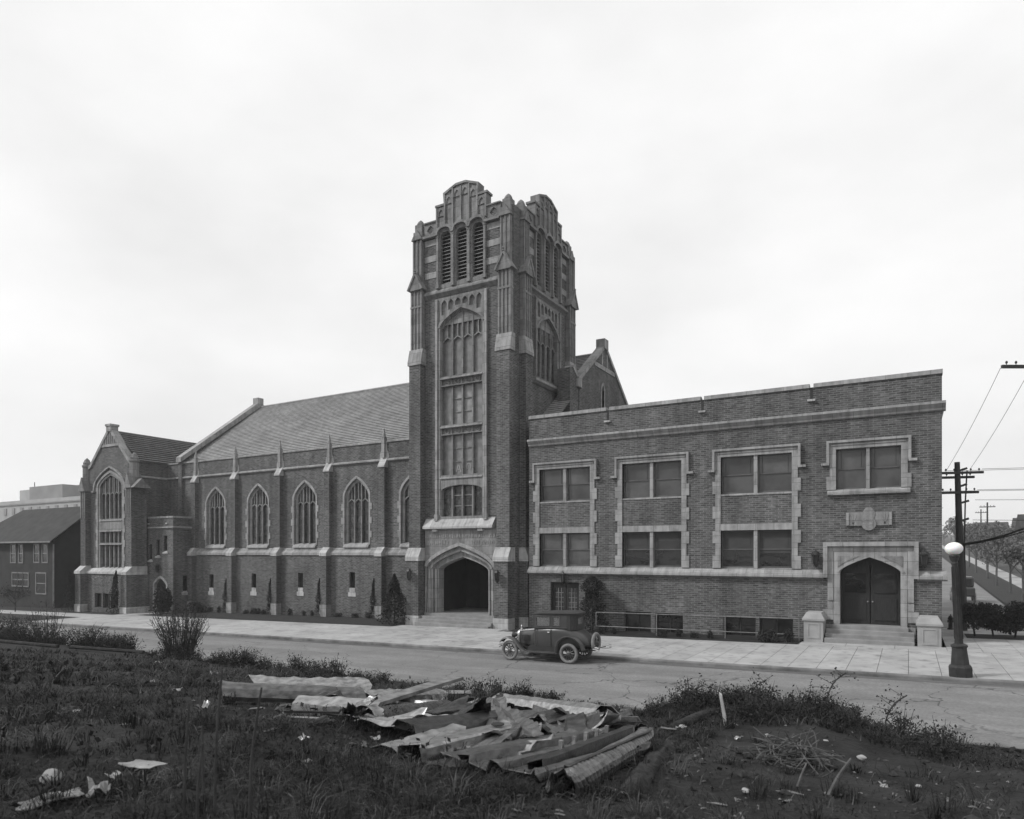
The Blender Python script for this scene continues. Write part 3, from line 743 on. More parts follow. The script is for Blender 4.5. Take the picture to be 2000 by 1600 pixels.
for v in (14.90, 11.86, 8.70):
    P(MB().profile(fF, [(0.2, v + 0.2), (-0.12, v + 0.08), (-0.12, v + 0.0), (0.2, v - 0.02)], -1.56, 1.56), 'transom', 'stone', tb)
for v in (14.50, 11.46):
    P(MB().fbox(fF, -1.5, 1.5, v, v + 0.42, 0.10, 0.2), 'spandrel_panel', 'stone_tower', tb)
    for i in range(4):
        u = -1.14 + 0.76 * i
        ring = [(u + 0.15 * cos(q * pi / 6), v + 0.21 + 0.15 * sin(q * pi / 6)) for q in range(12)]
        P(MB().sweep(fF, ring, 0.045, 0.05, 0.11, True), 'rosette', 'stone_tower', tb)
        P(MB().lathe([(0.0, -0.06), (0.06, -0.03), (0.07, 0.0)], 8, fF(u, v + 0.21, 0.09), Matrix.Rotation(radians(-90), 3, 'X')), 'boss', 'stone_tower', tb)
        if i: P(MB().fbox(fF, u - 0.40, u - 0.36, v + 0.02, v + 0.4, 0.02, 0.11), 'panel_rib', 'stone_tower', tb)
for s in (-1, 1):
    P(MB().fbox(fF, s * 1.82 - 0.08, s * 1.82 + 0.08, 6.45, 19.95, -0.17, -0.045).fbox(fF, s * 1.82 - 0.12, s * 1.82 + 0.12, 6.1, 6.5, -0.22, -0.04), 'jamb_shaft', 'stone', tb)
    P(MB().fbox(fF, s * 1.64 - 0.04, s * 1.64 + 0.04, 6.45, 18.1, -0.1, -0.045), 'jamb_shaft', 'stone', tb)
P(MB().profile(fF, [(0.26, 6.37), (-0.02, 6.24), (-0.42, 5.72), (-0.42, 5.6), (-0.12, 5.55), (0.26, 5.55)], -2.7, 2.45), 'sill', 'plinth', tb)
for u in (-1.82, 1.55):
    P(MB().fbox(fF, u - 0.18, u + 0.18, 5.42, 5.58, -0.36, -0.15), 'sill_bracket', 'stone', tb)
# the alpha and omega set in the glass of the third stage
def stroke(fr, win, segs, w, d, name, mat):
    m_ = MB()
    for a, b_ in segs: m_.sweep(fr, [a, b_], w, d - 0.02, d)
    P(m_, name, mat, win)
stroke(fF, tb, [((-0.56, 9.12), (-0.38, 9.62)), ((-0.38, 9.62), (-0.2, 9.12)), ((-0.49, 9.28), (-0.27, 9.28))], 0.075, 0.23, 'letter_alpha', 'concrete_pale')
om = [(0.38 + 0.17 * cos(q), 9.42 + 0.19 * sin(q)) for q in [radians(-55 + 290 * k / 12) for k in range(13)]]
stroke(fF, tb, list(zip(om[:-1], om[1:])) + [(om[0], (om[0][0] + 0.1, om[0][1])), (om[-1], (om[-1][0] - 0.1, om[-1][1]))], 0.065, 0.23, 'letter_omega', 'concrete_pale')

# ---- window on the right face of the tower
hol = [archhole(0, 1.4, 15.1, 18.05, 1.0)]
for k in range(6):
    u = -1.20 + 0.48 * k
    lo = archz(u + (0.18 if u < 0 else -0.18), 1.54, 18.05, 1.14) + 0.17
    if lo < 19.6: hol.append(archhole(u, 0.18, lo, 19.62, 0.22, 0.6, 4))
ts = P(MB().plate(fR, rect(-1.745, 1.745, 14.6, 20.015), hol, -0.05, 0.32), 'tower_window', 'stone_tower')
P(MB().plate(fR, rect(-1.6, 1.6, 18.3, 19.98), [], 0.10, 0.12), 'panel_back', 'stone_tower', ts)
big_head(fR, ts, 1.4, 18.05, 1.0, 17.4, 15.1, 4, 0.24, 0.45, 'stone_tower', 'glass_nave')
P(MB().sweep(fR, archpts(0, 1.53, 18.05, 1.12), 0.15, -0.14, 0.0), 'arch_mould', 'stone_tower', ts)
for s in (-1, 1): P(MB().fbox(fR, s * 1.68 - 0.07, s * 1.68 + 0.07, 15.1, 19.95, -0.16, -0.045), 'jamb_shaft', 'stone_tower', ts)
P(MB().profile(fR, [(0.26, 15.12), (-0.3, 14.88), (-0.3, 14.74), (-0.1, 14.62), (0.26, 14.58)], -2.0, 2.0), 'sill', 'stone', ts)

# ---- main portal under the tower
fP = lambda u, v, d: (TX + u, 34.5 + d, v)
portal = P(MB().plate(fP, [(-2.7, 0.34), (-2.6, 0.34)] + archpts(0, 2.58, 3.22, 1.42, 0.5)[1:-1] + [(2.6, 0.34), (2.7, 0.34), (2.7, 5.56), (-2.7, 5.56)], [], 0.0, 0.5), 'portal', 'stone_carved')
P(MB().sweep(fP, archpts(0, 2.52, 3.25, 1.38, 0.5), 0.2, -0.16, 0.06), 'hood_mould', 'stone', portal)
o2 = [(-2.6, 0.34), (-2.18, 0.34)] + archpts(0, 2.16, 3.15, 1.08, 0.5) + [(2.18, 0.34), (2.6, 0.34)] + archpts(0, 2.6, 3.25, 1.43, 0.5)[::-1]
P(MB().plate(fP, o2, [], 0.1, 0.5), 'arch_order', 'stone', portal)
P(MB().sweep(fP, archpts(0, 2.22, 3.15, 1.12, 0.5), 0.12, 0.02, 0.2), 'arch_mould', 'stone', portal)
o3 = [(-2.3, 0.34), (-1.86, 0.34)] + archpts(0, 1.84, 3.02, 0.80, 0.55) + [(1.86, 0.34), (2.3, 0.34)] + archpts(0, 2.3, 3.2, 1.16, 0.5)[::-1]
P(MB().plate(fP, o3, [], 0.3, 0.85), 'arch_order', 'stone', portal)
P(MB().sweep(fP, archpts(0, 1.9, 3.05, 0.84, 0.55), 0.08, 0.24, 0.4), 'arch_mould', 'stone', portal)
for s in (-1, 1):
    for k, (u, d) in enumerate(((2.34, 0.04), (1.98, 0.22))):
        P(MB().tube([fP(s * u, 0.36, d), fP(s * u, 3.1, d)], 0.07, 8), 'jamb_shaft', 'stone', portal)
# low carved relief over the arch
random.seed(11)
for row, (v, n_) in enumerate(((5.14, 34), (4.74, 34))):
    for k in range(n_):
        u = -2.5 + 5.0 * (k + 0.5) / n_ + random.uniform(-0.03, 0.03)
        if v - 0.2 < archz(u, 2.62, 3.25, 1.5, 0.5) + 0.06: continue
        h_ = random.uniform(0.09, 0.15)
        m_ = MB().fbox(fP, u - 0.018, u + 0.018, v - h_, v + h_, -0.03, 0.02)
        if random.random() < 0.6: m_.fbox(fP, u + 0.018, u + 0.07, v + random.uniform(-0.08, 0.06), v + 0.1, -0.026, 0.02)
        P(m_, 'carved_relief', 'stone', portal)
# porch inside
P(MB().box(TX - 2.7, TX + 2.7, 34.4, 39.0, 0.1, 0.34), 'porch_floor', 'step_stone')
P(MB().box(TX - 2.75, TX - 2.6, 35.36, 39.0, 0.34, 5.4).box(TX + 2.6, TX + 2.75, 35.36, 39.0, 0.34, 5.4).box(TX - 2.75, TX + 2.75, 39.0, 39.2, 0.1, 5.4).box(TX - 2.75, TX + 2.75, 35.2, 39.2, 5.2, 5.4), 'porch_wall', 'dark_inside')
for s in (-1, 1):
    dr = P(MB().box(TX + s * 0.72 - 0.68, TX + s * 0.72 + 0.68, 38.88, 38.96, 0.36, 2.9), 'porch_door', 'dark_wood')
    for q in range(2):
        P(MB().box(TX + s * 0.72 - 0.5, TX + s * 0.72 + 0.5, 38.85, 38.89, 0.6 + 1.15 * q, 1.5 + 1.15 * q), 'door_panel', 'dark_wood', dr)
for k in range(4):
    z1 = 0.34 - 0.17 * k - (0.002 if k == 0 else 0)
    if k: P(MB().box(TX - 2.66, TX + 2.70, 34.40 - 0.34 * k, 34.40 - 0.34 * (k - 1) + 0.02, -0.7, z1), 'step', 'step_stone', bevel=0.015)
def lantern(pos, out, parent=church, s=1.0, mat='dark_metal'):
    x, y, z = pos; ox, oy = out
    m_ = MB()
    cx_, cy_ = x + ox * 0.22 * s, y + oy * 0.22 * s
    m_.lathe([(0.02, -0.42), (0.05, -0.36), (0.12, -0.28), (0.13, -0.24)], 6, (cx_, cy_, z))
    for k in range(6):
        q = k * pi / 3
        m_.tube([(cx_ + 0.125 * cos(q) * s, cy_ + 0.125 * sin(q) * s, z - 0.25), (cx_ + 0.14 * cos(q) * s, cy_ + 0.14 * sin(q) * s, z + 0.18)], 0.014, 5)
    m_.lathe([(0.17 * s, 0.17), (0.17 * s, 0.2), (0.1 * s, 0.3), (0.03, 0.36), (0.0, 0.42)], 6, (cx_, cy_, z))
    m_.tube([(x, y, z - 0.15), (x + ox * 0.1, y + oy * 0.1, z - 0.45), (cx_, cy_, z - 0.4)], 0.02, 5)
    ln = P(m_, 'wall_lantern', mat, parent)
    P(MB().lathe([(0.1 * s, -0.24), (0.115 * s, 0.16)], 6, (cx_, cy_, z)), 'lantern_glass', 'glass_house', ln)
lantern((-27.0, 33.9, 2.75), (0, -1), s=1.1); lantern((-20.55, 33.9, 2.75), (0, -1), s=1.1)
# ================= nave
YN = 37.1
fN = FY(YN); fNl = FY(36.85)
XL, XRn = -53.2, -27.4
wc = [-29.3, -34.58, -39.86, -45.14, -50.42]
pc = [-31.95, -37.23, -42.51, -47.79, -52.95]
holes = [archhole(c, 1.2, 4.7, 8.2, 1.34, 0.42) for c in wc if c < -28]
nw = MB()
nw.plate(fN, rect(XL, XRn, 3.9, 11.9), [h for h in holes if max(p[0] for p in h) < XRn], 0, 0.5)
slit_c = [c - 0.2 for c in wc[1:]]
slz = [1.28, 1.16, 1.02, 0.88]
nw.plate(fNl, rect(XL, XRn, -1.6, 4.0), [rect(c - 0.27, c + 0.27, z, z + 1.42) for c, z in zip(slit_c, slz)], 0, 0.7)
nave = P(nw, 'nave_wall', 'brick')
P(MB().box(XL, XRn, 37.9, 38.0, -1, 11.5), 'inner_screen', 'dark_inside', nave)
edges = [XL] + [p for c in sorted(pc) for p in (c - 0.27, c + 0.27)] + [XRn]
segs = []
sp_ = sorted(pc)
for i in range(len(sp_)):
    a = sp_[i] + 0.27; b_ = sp_[i + 1] - 0.27 if i + 1 < len(sp_) else XRn
    segs.append((a, b_))
for a, b_ in segs:
    P(MB().profile(fN, [(0.05, 4.5), (-0.06, 4.42), (-0.10, 4.28), (-0.34, 4.12), (-0.34, 3.93), (0.05, 3.9)], a, b_), 'sill_band', 'stone')
    P(MB().profile(fN, [(0.05, 10.78), (-0.14, 10.70), (-0.14, 10.6), (0.05, 10.52)], a, b_), 'string_course', 'stone')
    P(MB().profile(fN, [(0.5, 12.02), (-0.07, 12.02), (-0.07, 11.9), (0.5, 11.88)], a, b_), 'parapet_coping', 'stone')
for c in pc:
    z0 = gz(c) + 0.1
    bt = P(MB().box(c - 0.27, c + 0.27, 36.75, 37.1, 3.9, 10.2).box(c - 0.30, c + 0.30, 36.4, 36.86, z0 + 0.9, 3.95), 'buttress', 'brick')
    P(MB().box(c - 0.33, c + 0.33, 36.35, 36.86, z0 - 0.5, z0 + 0.92), 'plinth', 'stone', bt)
    P(MB().prism([(36.34, 3.86), (36.34, 4.1), (36.72, 4.52), (37.12, 4.52), (37.12, 3.86)], c - 0.34, c + 0.34, lambda p, q, t: (t, p, q)), 'buttress_cap', 'plinth', bt)
    P(MB().prism([(36.68, 10.12), (36.68, 10.22), (37.05, 10.82), (37.12, 10.82), (37.12, 10.12)], c - 0.31, c + 0.31, lambda p, q, t: (t, p, q)), 'buttress_cap', 'plinth', bt)
    # stone shaft through the parapet with scrolled feet, and a pinnacle
    P(MB().box(c - 0.13, c + 0.13, 36.9, 37.2, 10.8, 12.25), 'parapet_shaft', 'stone', bt)
    P(MB().plate(fN, [(c - 0.42, 10.79), (c + 0.42, 10.79), (c + 0.38, 11.15), (c + 0.26, 11.35), (c + 0.22, 11.75), (c + 0.30, 11.98), (c - 0.30, 11.98), (c - 0.22, 11.75), (c - 0.26, 11.35), (c - 0.38, 11.15)], [], -0.05, 0.05), 'parapet_panel', 'stone', bt)
    P(MB().lathe([(0.15, 0.0), (0.17, 0.06), (0.13, 0.12), (0.11, 0.28), (0.05, 0.55), (0.07, 0.6), (0.0, 0.72)], 8, (c, 37.03, 12.22)), 'pinnacle', 'stone', bt)

def nave_window(c):
    half, spring, rise, a = 1.2, 8.2, 1.34, 0.42
    w = P(MB().plate(fN, archhole(c, half + 0.01, 4.66, spring, rise + 0.01, a), [archhole(c, 0.98, 4.8, spring - 0.02, rise - 0.24, a)], 0.17, 0.34), 'window', 'stone')
    # stone ring proud of the brick: arch stones and long-and-short jamb stones
    ap = archpts(c, half + 0.06, spring, rise + 0.07, a, 8)
    for k in range(0, 16, 2):
        seg = ap[k:k + 3]
        P(MB().sweep(fN, seg, 0.17, -0.045, 0.18), 'arch_stone', 'stone', w)
    v = 4.7; k = 0
    while v < spring - 0.05:
        h = min(0.5, spring - v)
        for s in (-1, 1):
            wid = 0.27 if k % 2 else 0.13
            a_, b_ = sorted((c + s * (half - 0.02), c + s * (half + wid)))
            quoin(fN, 0, a_, b_, v + 0.006, v + h - 0.006, -0.045, 0.1, w)
        v += h; k += 1
    fW = lambda u, v, d: fN(c + u, v, d)
    big_head(fW, w, 0.98, spring - 0.02, rise - 0.24, 7.95, 4.8, 3, 0.30, a, 'stone_tower', 'glass_nave', 2, 0.09)
    for z in (5.9, 7.0):
        P(MB().fbox(fW, -0.98, 0.98, z - 0.012, z + 0.012, 0.27, 0.29), 'saddle_bar', 'dark_metal', w)
    P(MB().profile(fN, [(0.3, 4.84), (-0.05, 4.72), (-0.16, 4.55), (-0.16, 4.48), (0.3, 4.46)], c - 1.22, c + 1.22), 'sill', 'stone', w)
for c in wc[1:]: nave_window(c)
# the bay beside the tower is mostly hidden: its near half shows
nave_window(wc[0])
for c, z in zip(slit_c, slz):
    w = P(MB().plate(fNl, rect(c - 0.27, c + 0.27, z, z + 1.42), [rect(c - 0.2, c + 0.2, z + 0.05, z + 1.36)], 0.16, 0.24), 'slit_window', 'dark_wood')
    P(MB().fbox(fNl, c - 0.21, c + 0.21, z + 0.04, z + 1.38, 0.2, 0.22), 'pane', 'glass_hall', w)
    P(MB().fbox(fNl, c - 0.25, c + 0.25, z - 0.02, z + 0.28, -0.02, 0.14).fbox(fNl, c - 0.36, c + 0.36, z - 0.34, z - 0.02, -0.04, 0.18), 'sill_block', 'plinth', w)

# roof in overlapping courses
RY, RZ = 45.2, 18.25
EY, EZ = 37.25, 11.98
def courses(name, p0, p1, n, run, mat, lift, parent=church):
    """p0,p1: eave and ridge points (a,z) in the slope plane; run(a,z,t)->xyz for t in 0,1"""
    m_ = MB()
    dx, dz = (p1[0] - p0[0]) / n, (p1[1] - p0[1]) / n
    L_ = sqrt(dx * dx + dz * dz); nx_, nz_ = -dz / L_ * lift, dx / L_ * lift
    if nz_ < 0: nx_, nz_ = -nx_, -nz_
    for i in range(n):
        a0, z0 = p0[0] + dx * i, p0[1] + dz * i
        a1, z1 = a0 + dx * 1.25, z0 + dz * 1.25
        A = (a0 + nx_ * 2, z0 + nz_ * 2); B = (a1, z1 + 0.0); D = (a0 + nx_ * 0.4, z0 + nz_ * 0.4)
        m_.add([run(A[0], A[1], 0), run(A[0], A[1], 1), run(B[0], B[1], 1), run(B[0], B[1], 0), run(D[0], D[1], 0), run(D[0], D[1], 1)], [(0, 1, 2, 3), (4, 5, 1, 0)])
    return P(m_, name, mat, parent)
nr = lambda a, z, t: (-54.75 if t == 0 else -18.65, a, z)
nroof = courses('nave_roof', (EY, EZ), (RY, RZ), 36, nr, 'tile_nave', 0.034)
courses('roof_slope', (53.15, EZ), (RY, RZ), 36, nr, 'tile_nave', 0.034, nroof)
P(MB().tube([(-54.7, RY, RZ + 0.05), (-18.7, RY, RZ + 0.05)], 0.13, 8), 'ridge_tile', 'tile_nave', nroof)
# left gable: wall, coping, apex block
P(MB().prism([(36.9, 2), (53.4, 2), (53.4, 12.0), (RY, RZ + 0.1), (36.9, 12.0)], -55.2, -54.75, lambda p, q, t: (t, p, q)), 'gable_wall', 'brick')
gc = P(MB().prism([(36.75, 12.0), (36.75, 12.42), (RY, RZ + 0.62), (53.5, 12.42), (53.5, 12.0), (RY, RZ + 0.08)], -55.32, -54.62, lambda p, q, t: (t, p, q)), 'gable_coping', 'stone')
P(MB().box(-55.34, -54.6, RY - 0.32, RY + 0.32, RZ + 0.3, RZ + 0.95), 'apex_stone', 'stone', gc)
# right gable beyond the tower, with banded apex and a lancet
gx_ = -18.65
fG = FX(gx_)
gw = P(MB().plate(fG, [(40.9, 9), (49.9, 9), (49.9, 15.0), (45.2, 18.55), (40.9, 15.4)], [archhole(44.9, 0.22, 13.0, 15.6, 0.4, 0.5, 4)], 0, 0.45), 'gable_wall', 'brick')
gcp = P(MB().sweep(fG, [(40.75, 15.45), (45.2, 18.8), (50.0, 15.15)], 0.24, -0.1, 0.45), 'gable_coping', 'stone')
P(MB().fbox(fG, 44.85, 45.55, 18.55, 19.25, -0.16, 0.5), 'apex_stone', 'stone', gcp)
P(MB().fbox(fG, 40.55, 41.05, 14.95, 15.6, -0.14, 0.5), 'kneeler', 'stone', gcp)
P(MB().fbox(fG, 43.35, 47.1, 17.0, 17.3, -0.05, 0.1), 'stone_band', 'stone', gw)
for u in (44.75, 45.65): P(MB().fbox(fG, u - 0.1, u + 0.1, 17.3, 18.3, -0.04, 0.08), 'gable_rib', 'stone', gw)
P(MB().fbox(fG, 44.66, 45.14, 13.0, 16.0, 0.2, 0.24), 'lancet_pane', 'glass_nave', gw)
P(MB().sweep(fG, archpts(44.9, 0.28, 15.6, 0.46, 0.5, 4), 0.16, -0.03, 0.15).fbox(fG, 44.54, 44.68, 12.6, 15.62, -0.03, 0.15).fbox(fG, 45.12, 45.26, 12.6, 15.62, -0.03, 0.15), 'lancet_frame', 'stone', gw)
P(MB().prism([(39.6, 9), (40.95, 9), (40.95, 15.35), (40.1, 16.0), (39.6, 16.0)], -19.6, -18.7, lambda p, q, t: (t, p, q)), 'link_wall', 'brick')
P(MB().sweep(FX(-18.7), [(40.0, 16.15), (40.9, 15.45)], 0.2, -0.06, 0.6), 'link_coping', 'stone')
P(MB().box(-19.4, -19.2, 40, 53, 4, 14), 'back_wall', 'brick')

# ================= transept (left end)
QX, QY = -60.5, 34.0
fT = lambda u, v, d: (QX + u, QY + d, v)
bw = [(-1.9, -0.85), (-0.62, 0.42), (0.65, 1.7)]
twl = MB()
twl.plate(fT, [(-3.5, 2.3), (3.5, 2.3), (3.5, 11.8), (2.98, 11.8), (0, 14.9), (-2.98, 11.8), (-3.5, 11.8)], [archhole(0, 1.95, 2.75, 9.95, 1.2, 0.42)], 0, 0.5)
fTl = lambda u, v, d: (QX + u, 33.7 + d, v)
twl.plate(fTl, rect(-3.5, 3.5, -2.0, 2.35), [rect(a, b_, -0.72, 0.55) for a, b_ in bw], 0, 0.8)
twl.box(QX + 3.0, QX + 3.4, 34.5, 45, -2, 12.0).box(QX - 3.5, QX - 3.1, 34.5, 45, -2, 12.0)
tr_ = P(twl, 'transept_wall', 'brick')
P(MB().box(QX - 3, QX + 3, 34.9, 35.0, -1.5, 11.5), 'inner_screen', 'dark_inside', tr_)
tw_ = P(MB().plate(fT, archhole(0, 1.96, 2.7, 9.95, 1.21, 0.42), [archhole(0, 1.66, 7.1, 9.9, 1.0, 0.42), rect(-1.66, 1.66, 5.0, 6.05), rect(-1.66, 1.66, 2.8, 4.86)], 0.03, 0.36), 'transept_window', 'stone_tower')
big_head(fT, tw_, 1.66, 9.9, 1.0, 9.35, 7.1, 5, 0.3, 0.42, 'stone_tower', 'glass_nave', 2, 0.12)
for i in range(5):
    u = -1.66 + 0.664 * i
    for v0, v1 in ((5.0, 6.05), (2.8, 4.86)):
        light_pane(fT, u + 0.03, u + 0.634, v0, v1, 0.3, tw_, 'glass_nave')
        if i: P(MB().fbox(fT, u - 0.07, u + 0.07, v0, v1, 0.12, 0.29), 'mullion', 'stone_tower', tw_)
for v in (6.95, 6.02, 4.86):
    P(MB().profile(fT, [(0.2, v + 0.12), (-0.03, v + 0.02), (-0.03, v - 0.05), (0.2, v - 0.06)], -1.7, 1.7), 'transom', 'stone', tw_)
P(MB().sweep(fT, archpts(0, 2.02, 9.95, 1.28, 0.42), 0.2, -0.05, 0.08), 'arch_ring', 'stone', tw_)
hm = [(-2.42, 9.55), (-2.42, 9.75)] + archpts(0, 2.36, 9.95, 1.68, 0.42) + [(2.42, 9.75), (2.42, 9.55)]
P(MB().sweep(fT, hm, 0.13, -0.16, 0.02), 'hood_mould', 'stone', tw_)
for s in (-1, 1):
    P(MB().fbox(fT, s * 2.6 - 0.24, s * 2.6 + 0.24, 9.5, 9.62, -0.16, 0.02), 'label_stop', 'stone', tw_)
    v = 2.75; k = 0
    while v < 9.9:
        h = min(0.62, 9.95 - v); wid = 0.30 if k % 2 else 0.16
        a_, b_ = sorted((s * 1.92, s * (1.94 + wid)))
        quoin(fT, 0, a_, b_, v + 0.006, v + h - 0.006, -0.04, 0.08, tw_); v += h; k += 1
P(MB().profile(fT, [(0.3, 2.86), (-0.04, 2.74), (-0.42, 2.42), (-0.42, 2.26), (0.0, 2.2), (0.3, 2.2)], -3.12, 3.12), 'sill', 'plinth', tw_)
random.seed(5)
cr = P(MB().fbox(fTl, -2.3, 2.3, 1.25, 2.1, -0.02, 0.05), 'carved_panel', 'brick', tr_)
for k in range(46):
    u = random.uniform(-2.2, 2.2); v = random.uniform(1.35, 2.05); r_ = random.uniform(0.04, 0.1)
    P(MB().lathe([(0.0, -r_ * 0.7), (r_ * 0.7, -r_ * 0.4), (r_, 0.0)], 6, fTl(u, v, -0.015), Matrix.Rotation(radians(-90), 3, 'X')), 'carved_leaf', 'stone_tower', cr)
for a, b_ in bw:
    w = P(MB().plate(fTl, rect(a, b_, -0.72, 0.55), [rect(a + 0.08, (a + b_) / 2 - 0.03, -0.64, 0.47), rect((a + b_) / 2 + 0.03, b_ - 0.08, -0.64, 0.47)], 0.2, 0.28), 'basement_window', 'dark_wood')
    P(MB().fbox(fTl, a + 0.07, b_ - 0.07, -0.66, 0.5, 0.24, 0.26), 'pane', 'glass_hall', w)
for s in (-1, 1):
    u0, u1 = sorted((s * 3.1, s * 3.95))
    bt = P(MB().fbox(fT, u0, u1, -0.5, 2.3, -0.9, 1.2).fbox(fT, u0 + 0.04, u1 - 0.04, 2.3, 9.75, -0.45, 0.9), 'buttress', 'brick')
    P(MB().fbox(fT, u0 - 0.05, u1 + 0.05, -1.7, -0.48, -0.96, 1.25), 'plinth', 'plinth', bt)
    P(MB().prism([(-0.98, 2.24), (-0.98, 2.46), (-0.42, 2.96), (0.9, 2.96), (0.9, 2.24)], u0 - 0.06, u1 + 0.06, lambda d, v, u: fT(u, v, d)), 'buttress_cap', 'plinth', bt)
    uc = (u0 + u1) / 2
    for k in (-1, 0, 1): P(MB().fbox(fT, uc + k * 0.3 - 0.06, uc + k * 0.3 + 0.06, 7.2, 9.6, -0.5, -0.4), 'shaft_rib', 'stone_tower', bt)
    P(MB().plate(fT, [(u0 - 0.1, 9.6), (u1 + 0.1, 9.6), (uc, 10.85)], [], -0.62, 0.6), 'gablet', 'stone_tower', bt)
    if s > 0: P(MB().prism([(-0.62, 9.6), (0.95, 9.6), (0.1, 10.4)], u1 + 0.05, u1 + 0.55, lambda d, v, u: fT(u, v, d)), 'gablet', 'stone_tower', bt)
    P(MB().lathe([(0.36, 0), (0.36, 2.1), (0.42, 2.16), (0.42, 2.3), (0.3, 2.36), (0.34, 2.5), (0.2, 2.8), (0.05, 2.95), (0.0, 3.0)], 8, fT(3.5 if s > 0 else -3.8, 9.7, 0.05)), 'turret', 'stone_tower', bt)
gcp = P(MB().sweep(fT, [(-3.3, 11.72), (-2.98, 11.92), (0, 15.02), (2.98, 11.92), (3.3, 11.72)], 0.26, -0.12, 0.5), 'gable_coping', 'stone')
P(MB().fbox(fT, -0.34, 0.34, 14.75, 15.35, -0.18, 0.5).fbox(fT, -0.42, 0.42, 15.2, 15.38, -0.24, 0.56), 'apex_stone', 'stone', gcp)
gap = P(MB().plate(fT, [(-1.28, 13.55), (1.28, 13.55), (0, 14.85)], [], -0.03, 0.02), 'gable_panel', 'stone_tower', gcp)
P(MB().fbox(fT, -1.34, 1.34, 13.42, 13.66, -0.07, 0.02), 'stone_band', 'stone', gcp)
for k in range(-3, 4):
    u = k * 0.3
    P(MB().fbox(fT, u - 0.05, u + 0.05, 13.66, 14.85 - abs(u), -0.08, -0.02), 'gable_rib', 'stone', gcp)
trun = lambda a, z, t: (QX + a, 34.4 if t == 0 else 45.6, z)
troof = courses('transept_roof', (3.55, 11.95), (0, 14.72), 13, trun, 'tile_transept', 0.075)
courses('roof_slope', (-3.55, 11.95), (0, 14.72), 13, trun, 'tile_transept', 0.075, troof)
P(MB().tube([(QX, 34.4, 14.78), (QX, 45.6, 14.78)], 0.12, 8), 'ridge_tile', 'tile_transept', troof)
fTs = FX(QX + 3.4)
P(MB().profile(fTs, [(0.05, 10.78), (-0.12, 10.70), (-0.12, 10.6), (0.05, 10.52)], 34.5, 37.1), 'string_course', 'stone')
P(MB().profile(fTs, [(0.3, 12.08), (-0.1, 12.08), (-0.1, 11.94), (0.3, 11.92)], 34.5, 37.1), 'parapet_coping', 'stone')
# link wall between transept and nave, same heights
P(MB().box(-57.1, -53.2, 37.1, 37.5, -1.5, 11.95), 'link_wall', 'brick')
P(MB().profile(fN, [(0.05, 10.78), (-0.14, 10.70), (-0.14, 10.6), (0.05, 10.52)], -57.1, -53.2), 'string_course', 'stone')
P(MB().profile(fN, [(0.5, 12.02), (-0.07, 12.02), (-0.07, 11.9), (0.5, 11.88)], -57.1, -53.2), 'parapet_coping', 'stone')

# ================= stair porch
fV = FY(35.1)
va, vb = -57.1, -53.2
sl = [(-56.4, 3.45), (-55.32, 3.81), (-54.27, 4.17)]
vp = MB()
vp.plate(fV, [(va, -1.8), (-55.8, -1.8), (-55.8, 1.35)] + archpts(-54.95, 0.85, 1.35, 0.62, 0.5)[1:-1] + [(-54.1, 1.35), (-54.1, -1.8), (vb, -1.8), (vb, 7.05), (va, 7.05)],
         [rect(c - 0.25, c + 0.25, z, z + 1.4) for c, z in sl], 0, 0.4)
fVr = FX(vb)
vp.plate(fVr, rect(35.5, 37.1, -1.8, 7.05), [rect(35.98, 36.5, 0.78, 2.15)], 0, 0.4)
porch = P(vp, 'stair_porch', 'brick')
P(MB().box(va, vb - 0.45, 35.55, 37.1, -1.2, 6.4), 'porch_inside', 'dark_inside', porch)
P(MB().profile(fV, [(0.1, 6.34), (-0.12, 6.30), (-0.12, 6.2), (0.1, 6.12)], va, vb).profile(fVr, [(0.0, 6.34), (-0.12, 6.30), (-0.12, 6.2), (0.0, 6.12)], 34.98, 36.75), 'cornice', 'stone', porch)
P(MB().box(va, vb + 0.06, 35.04, 35.5, 7.05, 7.2).box(vb - 0.4, vb + 0.06, 35.5, 36.75, 7.05, 7.2), 'coping', 'stone', porch)
for c in (-56.6, -54.0): P(MB().fbox(fV, c - 0.1, c + 0.1, 6.55, 6.64, -0.12, 0.05), 'scupper', 'plinth', porch)
for c, z in sl:
    w = P(MB().plate(fV, rect(c - 0.25, c + 0.25, z, z + 1.4), [rect(c - 0.19, c + 0.19, z + 0.05, z + 1.35)], 0.14, 0.2), 'slit_window', 'dark_wood')
    P(MB().fbox(fV, c - 0.2, c + 0.2, z + 0.04, z + 1.36, 0.16, 0.18), 'pane', 'glass_hall', w)
    P(MB().profile(fV, [(0.14, z + 0.1), (-0.06, z - 0.04), (-0.06, z - 0.14), (0.14, z - 0.14)], c - 0.34, c + 0.34), 'sill', 'plinth', w)
w = P(MB().plate(fVr, rect(35.98, 36.5, 0.78, 2.15), [rect(36.04, 36.44, 0.84, 2.09)], 0.14, 0.2), 'slit_window', 'dark_wood')
P(MB().fbox(fVr, 36.0, 36.48, 0.8, 2.12, 0.16, 0.18), 'pane', 'glass_hall', w)
P(MB().profile(fVr, [(0.14, 0.86), (-0.08, 0.72), (-0.08, 0.52), (0.14, 0.5)], 35.85, 36.62), 'sill', 'stone', w)
fr_ = P(MB().sweep(fV, [(-55.88, -1.0)] + archpts(-54.95, 0.93, 1.35, 0.7, 0.5) + [(-54.02, -1.0)], 0.2, -0.05, 0.2), 'porch_doorway', 'stone')
dd = P(MB().plate(fV, archhole(-54.95, 0.85, -1.0, 1.35, 0.62, 0.5), [], 0.22, 0.3), 'porch_door', 'dark_wood')
for k in range(-2, 3): P(MB().fbox(fV, -54.95 + k * 0.3 - 0.12, -54.95 + k * 0.3 + 0.12, -0.95, 1.3, 0.19, 0.225), 'plank', 'dark_wood', dd)
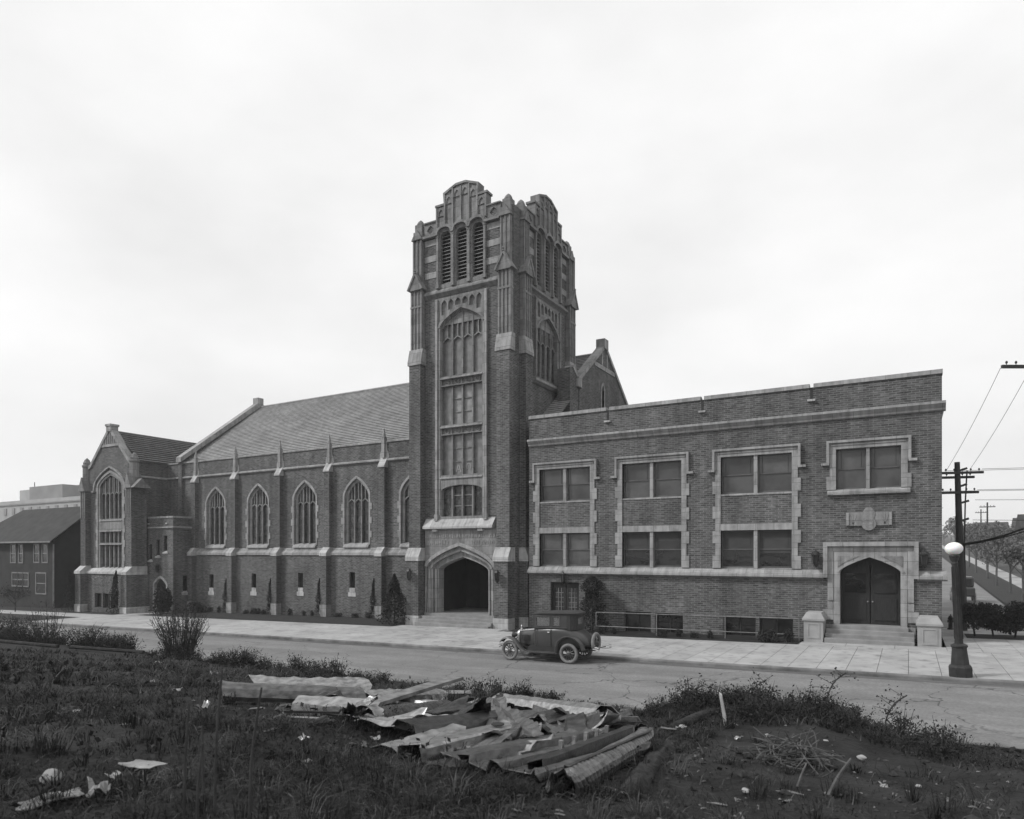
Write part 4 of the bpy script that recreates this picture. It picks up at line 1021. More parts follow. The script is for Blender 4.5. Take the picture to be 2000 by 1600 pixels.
P(MB().box(-56.2, -53.7, 34.5, 35.2, -1.4, -0.92), 'step', 'step_stone')
lantern((-55.1, 35.1, 2.85), (0, -1))
# ================= hall wing (right)
YH = 34.9
fH = FY(YH)
hl, hr = -19.12, 1.28
WG = [(-18.42, -15.24), (-13.36, -10.12), (-8.13, -4.79)]
W4 = (-2.88, -0.26)
BW = [(-13.26, -11.77), (-11.55, -10.05), (-8.0, -6.45), (-6.28, -4.74)]
DR = (-17.72, -15.93)
EC, EH = -1.5, 1.22
hh = []
for a, b_ in WG: hh += [rect(a, b_, 7.02, 8.93), rect(a, b_, 3.32, 5.22)]
hh += [rect(W4[0], W4[1], 7.0, 8.92)]
hh += [rect(a, b_, -0.28, 0.95) for a, b_ in BW]
EF = 0.80
outer = [(hl, -1.2), (DR[0], -1.2), (DR[0], 2.44), (DR[1], 2.44), (DR[1], -1.2), (-3.0, -1.2), (-3.0, 4.2), (0.0, 4.2), (0.0, -1.2), (hr, -1.2), (hr, 11.9), (hl, 11.9)]
hall = P(MB().plate(fH, outer, hh, 0, 0.45), 'hall_wall', 'brick')
P(MB().box(0.85, 1.275, 35.36, 52, -1, 11.88).box(hl, 1.27, 52, 52.4, -1, 11.88), 'hall_wall', 'brick')
P(MB().box(hl, 0.84, 35.4, 51.9, 10.9, 11.1), 'hall_roof', 'roof_dark')
P(MB().box(hl + 0.003, hl + 0.4, 35.36, 52, -1, 11.88).box(-20.1, hl + 0.002, 36.6, 37.0, -1, 12.0), 'return_wall', 'brick')
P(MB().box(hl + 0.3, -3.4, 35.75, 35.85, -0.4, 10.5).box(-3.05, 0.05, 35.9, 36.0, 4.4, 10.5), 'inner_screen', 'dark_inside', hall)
# cornice and coping, the coping cut by three scuppers
P(MB().profile(fH, [(0.05, 10.68), (-0.26, 10.66), (-0.26, 10.54), (-0.10, 10.38), (-0.10, 10.30), (0.05, 10.24)], hl, hr + 0.14), 'cornice', 'stone', hall)
P(MB().profile(FX(hr), [(0.05, 10.68), (-0.137, 10.66), (-0.137, 10.54), (-0.06, 10.38), (-0.06, 10.30), (0.05, 10.24)], 34.91, 52), 'cornice', 'stone', hall)
cuts = [hl, -14.21, -9.05, -3.93, hr + 0.03]
for i in range(4):
    P(MB().profile(fH, [(0.5, 11.94), (0.2, 12.1), (-0.05, 12.07), (-0.07, 11.88), (0.5, 11.88)], cuts[i] + (0.09 if i else 0), cuts[i + 1] - (0.09 if i < 3 else 0)), 'coping', 'stone', hall)
for x in cuts[1:4]:
    P(MB().fbox(fH, x - 0.06, x + 0.06, 11.32, 11.9, -0.015, 0.01), 'scupper_stain', 'dark_metal', hall)
    P(MB().fbox(fH, x - 0.17, x + 0.17, 11.24, 11.33, -0.14, 0.02), 'scupper_lip', 'plinth', hall)
RW = random.Random(4)
def sash(a, b_, v0, v1, parent, n=2, shade=0.55):
    fr_ = P(MB().plate(fH, rect(a, b_, v0, v1), [rect(a + 0.07, b_ - 0.07, v0 + 0.08, v1 - 0.06)], 0.19, 0.27), 'sash_frame', 'sash_paint', parent)
    vm = v0 + (v1 - v0) * 0.5
    P(MB().fbox(fH, a + 0.06, b_ - 0.06, vm, v1 - 0.05, 0.215, 0.23), 'pane', 'glass_shade' if shade else 'glass_hall', parent)
    P(MB().fbox(fH, a + 0.06, b_ - 0.06, v0 + 0.07, vm, 0.235, 0.25), 'pane', 'glass_shade' if shade > 1 else 'glass_hall', parent)
    P(MB().fbox(fH, a + 0.05, b_ - 0.05, vm - 0.03, vm + 0.03, 0.18, 0.256), 'meeting_rail', 'sash_paint', parent)
    if shade < 2:
        hb = v0 + (v1 - v0) * RW.choice((0.5, 0.62, 0.75, 0.4, 0.86)); P(MB().fbox(fH, a + 0.08, b_ - 0.08, hb, v1 - 0.06, 0.208, 0.214), 'window_shade', 'shade_cloth', parent)
    for q in (a + 0.2, b_ - 0.2): P(MB().fbox(fH, q - 0.01, q + 0.01, vm + 0.04, v1 - 0.06, 0.205, 0.216), 'lead_line', 'dark_metal', parent)
def jambs(a, b_, v0, v1, parent, step=0.62):
    v = v0; k = 0
    while v < v1 - 0.1:
        h = min(step, v1 - v)
        wid = 0.40 if k % 2 == 0 else 0.26
        quoin(fH, 0, a - wid, a + 0.0, v + 0.005, v + h - 0.005, -0.06, 0.2, parent)
        quoin(fH, 0, b_ - 0.0, b_ + wid, v + 0.005, v + h - 0.005, -0.06, 0.2, parent)
        v += h; k += 1
def hood(a, b_, v, parent):
    pts = [(a - 0.62, v - 1.02), (a - 0.34, v - 1.02), (a - 0.34, v), (b_ + 0.34, v), (b_ + 0.34, v - 1.02), (b_ + 0.62, v - 1.02)]
    P(MB().sweep(fH, pts, 0.11, -0.17, 0.02), 'hood_mould', 'stone', parent)
    P(MB().fbox(fH, a - 0.285, b_ + 0.285, v - 0.34, v - 0.06, -0.06, 0.2).sweep(fH, [(a - 0.2, v - 0.16), (b_ + 0.2, v - 0.16)], 0.05, -0.1, -0.05), 'lintel', 'stone', parent)
    for s, u in ((-1, a), (1, b_)):
        a_, c_ = sorted((u, u + s * 0.285))
        P(MB().fbox(fH, a_, c_, v - 0.98, v - 0.34, -0.06, 0.2), 'jamb_stone', 'stone', parent)
for i, (a, b_) in enumerate(WG):
    m_ = (a + b_) / 2
    w = P(MB().fbox(fH, m_ - 0.085, m_ + 0.085, 7.02, 8.93, 0.0, 0.28), 'hall_window', 'stone')
    P(MB().fbox(fH, m_ - 0.085, m_ + 0.085, 3.32, 5.22, 0.0, 0.28), 'mullion', 'stone', w)
    hood(a, b_, 9.24, w)
    jambs(a, b_, 3.34, 8.26, w)
    P(MB().fbox(fH, a - 0.0, b_ + 0.0, 5.22, 5.54, -0.05, 0.2), 'transom_band', 'stone', w)
    P(MB().profile(fH, [(0.2, 7.06), (-0.03, 7.02), (-0.03, 6.95), (0.2, 6.93)], a + 0.005, b_ - 0.005), 'sill', 'stone', w)
    for x0, x1 in ((a, m_ - 0.085), (m_ + 0.085, b_)):
        sash(x0, x1, 7.06, 8.91, w, shade=2); sash(x0, x1, 3.36, 5.20, w, shade=0 if i else 2)
a, b_ = W4; m_ = (a + b_) / 2
w = P(MB().fbox(fH, m_ - 0.07, m_ + 0.07, 7.0, 8.92, 0.0, 0.28), 'hall_window', 'stone')
hood(a, b_, 9.24, w); jambs(a, b_, 7.02, 8.26, w, 0.62)
P(MB().profile(fH, [(0.2, 7.06), (-0.02, 7.0), (-0.2, 6.92), (-0.2, 6.78), (0.2, 6.76)], a - 0.36, b_ + 0.36), 'sill', 'stone', w)
for x0, x1 in ((a, m_ - 0.07), (m_ + 0.07, b_)): sash(x0, x1, 7.04, 8.9, w, shade=2)
# sill band
sb = [(0.2, 3.36), (0.0, 3.30), (-0.24, 3.06), (-0.24, 2.95), (-0.06, 2.88), (0.2, 2.86)]
P(MB().profile(fH, sb, hl, -3.42), 'sill_band', 'stone', hall)
P(MB().profile(fH, [(d, v + 0.0) for d, v in sb], 0.36, hr + 0.2), 'sill_band', 'stone', hall)
# plaque: panel with a round shield
pl = P(MB().fbox(fH, -2.47, -0.6, 5.34, 5.95, -0.09, 0.02), 'plaque', 'stone_tower')
disc = [(-1.53 + 0.30 * cos(q * pi / 10), 5.42 + 0.30 * sin(q * pi / 10)) for q in range(20)]
P(MB().plate(fH, disc, [], -0.13, -0.085), 'shield', 'stone_carved', pl)
disc2 = [(-1.53 + 0.25 * cos(q * pi / 10), 5.86 + 0.32 * sin(q * pi / 10)) for q in range(20)]
P(MB().plate(fH, disc2, [], -0.12, -0.084), 'shield', 'stone_carved', pl)
stroke(fH, pl, [((-1.76, 5.6), (-1.3, 5.6)), ((-1.62, 5.3), (-1.68, 5.5)), ((-1.42, 5.3), (-1.38, 5.5))], 0.04, -0.12, 'carving', 'stone_tower')
for s in (-1, 1):
    u = -1.53 + s * 0.64
    stroke(fH, pl, [((u, 5.42), (u - 0.13, 5.82)), ((u, 5.42), (u + 0.13, 5.82)), ((u, 5.42), (u, 5.86))], 0.045, -0.085, 'carving', 'stone_tower')
    P(MB().fbox(fH, -1.53 + s * 0.86 - 0.05, -1.53 + s * 0.86 + 0.05, 5.36, 5.93, -0.12, -0.085), 'panel_end', 'stone', pl)
# entrance
ent = P(MB().plate(fH, [(-2.98, EF), (EC - EH, EF)] + archpts(EC, EH, 3.22, 0.68, 0.6) + [(EC + EH, EF), (-0.02, EF), (-0.02, 4.18), (-2.98, 4.18)], [], -0.07, 0.5), 'entrance', 'stone')
P(MB().sweep(fH, archpts(EC, EH + 0.09, 3.22, 0.74, 0.6), 0.1, -0.13, 0.0), 'arch_mould', 'stone', ent)
lab = [(-3.32, 2.95), (-3.32, 4.5), (0.32, 4.5), (0.32, 2.95)]
P(MB().sweep(fH, lab, 0.18, -0.26, 0.02), 'label_mould', 'stone', ent)
P(MB().fbox(fH, -3.23, 0.23, 4.19, 4.41, -0.1, 0.05).fbox(fH, -3.23, -2.99, 1.9, 4.18, -0.1, 0.05).fbox(fH, -0.01, 0.23, 1.9, 4.18, -0.1, 0.05), 'entrance_surround', 'stone', ent)
for s in (-1, 1):
    spd = [(EC + s * 1.3, 3.95), (EC + s * 0.45, 3.95), (EC + s * 1.05, 3.65), (EC + s * 1.3, 3.45)]
    P(MB().plate(fH, spd, [], -0.10, -0.068), 'spandrel', 'stone_carved', ent)
    for k, (v, wd) in enumerate(((0.3, 0.3), (1.0, 0.45), (1.5, 0.25), (2.0, 0.42), (2.5, 0.25))):
        a_, b_ = sorted((EC + s * 1.49, EC + s * (1.49 + wd)))
        if v < 1.9: quoin(fH, 0, a_, b_, v, v + 0.48, -0.05, 0.1, ent)
    dr = P(MB().box(EC + s * 0.62 - 0.6, EC + s * 0.62 + 0.6, 35.52, 35.6, EF, 4.1), 'entrance_door', 'dark_wood')
    for q in range(2):
        P(MB().box(EC + s * 0.62 - 0.44, EC + s * 0.62 + 0.44, 35.48, 35.53, EF + 0.2 + 1.25 * q, EF + 1.2 + 1.25 * q - (0.0 if not q else 0.1)), 'door_panel', 'glass_hall' if q else 'dark_wood', dr)
    P(MB().lathe([(0.0, -0.05), (0.04, -0.03), (0.03, 0.0)], 8, (EC + s * 0.1, 35.50, EF + 1.05), Matrix.Rotation(radians(-90), 3, 'X')), 'door_handle', 'louver_paint', dr)
P(MB().box(-2.75, -0.25, 35.41, 35.7, 3.6, 4.15).box(-2.78, -2.70, 35.41, 35.7, EF, 4.2).box(-0.30, -0.22, 35.41, 35.7, EF, 4.2), 'door_frame', 'dark_wood', ent)
for k in range(4):
    P(MB().box(-3.25 + 0.22 * max(0, 1 - k), 0.25 - 0.22 * max(0, 1 - k), 34.55 - 0.33 * k + (0.0), 35.6 if k == 0 else 34.55 - 0.33 * (k - 1) + 0.01, -0.5, EF - 0.175 * k), 'step', 'step_stone', bevel=0.015)
for x0, x1 in ((-4.12, -3.3), (0.36, 1.22)):
    pd = P(MB().box(x0, x1, 33.62, 34.8, -0.3, 1.1), 'pedestal', 'concrete_pale', bevel=0.015)
    P(MB().hexa([(x0 - 0.06, 33.56, 1.1), (x1 + 0.06, 33.56, 1.1), (x1 + 0.06, 34.84, 1.1), (x0 - 0.06, 34.84, 1.1), (x0 + 0.1, 33.72, 1.38), (x1 - 0.1, 33.72, 1.38), (x1 - 0.1, 34.84, 1.38), (x0 + 0.1, 34.84, 1.38)]).box(x0 - 0.06, x1 + 0.06, 33.56, 34.84, 1.02, 1.105), 'pedestal_cap', 'concrete_pale', pd)
    P(MB().plate(FY(33.62), rect(x0 + 0.14, x1 - 0.14, 0.22, 0.92), [rect(x0 + 0.21, x1 - 0.21, 0.29, 0.85)], -0.025, 0.01), 'panel_moulding', 'concrete_pale', pd)
lantern((-3.72, 34.9, 3.85), (0, -1), s=1.3); lantern((0.62, 34.9, 3.85), (0, -1), s=1.3)
# small double door with leaded lights
for k, (a, b_) in enumerate(((DR[0] + 0.08, -16.84), (-16.80, DR[1] - 0.08))):
    d_ = P(MB().plate(fH, rect(a, b_, 0.1, 2.36), [rect(a + 0.14, b_ - 0.14, 0.75, 2.1)], 0.2, 0.27), 'side_door', 'dark_wood')
    P(MB().fbox(fH, a + 0.13, b_ - 0.13, 0.74, 2.12, 0.23, 0.24), 'pane', 'glass_nave', d_)
    for q in range(1, 3): P(MB().fbox(fH, a + 0.14 + q * 0.19 - 0.012, a + 0.14 + q * 0.19 + 0.012, 0.75, 2.1, 0.2, 0.228), 'lead_bar', 'louver_paint', d_)
    for q in range(1, 5): P(MB().fbox(fH, a + 0.14, b_ - 0.14, 0.75 + q * 0.27 - 0.012, 0.75 + q * 0.27 + 0.012, 0.2, 0.228), 'lead_bar', 'louver_paint', d_)
P(MB().fbox(fH, DR[0], DR[1], -0.1, 0.1, -0.3, 0.4), 'door_sill', 'step_stone')
P(MB().plate(fH, rect(DR[0], DR[1], 0.1, 2.44), [rect(DR[0] + 0.08, DR[1] - 0.08, 0.1, 2.36)], 0.15, 0.3), 'door_frame', 'dark_wood')
lantern((-16.83, 34.9, 2.72), (0, -1), s=0.9)
for a, b_ in BW:
    w = P(MB().plate(fH, rect(a, b_, -0.28, 0.95), [rect(a + 0.07, (a + b_) / 2 - 0.03, -0.2, 0.88), rect((a + b_) / 2 + 0.03, b_ - 0.07, -0.2, 0.88)], 0.26, 0.33), 'basement_window', 'dark_wood')
    P(MB().fbox(fH, a + 0.05, b_ - 0.05, -0.24, 0.9, 0.30, 0.31), 'pane', 'glass_hall', w)
# pipe railing in front of the basement lights
rl = thing('pipe_railing', 'thin pale pipe railing in front of the basement windows of the hall', 'railing', (-14.3, 33.5, gz(-14.3) + 0.1), world=True)
for zz in (0.95, 0.22):
    P(MB().tube([(-14.3, 33.5, zz), (-4.3, 33.5, zz + 0.14)], 0.024, 6), 'rail', 'stone_tower', rl)
for x in (-14.3, -11.0, -7.6, -4.3):
    P(MB().tube([(x, 33.5, gz(x) + 0.1), (x, 33.5, 0.95 + (x + 14.3) * 0.014)], 0.024, 6), 'post', 'stone_tower', rl)
# ------------------------------------------------------------------ parked coupe
car = thing('parked_car', 'dark old-fashioned coupe with spare wheel on its back, parked at the kerb', 'car',
            (-11.42, 24.78, gz(-11.42)), (0, radians(1.15), pi))
def cp(mb, name, mat, parent=car, **k): return mb.build(name, mat, parent, **k)
def ring(x, w, zb, zt, n=20, p=4.0):
    zc, h = (zb + zt) / 2, (zt - zb) / 2; out = []
    for k in range(n):
        q = 2 * pi * k / n + pi / n
        cx_, sx = cos(q), sin(q)
        out.append((x, math.copysign(abs(cx_) ** (2 / p), cx_) * w, zc + math.copysign(abs(sx) ** (2 / p), sx) * h))
    return out
def loft(rings, caps=True):
    m_ = MB(); n = len(rings[0])
    for r in rings: m_.v.extend(r)
    for i in range(len(rings) - 1):
        for k in range(n): m_.f.append((i * n + k, i * n + (k + 1) % n, (i + 1) * n + (k + 1) % n, (i + 1) * n + k))
    if caps: m_.f += [tuple(range(n - 1, -1, -1)), tuple(range((len(rings) - 1) * n, len(rings) * n))]
    return m_
body = cp(loft([ring(1.62, 0.57, 0.55, 1.33, p=5), ring(1.45, 0.60, 0.55, 1.355, p=7), ring(0.7, 0.64, 0.55, 1.37, p=8), ring(0.25, 0.65, 0.55, 1.38, p=7), ring(0.05, 0.63, 0.56, 1.37, p=5),
                ring(-0.15, 0.59, 0.57, 1.31, p=4), ring(-0.35, 0.53, 0.58, 1.21, p=3.4), ring(-0.52, 0.46, 0.6, 1.08, p=3), ring(-0.68, 0.37, 0.62, 0.93, p=2.8), ring(-0.78, 0.24, 0.66, 0.82, p=2.6)]), 'body', 'car_paint', smooth=True)
hood = cp(loft([ring(2.46, 0.27, 0.58, 1.16, p=4), ring(2.1, 0.36, 0.57, 1.20, p=4.2), ring(1.72, 0.46, 0.56, 1.24, p=4.6), ring(1.60, 0.565, 0.55, 1.325, p=5)]), 'hood', 'car_paint', smooth=True)
for s in (-1, 1):
    cp(MB().tube([(2.44, s * 0.2, 1.165), (1.7, s * 0.3, 1.245)], 0.012, 6), 'hood_moulding', 'nickel', hood)
    for k in range(7): cp(MB().box(1.85 + k * 0.07, 1.87 + k * 0.07, s * 0.44 - 0.03, s * 0.44 + 0.005 if s > 0 else s * 0.44 + 0.03, 0.78, 1.02), 'louver', 'car_paint', hood)
rad = cp(loft([ring(2.44, 0.29, 0.55, 1.19, p=4), ring(2.52, 0.29, 0.55, 1.19, p=4)]), 'radiator_shell', 'nickel', smooth=False)
cp(loft([ring(2.515, 0.24, 0.6, 1.13, p=4), ring(2.53, 0.24, 0.6, 1.13, p=4)]), 'radiator_core', 'dark_metal', rad)
cp(MB().lathe([(0.04, 0), (0.045, 0.04), (0.015, 0.06), (0.02, 0.12), (0.035, 0.15), (0.0, 0.2)], 10, (2.48, 0, 1.19)), 'radiator_cap', 'nickel', rad)
# cab: sides with window openings, rounded back with a window
cyw = 0.61
for s in (-1, 1):
    fS = lambda u, v, d, s=s: (u, s * (cyw - 0.035 * (v - 1.33) - d), v)
    sd_ = cp(MB().plate(fS, [(1.56, 1.31), (1.60, 1.88), (0.12, 1.9), (0.12, 1.34)], [rect(0.86, 1.49, 1.43, 1.83), rect(0.42, 0.74, 1.45, 1.83)], 0.0, 0.05), 'cab_side', 'car_paint')
    for a, b_, z0 in ((0.86, 1.49, 1.43), (0.42, 0.74, 1.45)):
        cp(MB().fbox(fS, a - 0.01, b_ + 0.01, z0 - 0.01, 1.84, 0.02, 0.028), 'side_glass', 'car_glass', sd_)
        cp(MB().sweep(fS, [(a, z0), (b_, z0), (b_, 1.83), (a, 1.83)], 0.03, -0.012, 0.01, True), 'window_moulding', 'car_fender', sd_)
    cp(MB().sweep(fS, [(1.56, 1.37), (0.1, 1.385)], 0.03, -0.03, 0.0), 'belt_moulding', 'car_fender', sd_)
    fD = lambda u, v, d, s=s: (u, s * (0.655 - d), v)
    cp(MB().sweep(fD, [(1.47, 0.62), (1.5, 1.36)], 0.012, 0.0, 0.02).sweep(fD, [(0.80, 0.62), (0.80, 1.36)], 0.012, 0.0, 0.02), 'door_gap', 'dark_metal')
    cp(MB().tube([(0.92, s * 0.66, 1.2), (0.92, s * 0.70, 1.2), (0.83, s * 0.70, 1.2)], 0.012, 6), 'door_handle', 'nickel')
arc = [(0.12, 0.61), (-0.02, 0.59), (-0.13, 0.52), (-0.2, 0.40), (-0.22, 0.25)]
for s in (-1, 1):
    lo_o = [(a, s * b_, 1.28) for a, b_ in arc]; hi_o = [(a + 0.02 * k / 4, s * (b_ - 0.02), 1.9) for k, (a, b_) in enumerate(arc)]
    lo_i = [(a + 0.04, s * (b_ - 0.04), 1.28) for a, b_ in arc]; hi_i = [(a + 0.05, s * (b_ - 0.06), 1.9) for a, b_ in arc]
    cp(loft([[lo_o[k], lo_i[k], hi_i[k], hi_o[k]] for k in range(5)]), 'cab_quarter', 'car_fabric')
fBk = lambda u, v, d: (-0.225 + 0.03 * (v - 1.28) + d, u, v)
bk = cp(MB().plate(fBk, rect(-0.27, 0.27, 1.28, 1.9), [rect(-0.24, 0.24, 1.5, 1.76)], 0, 0.04), 'back_panel', 'car_fabric')
cp(MB().fbox(fBk, -0.25, 0.25, 1.49, 1.77, 0.015, 0.022), 'rear_glass', 'car_glass', bk)
roof = cp(loft([ring(1.72, 0.50, 1.865, 1.905, p=3), ring(1.64, 0.60, 1.86, 1.94, p=4), ring(1.2, 0.64, 1.87, 1.985, p=4), ring(0.4, 0.65, 1.87, 2.01, p=4), ring(0.0, 0.62, 1.87, 2.0, p=4), ring(-0.2, 0.52, 1.87, 1.975, p=3.4), ring(-0.29, 0.36, 1.88, 1.94, p=3)]), 'roof', 'car_fabric', smooth=True)
cp(MB().hexa([(1.62, -0.55, 1.84), (1.62, 0.55, 1.84), (1.62, 0.55, 1.86), (1.62, -0.55, 1.86), (1.84, -0.52, 1.79), (1.84, 0.52, 1.79), (1.84, 0.52, 1.81), (1.84, -0.52, 1.81)]), 'sun_visor', 'car_paint', roof)
fWs = lambda u, v, d: (1.60 + 0.06 * (v - 1.33) - d, u, v)
ws = cp(MB().plate(fWs, rect(-0.57, 0.57, 1.31, 1.87), [rect(-0.52, 0.52, 1.37, 1.82)], 0, 0.05), 'windshield_frame', 'car_paint')
cp(MB().fbox(fWs, -0.53, 0.53, 1.36, 1.83, 0.02, 0.028), 'windshield', 'car_glass', ws)
# fenders
def fender(path, y0, y1, crown, name):
    m_ = MB(); n = 6; P_ = [Vector((x, 0, z)) for x, z in path]
    rows_ = []
    for i, p in enumerate(P_):
        t = (P_[min(i + 1, len(P_) - 1)] - P_[max(i - 1, 0)]).normalized(); nn = Vector((-t.z, 0, t.x))
        if nn.z < 0 and abs(nn.z) > 0.2: nn = -nn
        if i and (nn - prev).length > 1.4: nn = -nn
        prev = nn
        row = []
        for k in range(n + 1):
            f_ = k / n; y = y0 + (y1 - y0) * f_
            off = -crown * (2 * f_ - 1) ** 4
            q = p + nn * off
            row.append((q.x, y, q.z))
        for k in range(n, -1, -1):
            f_ = k / n; y = y0 + (y1 - y0) * f_ ; off = -crown * (2 * f_ - 1) ** 4 - 0.014
            q = p + nn * off; row.append((q.x, y, q.z))
        rows_.append(row)
    return cp(loft(rows_), name, 'car_fender', smooth=True)
def smooth_path(pts, n=24):
    out = []
    for i in range(n + 1):
        t = i / n * (len(pts) - 1); k = min(int(t), len(pts) - 2); f_ = t - k
        p0, p1, p2, p3 = pts[max(k - 1, 0)], pts[k], pts[k + 1], pts[min(k + 2, len(pts) - 1)]
        out.append(tuple(0.5 * (2 * b + (c_ - a) * f_ + (2 * a - 5 * b + 4 * c_ - d) * f_ ** 2 + (3 * b - a - 3 * c_ + d) * f_ ** 3) for a, b, c_, d in zip(p0, p1, p2, p3)))
    return out
ff = smooth_path([(3.10, 0.74), (2.98, 0.88), (2.72, 0.965), (2.45, 0.91), (2.24, 0.72), (2.06, 0.52), (1.92, 0.42)])
rf = smooth_path([(0.47, 0.40), (0.45, 0.62), (0.36, 0.84), (0.16, 0.98), (-0.05, 1.01), (-0.30, 0.94), (-0.49, 0.76), (-0.60, 0.52)])
for s in (-1, 1):
    fender(ff, s * 0.52, s * 0.85, 0.06, 'front_fender'); fender(rf, s * 0.55, s * 0.86, 0.06, 'rear_fender')
    cp(MB().box(0.46, 1.95, min(s * 0.56, s * 0.85), max(s * 0.56, s * 0.85), 0.385, 0.42), 'running_board', 'car_fender')
    cp(MB().hexa([(0.4, s * 0.5, 0.42), (1.95, s * 0.5, 0.42), (1.95, s * 0.57, 0.42), (0.4, s * 0.57, 0.42), (0.4, s * 0.55, 0.66), (1.75, s * 0.55, 0.66), (1.75, s * 0.64, 0.66), (0.4, s * 0.64, 0.66)]), 'splash_apron', 'car_paint')
def wheel_mesh():
    def tor(R, r, n=32, k=10, flat=1.0):
        m_ = MB()
        for i in range(n):
            a = 2 * pi * i / n
            for j in range(k):
                q = 2 * pi * j / k
                m_.v.append(((R + r * cos(q)) * cos(a), r * flat * sin(q), (R + r * cos(q)) * sin(a)))
        for i in range(n):
            for j in range(k): m_.f.append((i * k + j, i * k + (j + 1) % k, ((i + 1) % n) * k + (j + 1) % k, ((i + 1) % n) * k + j))
        return m_
    ty = tor(0.335, 0.066).mesh('tyre', smooth=True); rm = tor(0.268, 0.022, 28, 6, 1.6).mesh('rim', smooth=True)
    sp = []
    hub = MB(); ax = Matrix.Rotation(radians(90), 3, 'X')
    hub.lathe([(0.0, -0.11), (0.05, -0.11), (0.055, -0.06), (0.09, -0.04), (0.09, 0.04), (0.05, 0.06), (0.0, 0.07)], 14, (0, 0, 0), ax)
    hm_ = hub.mesh('hub')
    spm = MB()
    spm.tube([(0.07, 0, 0), (0.26, 0, 0)], [0.024, 0.017], 6); spk = spm.mesh('spoke')
    return ty, rm, hm_, spk
TYM, RMM, HBM, SPM = wheel_mesh()
def wheel(name, loc, rot=(0, 0, 0), flip=1):
    w = place(TYM, name, 'tyre', car, loc, rot)
    place(RMM, 'rim', 'car_paint', w)
    place(HBM, 'hub', 'car_fender', w, None, (0, 0, 0 if flip > 0 else pi))
    for k in range(12): place(SPM, 'spoke', 'car_paint', w, None, (0, 2 * pi * k / 12, 0))
    return w
for s in (-1, 1):
    wheel('wheel', (0, s * 0.70, 0.40), flip=-s); wheel('wheel', (2.66, s * 0.70, 0.40), (0, 0, radians(-4)), flip=-s)
wheel('spare_wheel', (-0.86, 0.0, 0.80), (0, radians(0), radians(90)))
cp(MB().box(-0.85, -0.6, -0.06, 0.06, 0.7, 0.9), 'spare_bracket', 'dark_metal')
cp(MB().box(-0.65, 2.75, 0.25, 0.33, 0.42, 0.55).box(-0.65, 2.75, -0.33, -0.25, 0.42, 0.55).box(0.2, 2.2, -0.25, 0.25, 0.42, 0.56), 'chassis', 'dark_metal')
cp(MB().tube([(0, -0.66, 0.4), (0, 0.66, 0.4)], 0.045, 8).lathe([(0.0, -0.15), (0.14, -0.06), (0.14, 0.06), (0.0, 0.15)], 12, (0, 0, 0.4), Matrix.Rotation(radians(90), 3, 'Y')).tube([(2.66, -0.66, 0.36), (2.66, 0.66, 0.36)], 0.03, 8), 'axle', 'dark_metal')
for s in (-1, 1):
    ax = Matrix.Rotation(radians(90), 3, 'Y')
    hl_ = cp(MB().lathe([(0.02, -0.17), (0.08, -0.12), (0.115, -0.03), (0.125, 0.0), (0.125, 0.03)], 18, (2.66, s * 0.36, 1.0), ax), 'headlight', 'car_paint', smooth=True)
    cp(MB().lathe([(0.118, 0.0), (0.06, 0.03), (0.0, 0.04)], 18, (2.68, s * 0.36, 1.0), ax), 'lens', 'glass_house', hl_, smooth=True)
    cp(MB().tube([(2.62, s * 0.36, 0.9), (2.6, s * 0.34, 0.7)], 0.025, 8), 'lamp_stalk', 'dark_metal', hl_)
cp(MB().tube([(2.6, -0.45, 0.84), (2.6, 0.45, 0.84)], 0.018, 6), 'lamp_bar', 'dark_metal')
for z in (0.50, 0.60):
    cp(MB().tube(smooth_path([(3.14, -0.78, z), (3.28, -0.45, z), (3.32, 0, z), (3.28, 0.45, z), (3.14, 0.78, z)], 12), 0.022, 6), 'front_bumper_bar', 'nickel')
    for s in (-1, 1):
        cp(MB().tube(smooth_path([(-0.95, s * 0.34, z + 0.04), (-1.18, s * 0.5, z + 0.04), (-1.2, s * 0.76, z + 0.04), (-1.08, s * 0.84, z + 0.04)], 10), 0.02, 6), 'rear_bumper_bar', 'nickel')
for s in (-1, 1):
    cp(MB().tube([(2.75, s * 0.3, 0.5), (3.28, s * 0.4, 0.55)], 0.022, 6).tube([(-0.6, s * 0.3, 0.5), (-1.1, s * 0.4, 0.6)], 0.022, 6), 'bumper_arm', 'dark_metal')
cp(MB().lathe([(0.0, -0.05), (0.05, -0.04), (0.05, 0.03), (0.0, 0.04)], 10, (-0.66, -0.62, 0.8), Matrix.Rotation(radians(90), 3, 'Y')).tube([(-0.6, -0.58, 0.75), (-0.5, -0.5, 0.72)], 0.015, 5), 'tail_lamp', 'dark_metal')
cp(MB().box(0.25, 0.75, -0.56, 0.56, 0.7, 0.95).hexa([(0.1, -0.55, 0.85), (0.25, -0.55, 0.85), (0.25, 0.55, 0.85), (0.1, 0.55, 0.85), (0.0, -0.52, 1.5), (0.1, -0.52, 1.5), (0.1, 0.52, 1.5), (0.0, 0.52, 1.5)]), 'seat', 'interior')
sw = cp(MB().tube([(1.05 + 0.07 * cos(q), 0.3 + 0.19 * sin(q), 1.42 + 0.17 * cos(q)) for q in [2 * pi * k / 20 for k in range(21)]], 0.013, 6).tube([(1.05, 0.3, 1.42), (1.5, 0.3, 1.1)], 0.015, 6).tube([(1.0, 0.12, 1.42), (1.1, 0.48, 1.42)], 0.01, 5), 'steering_wheel', 'dark_metal')
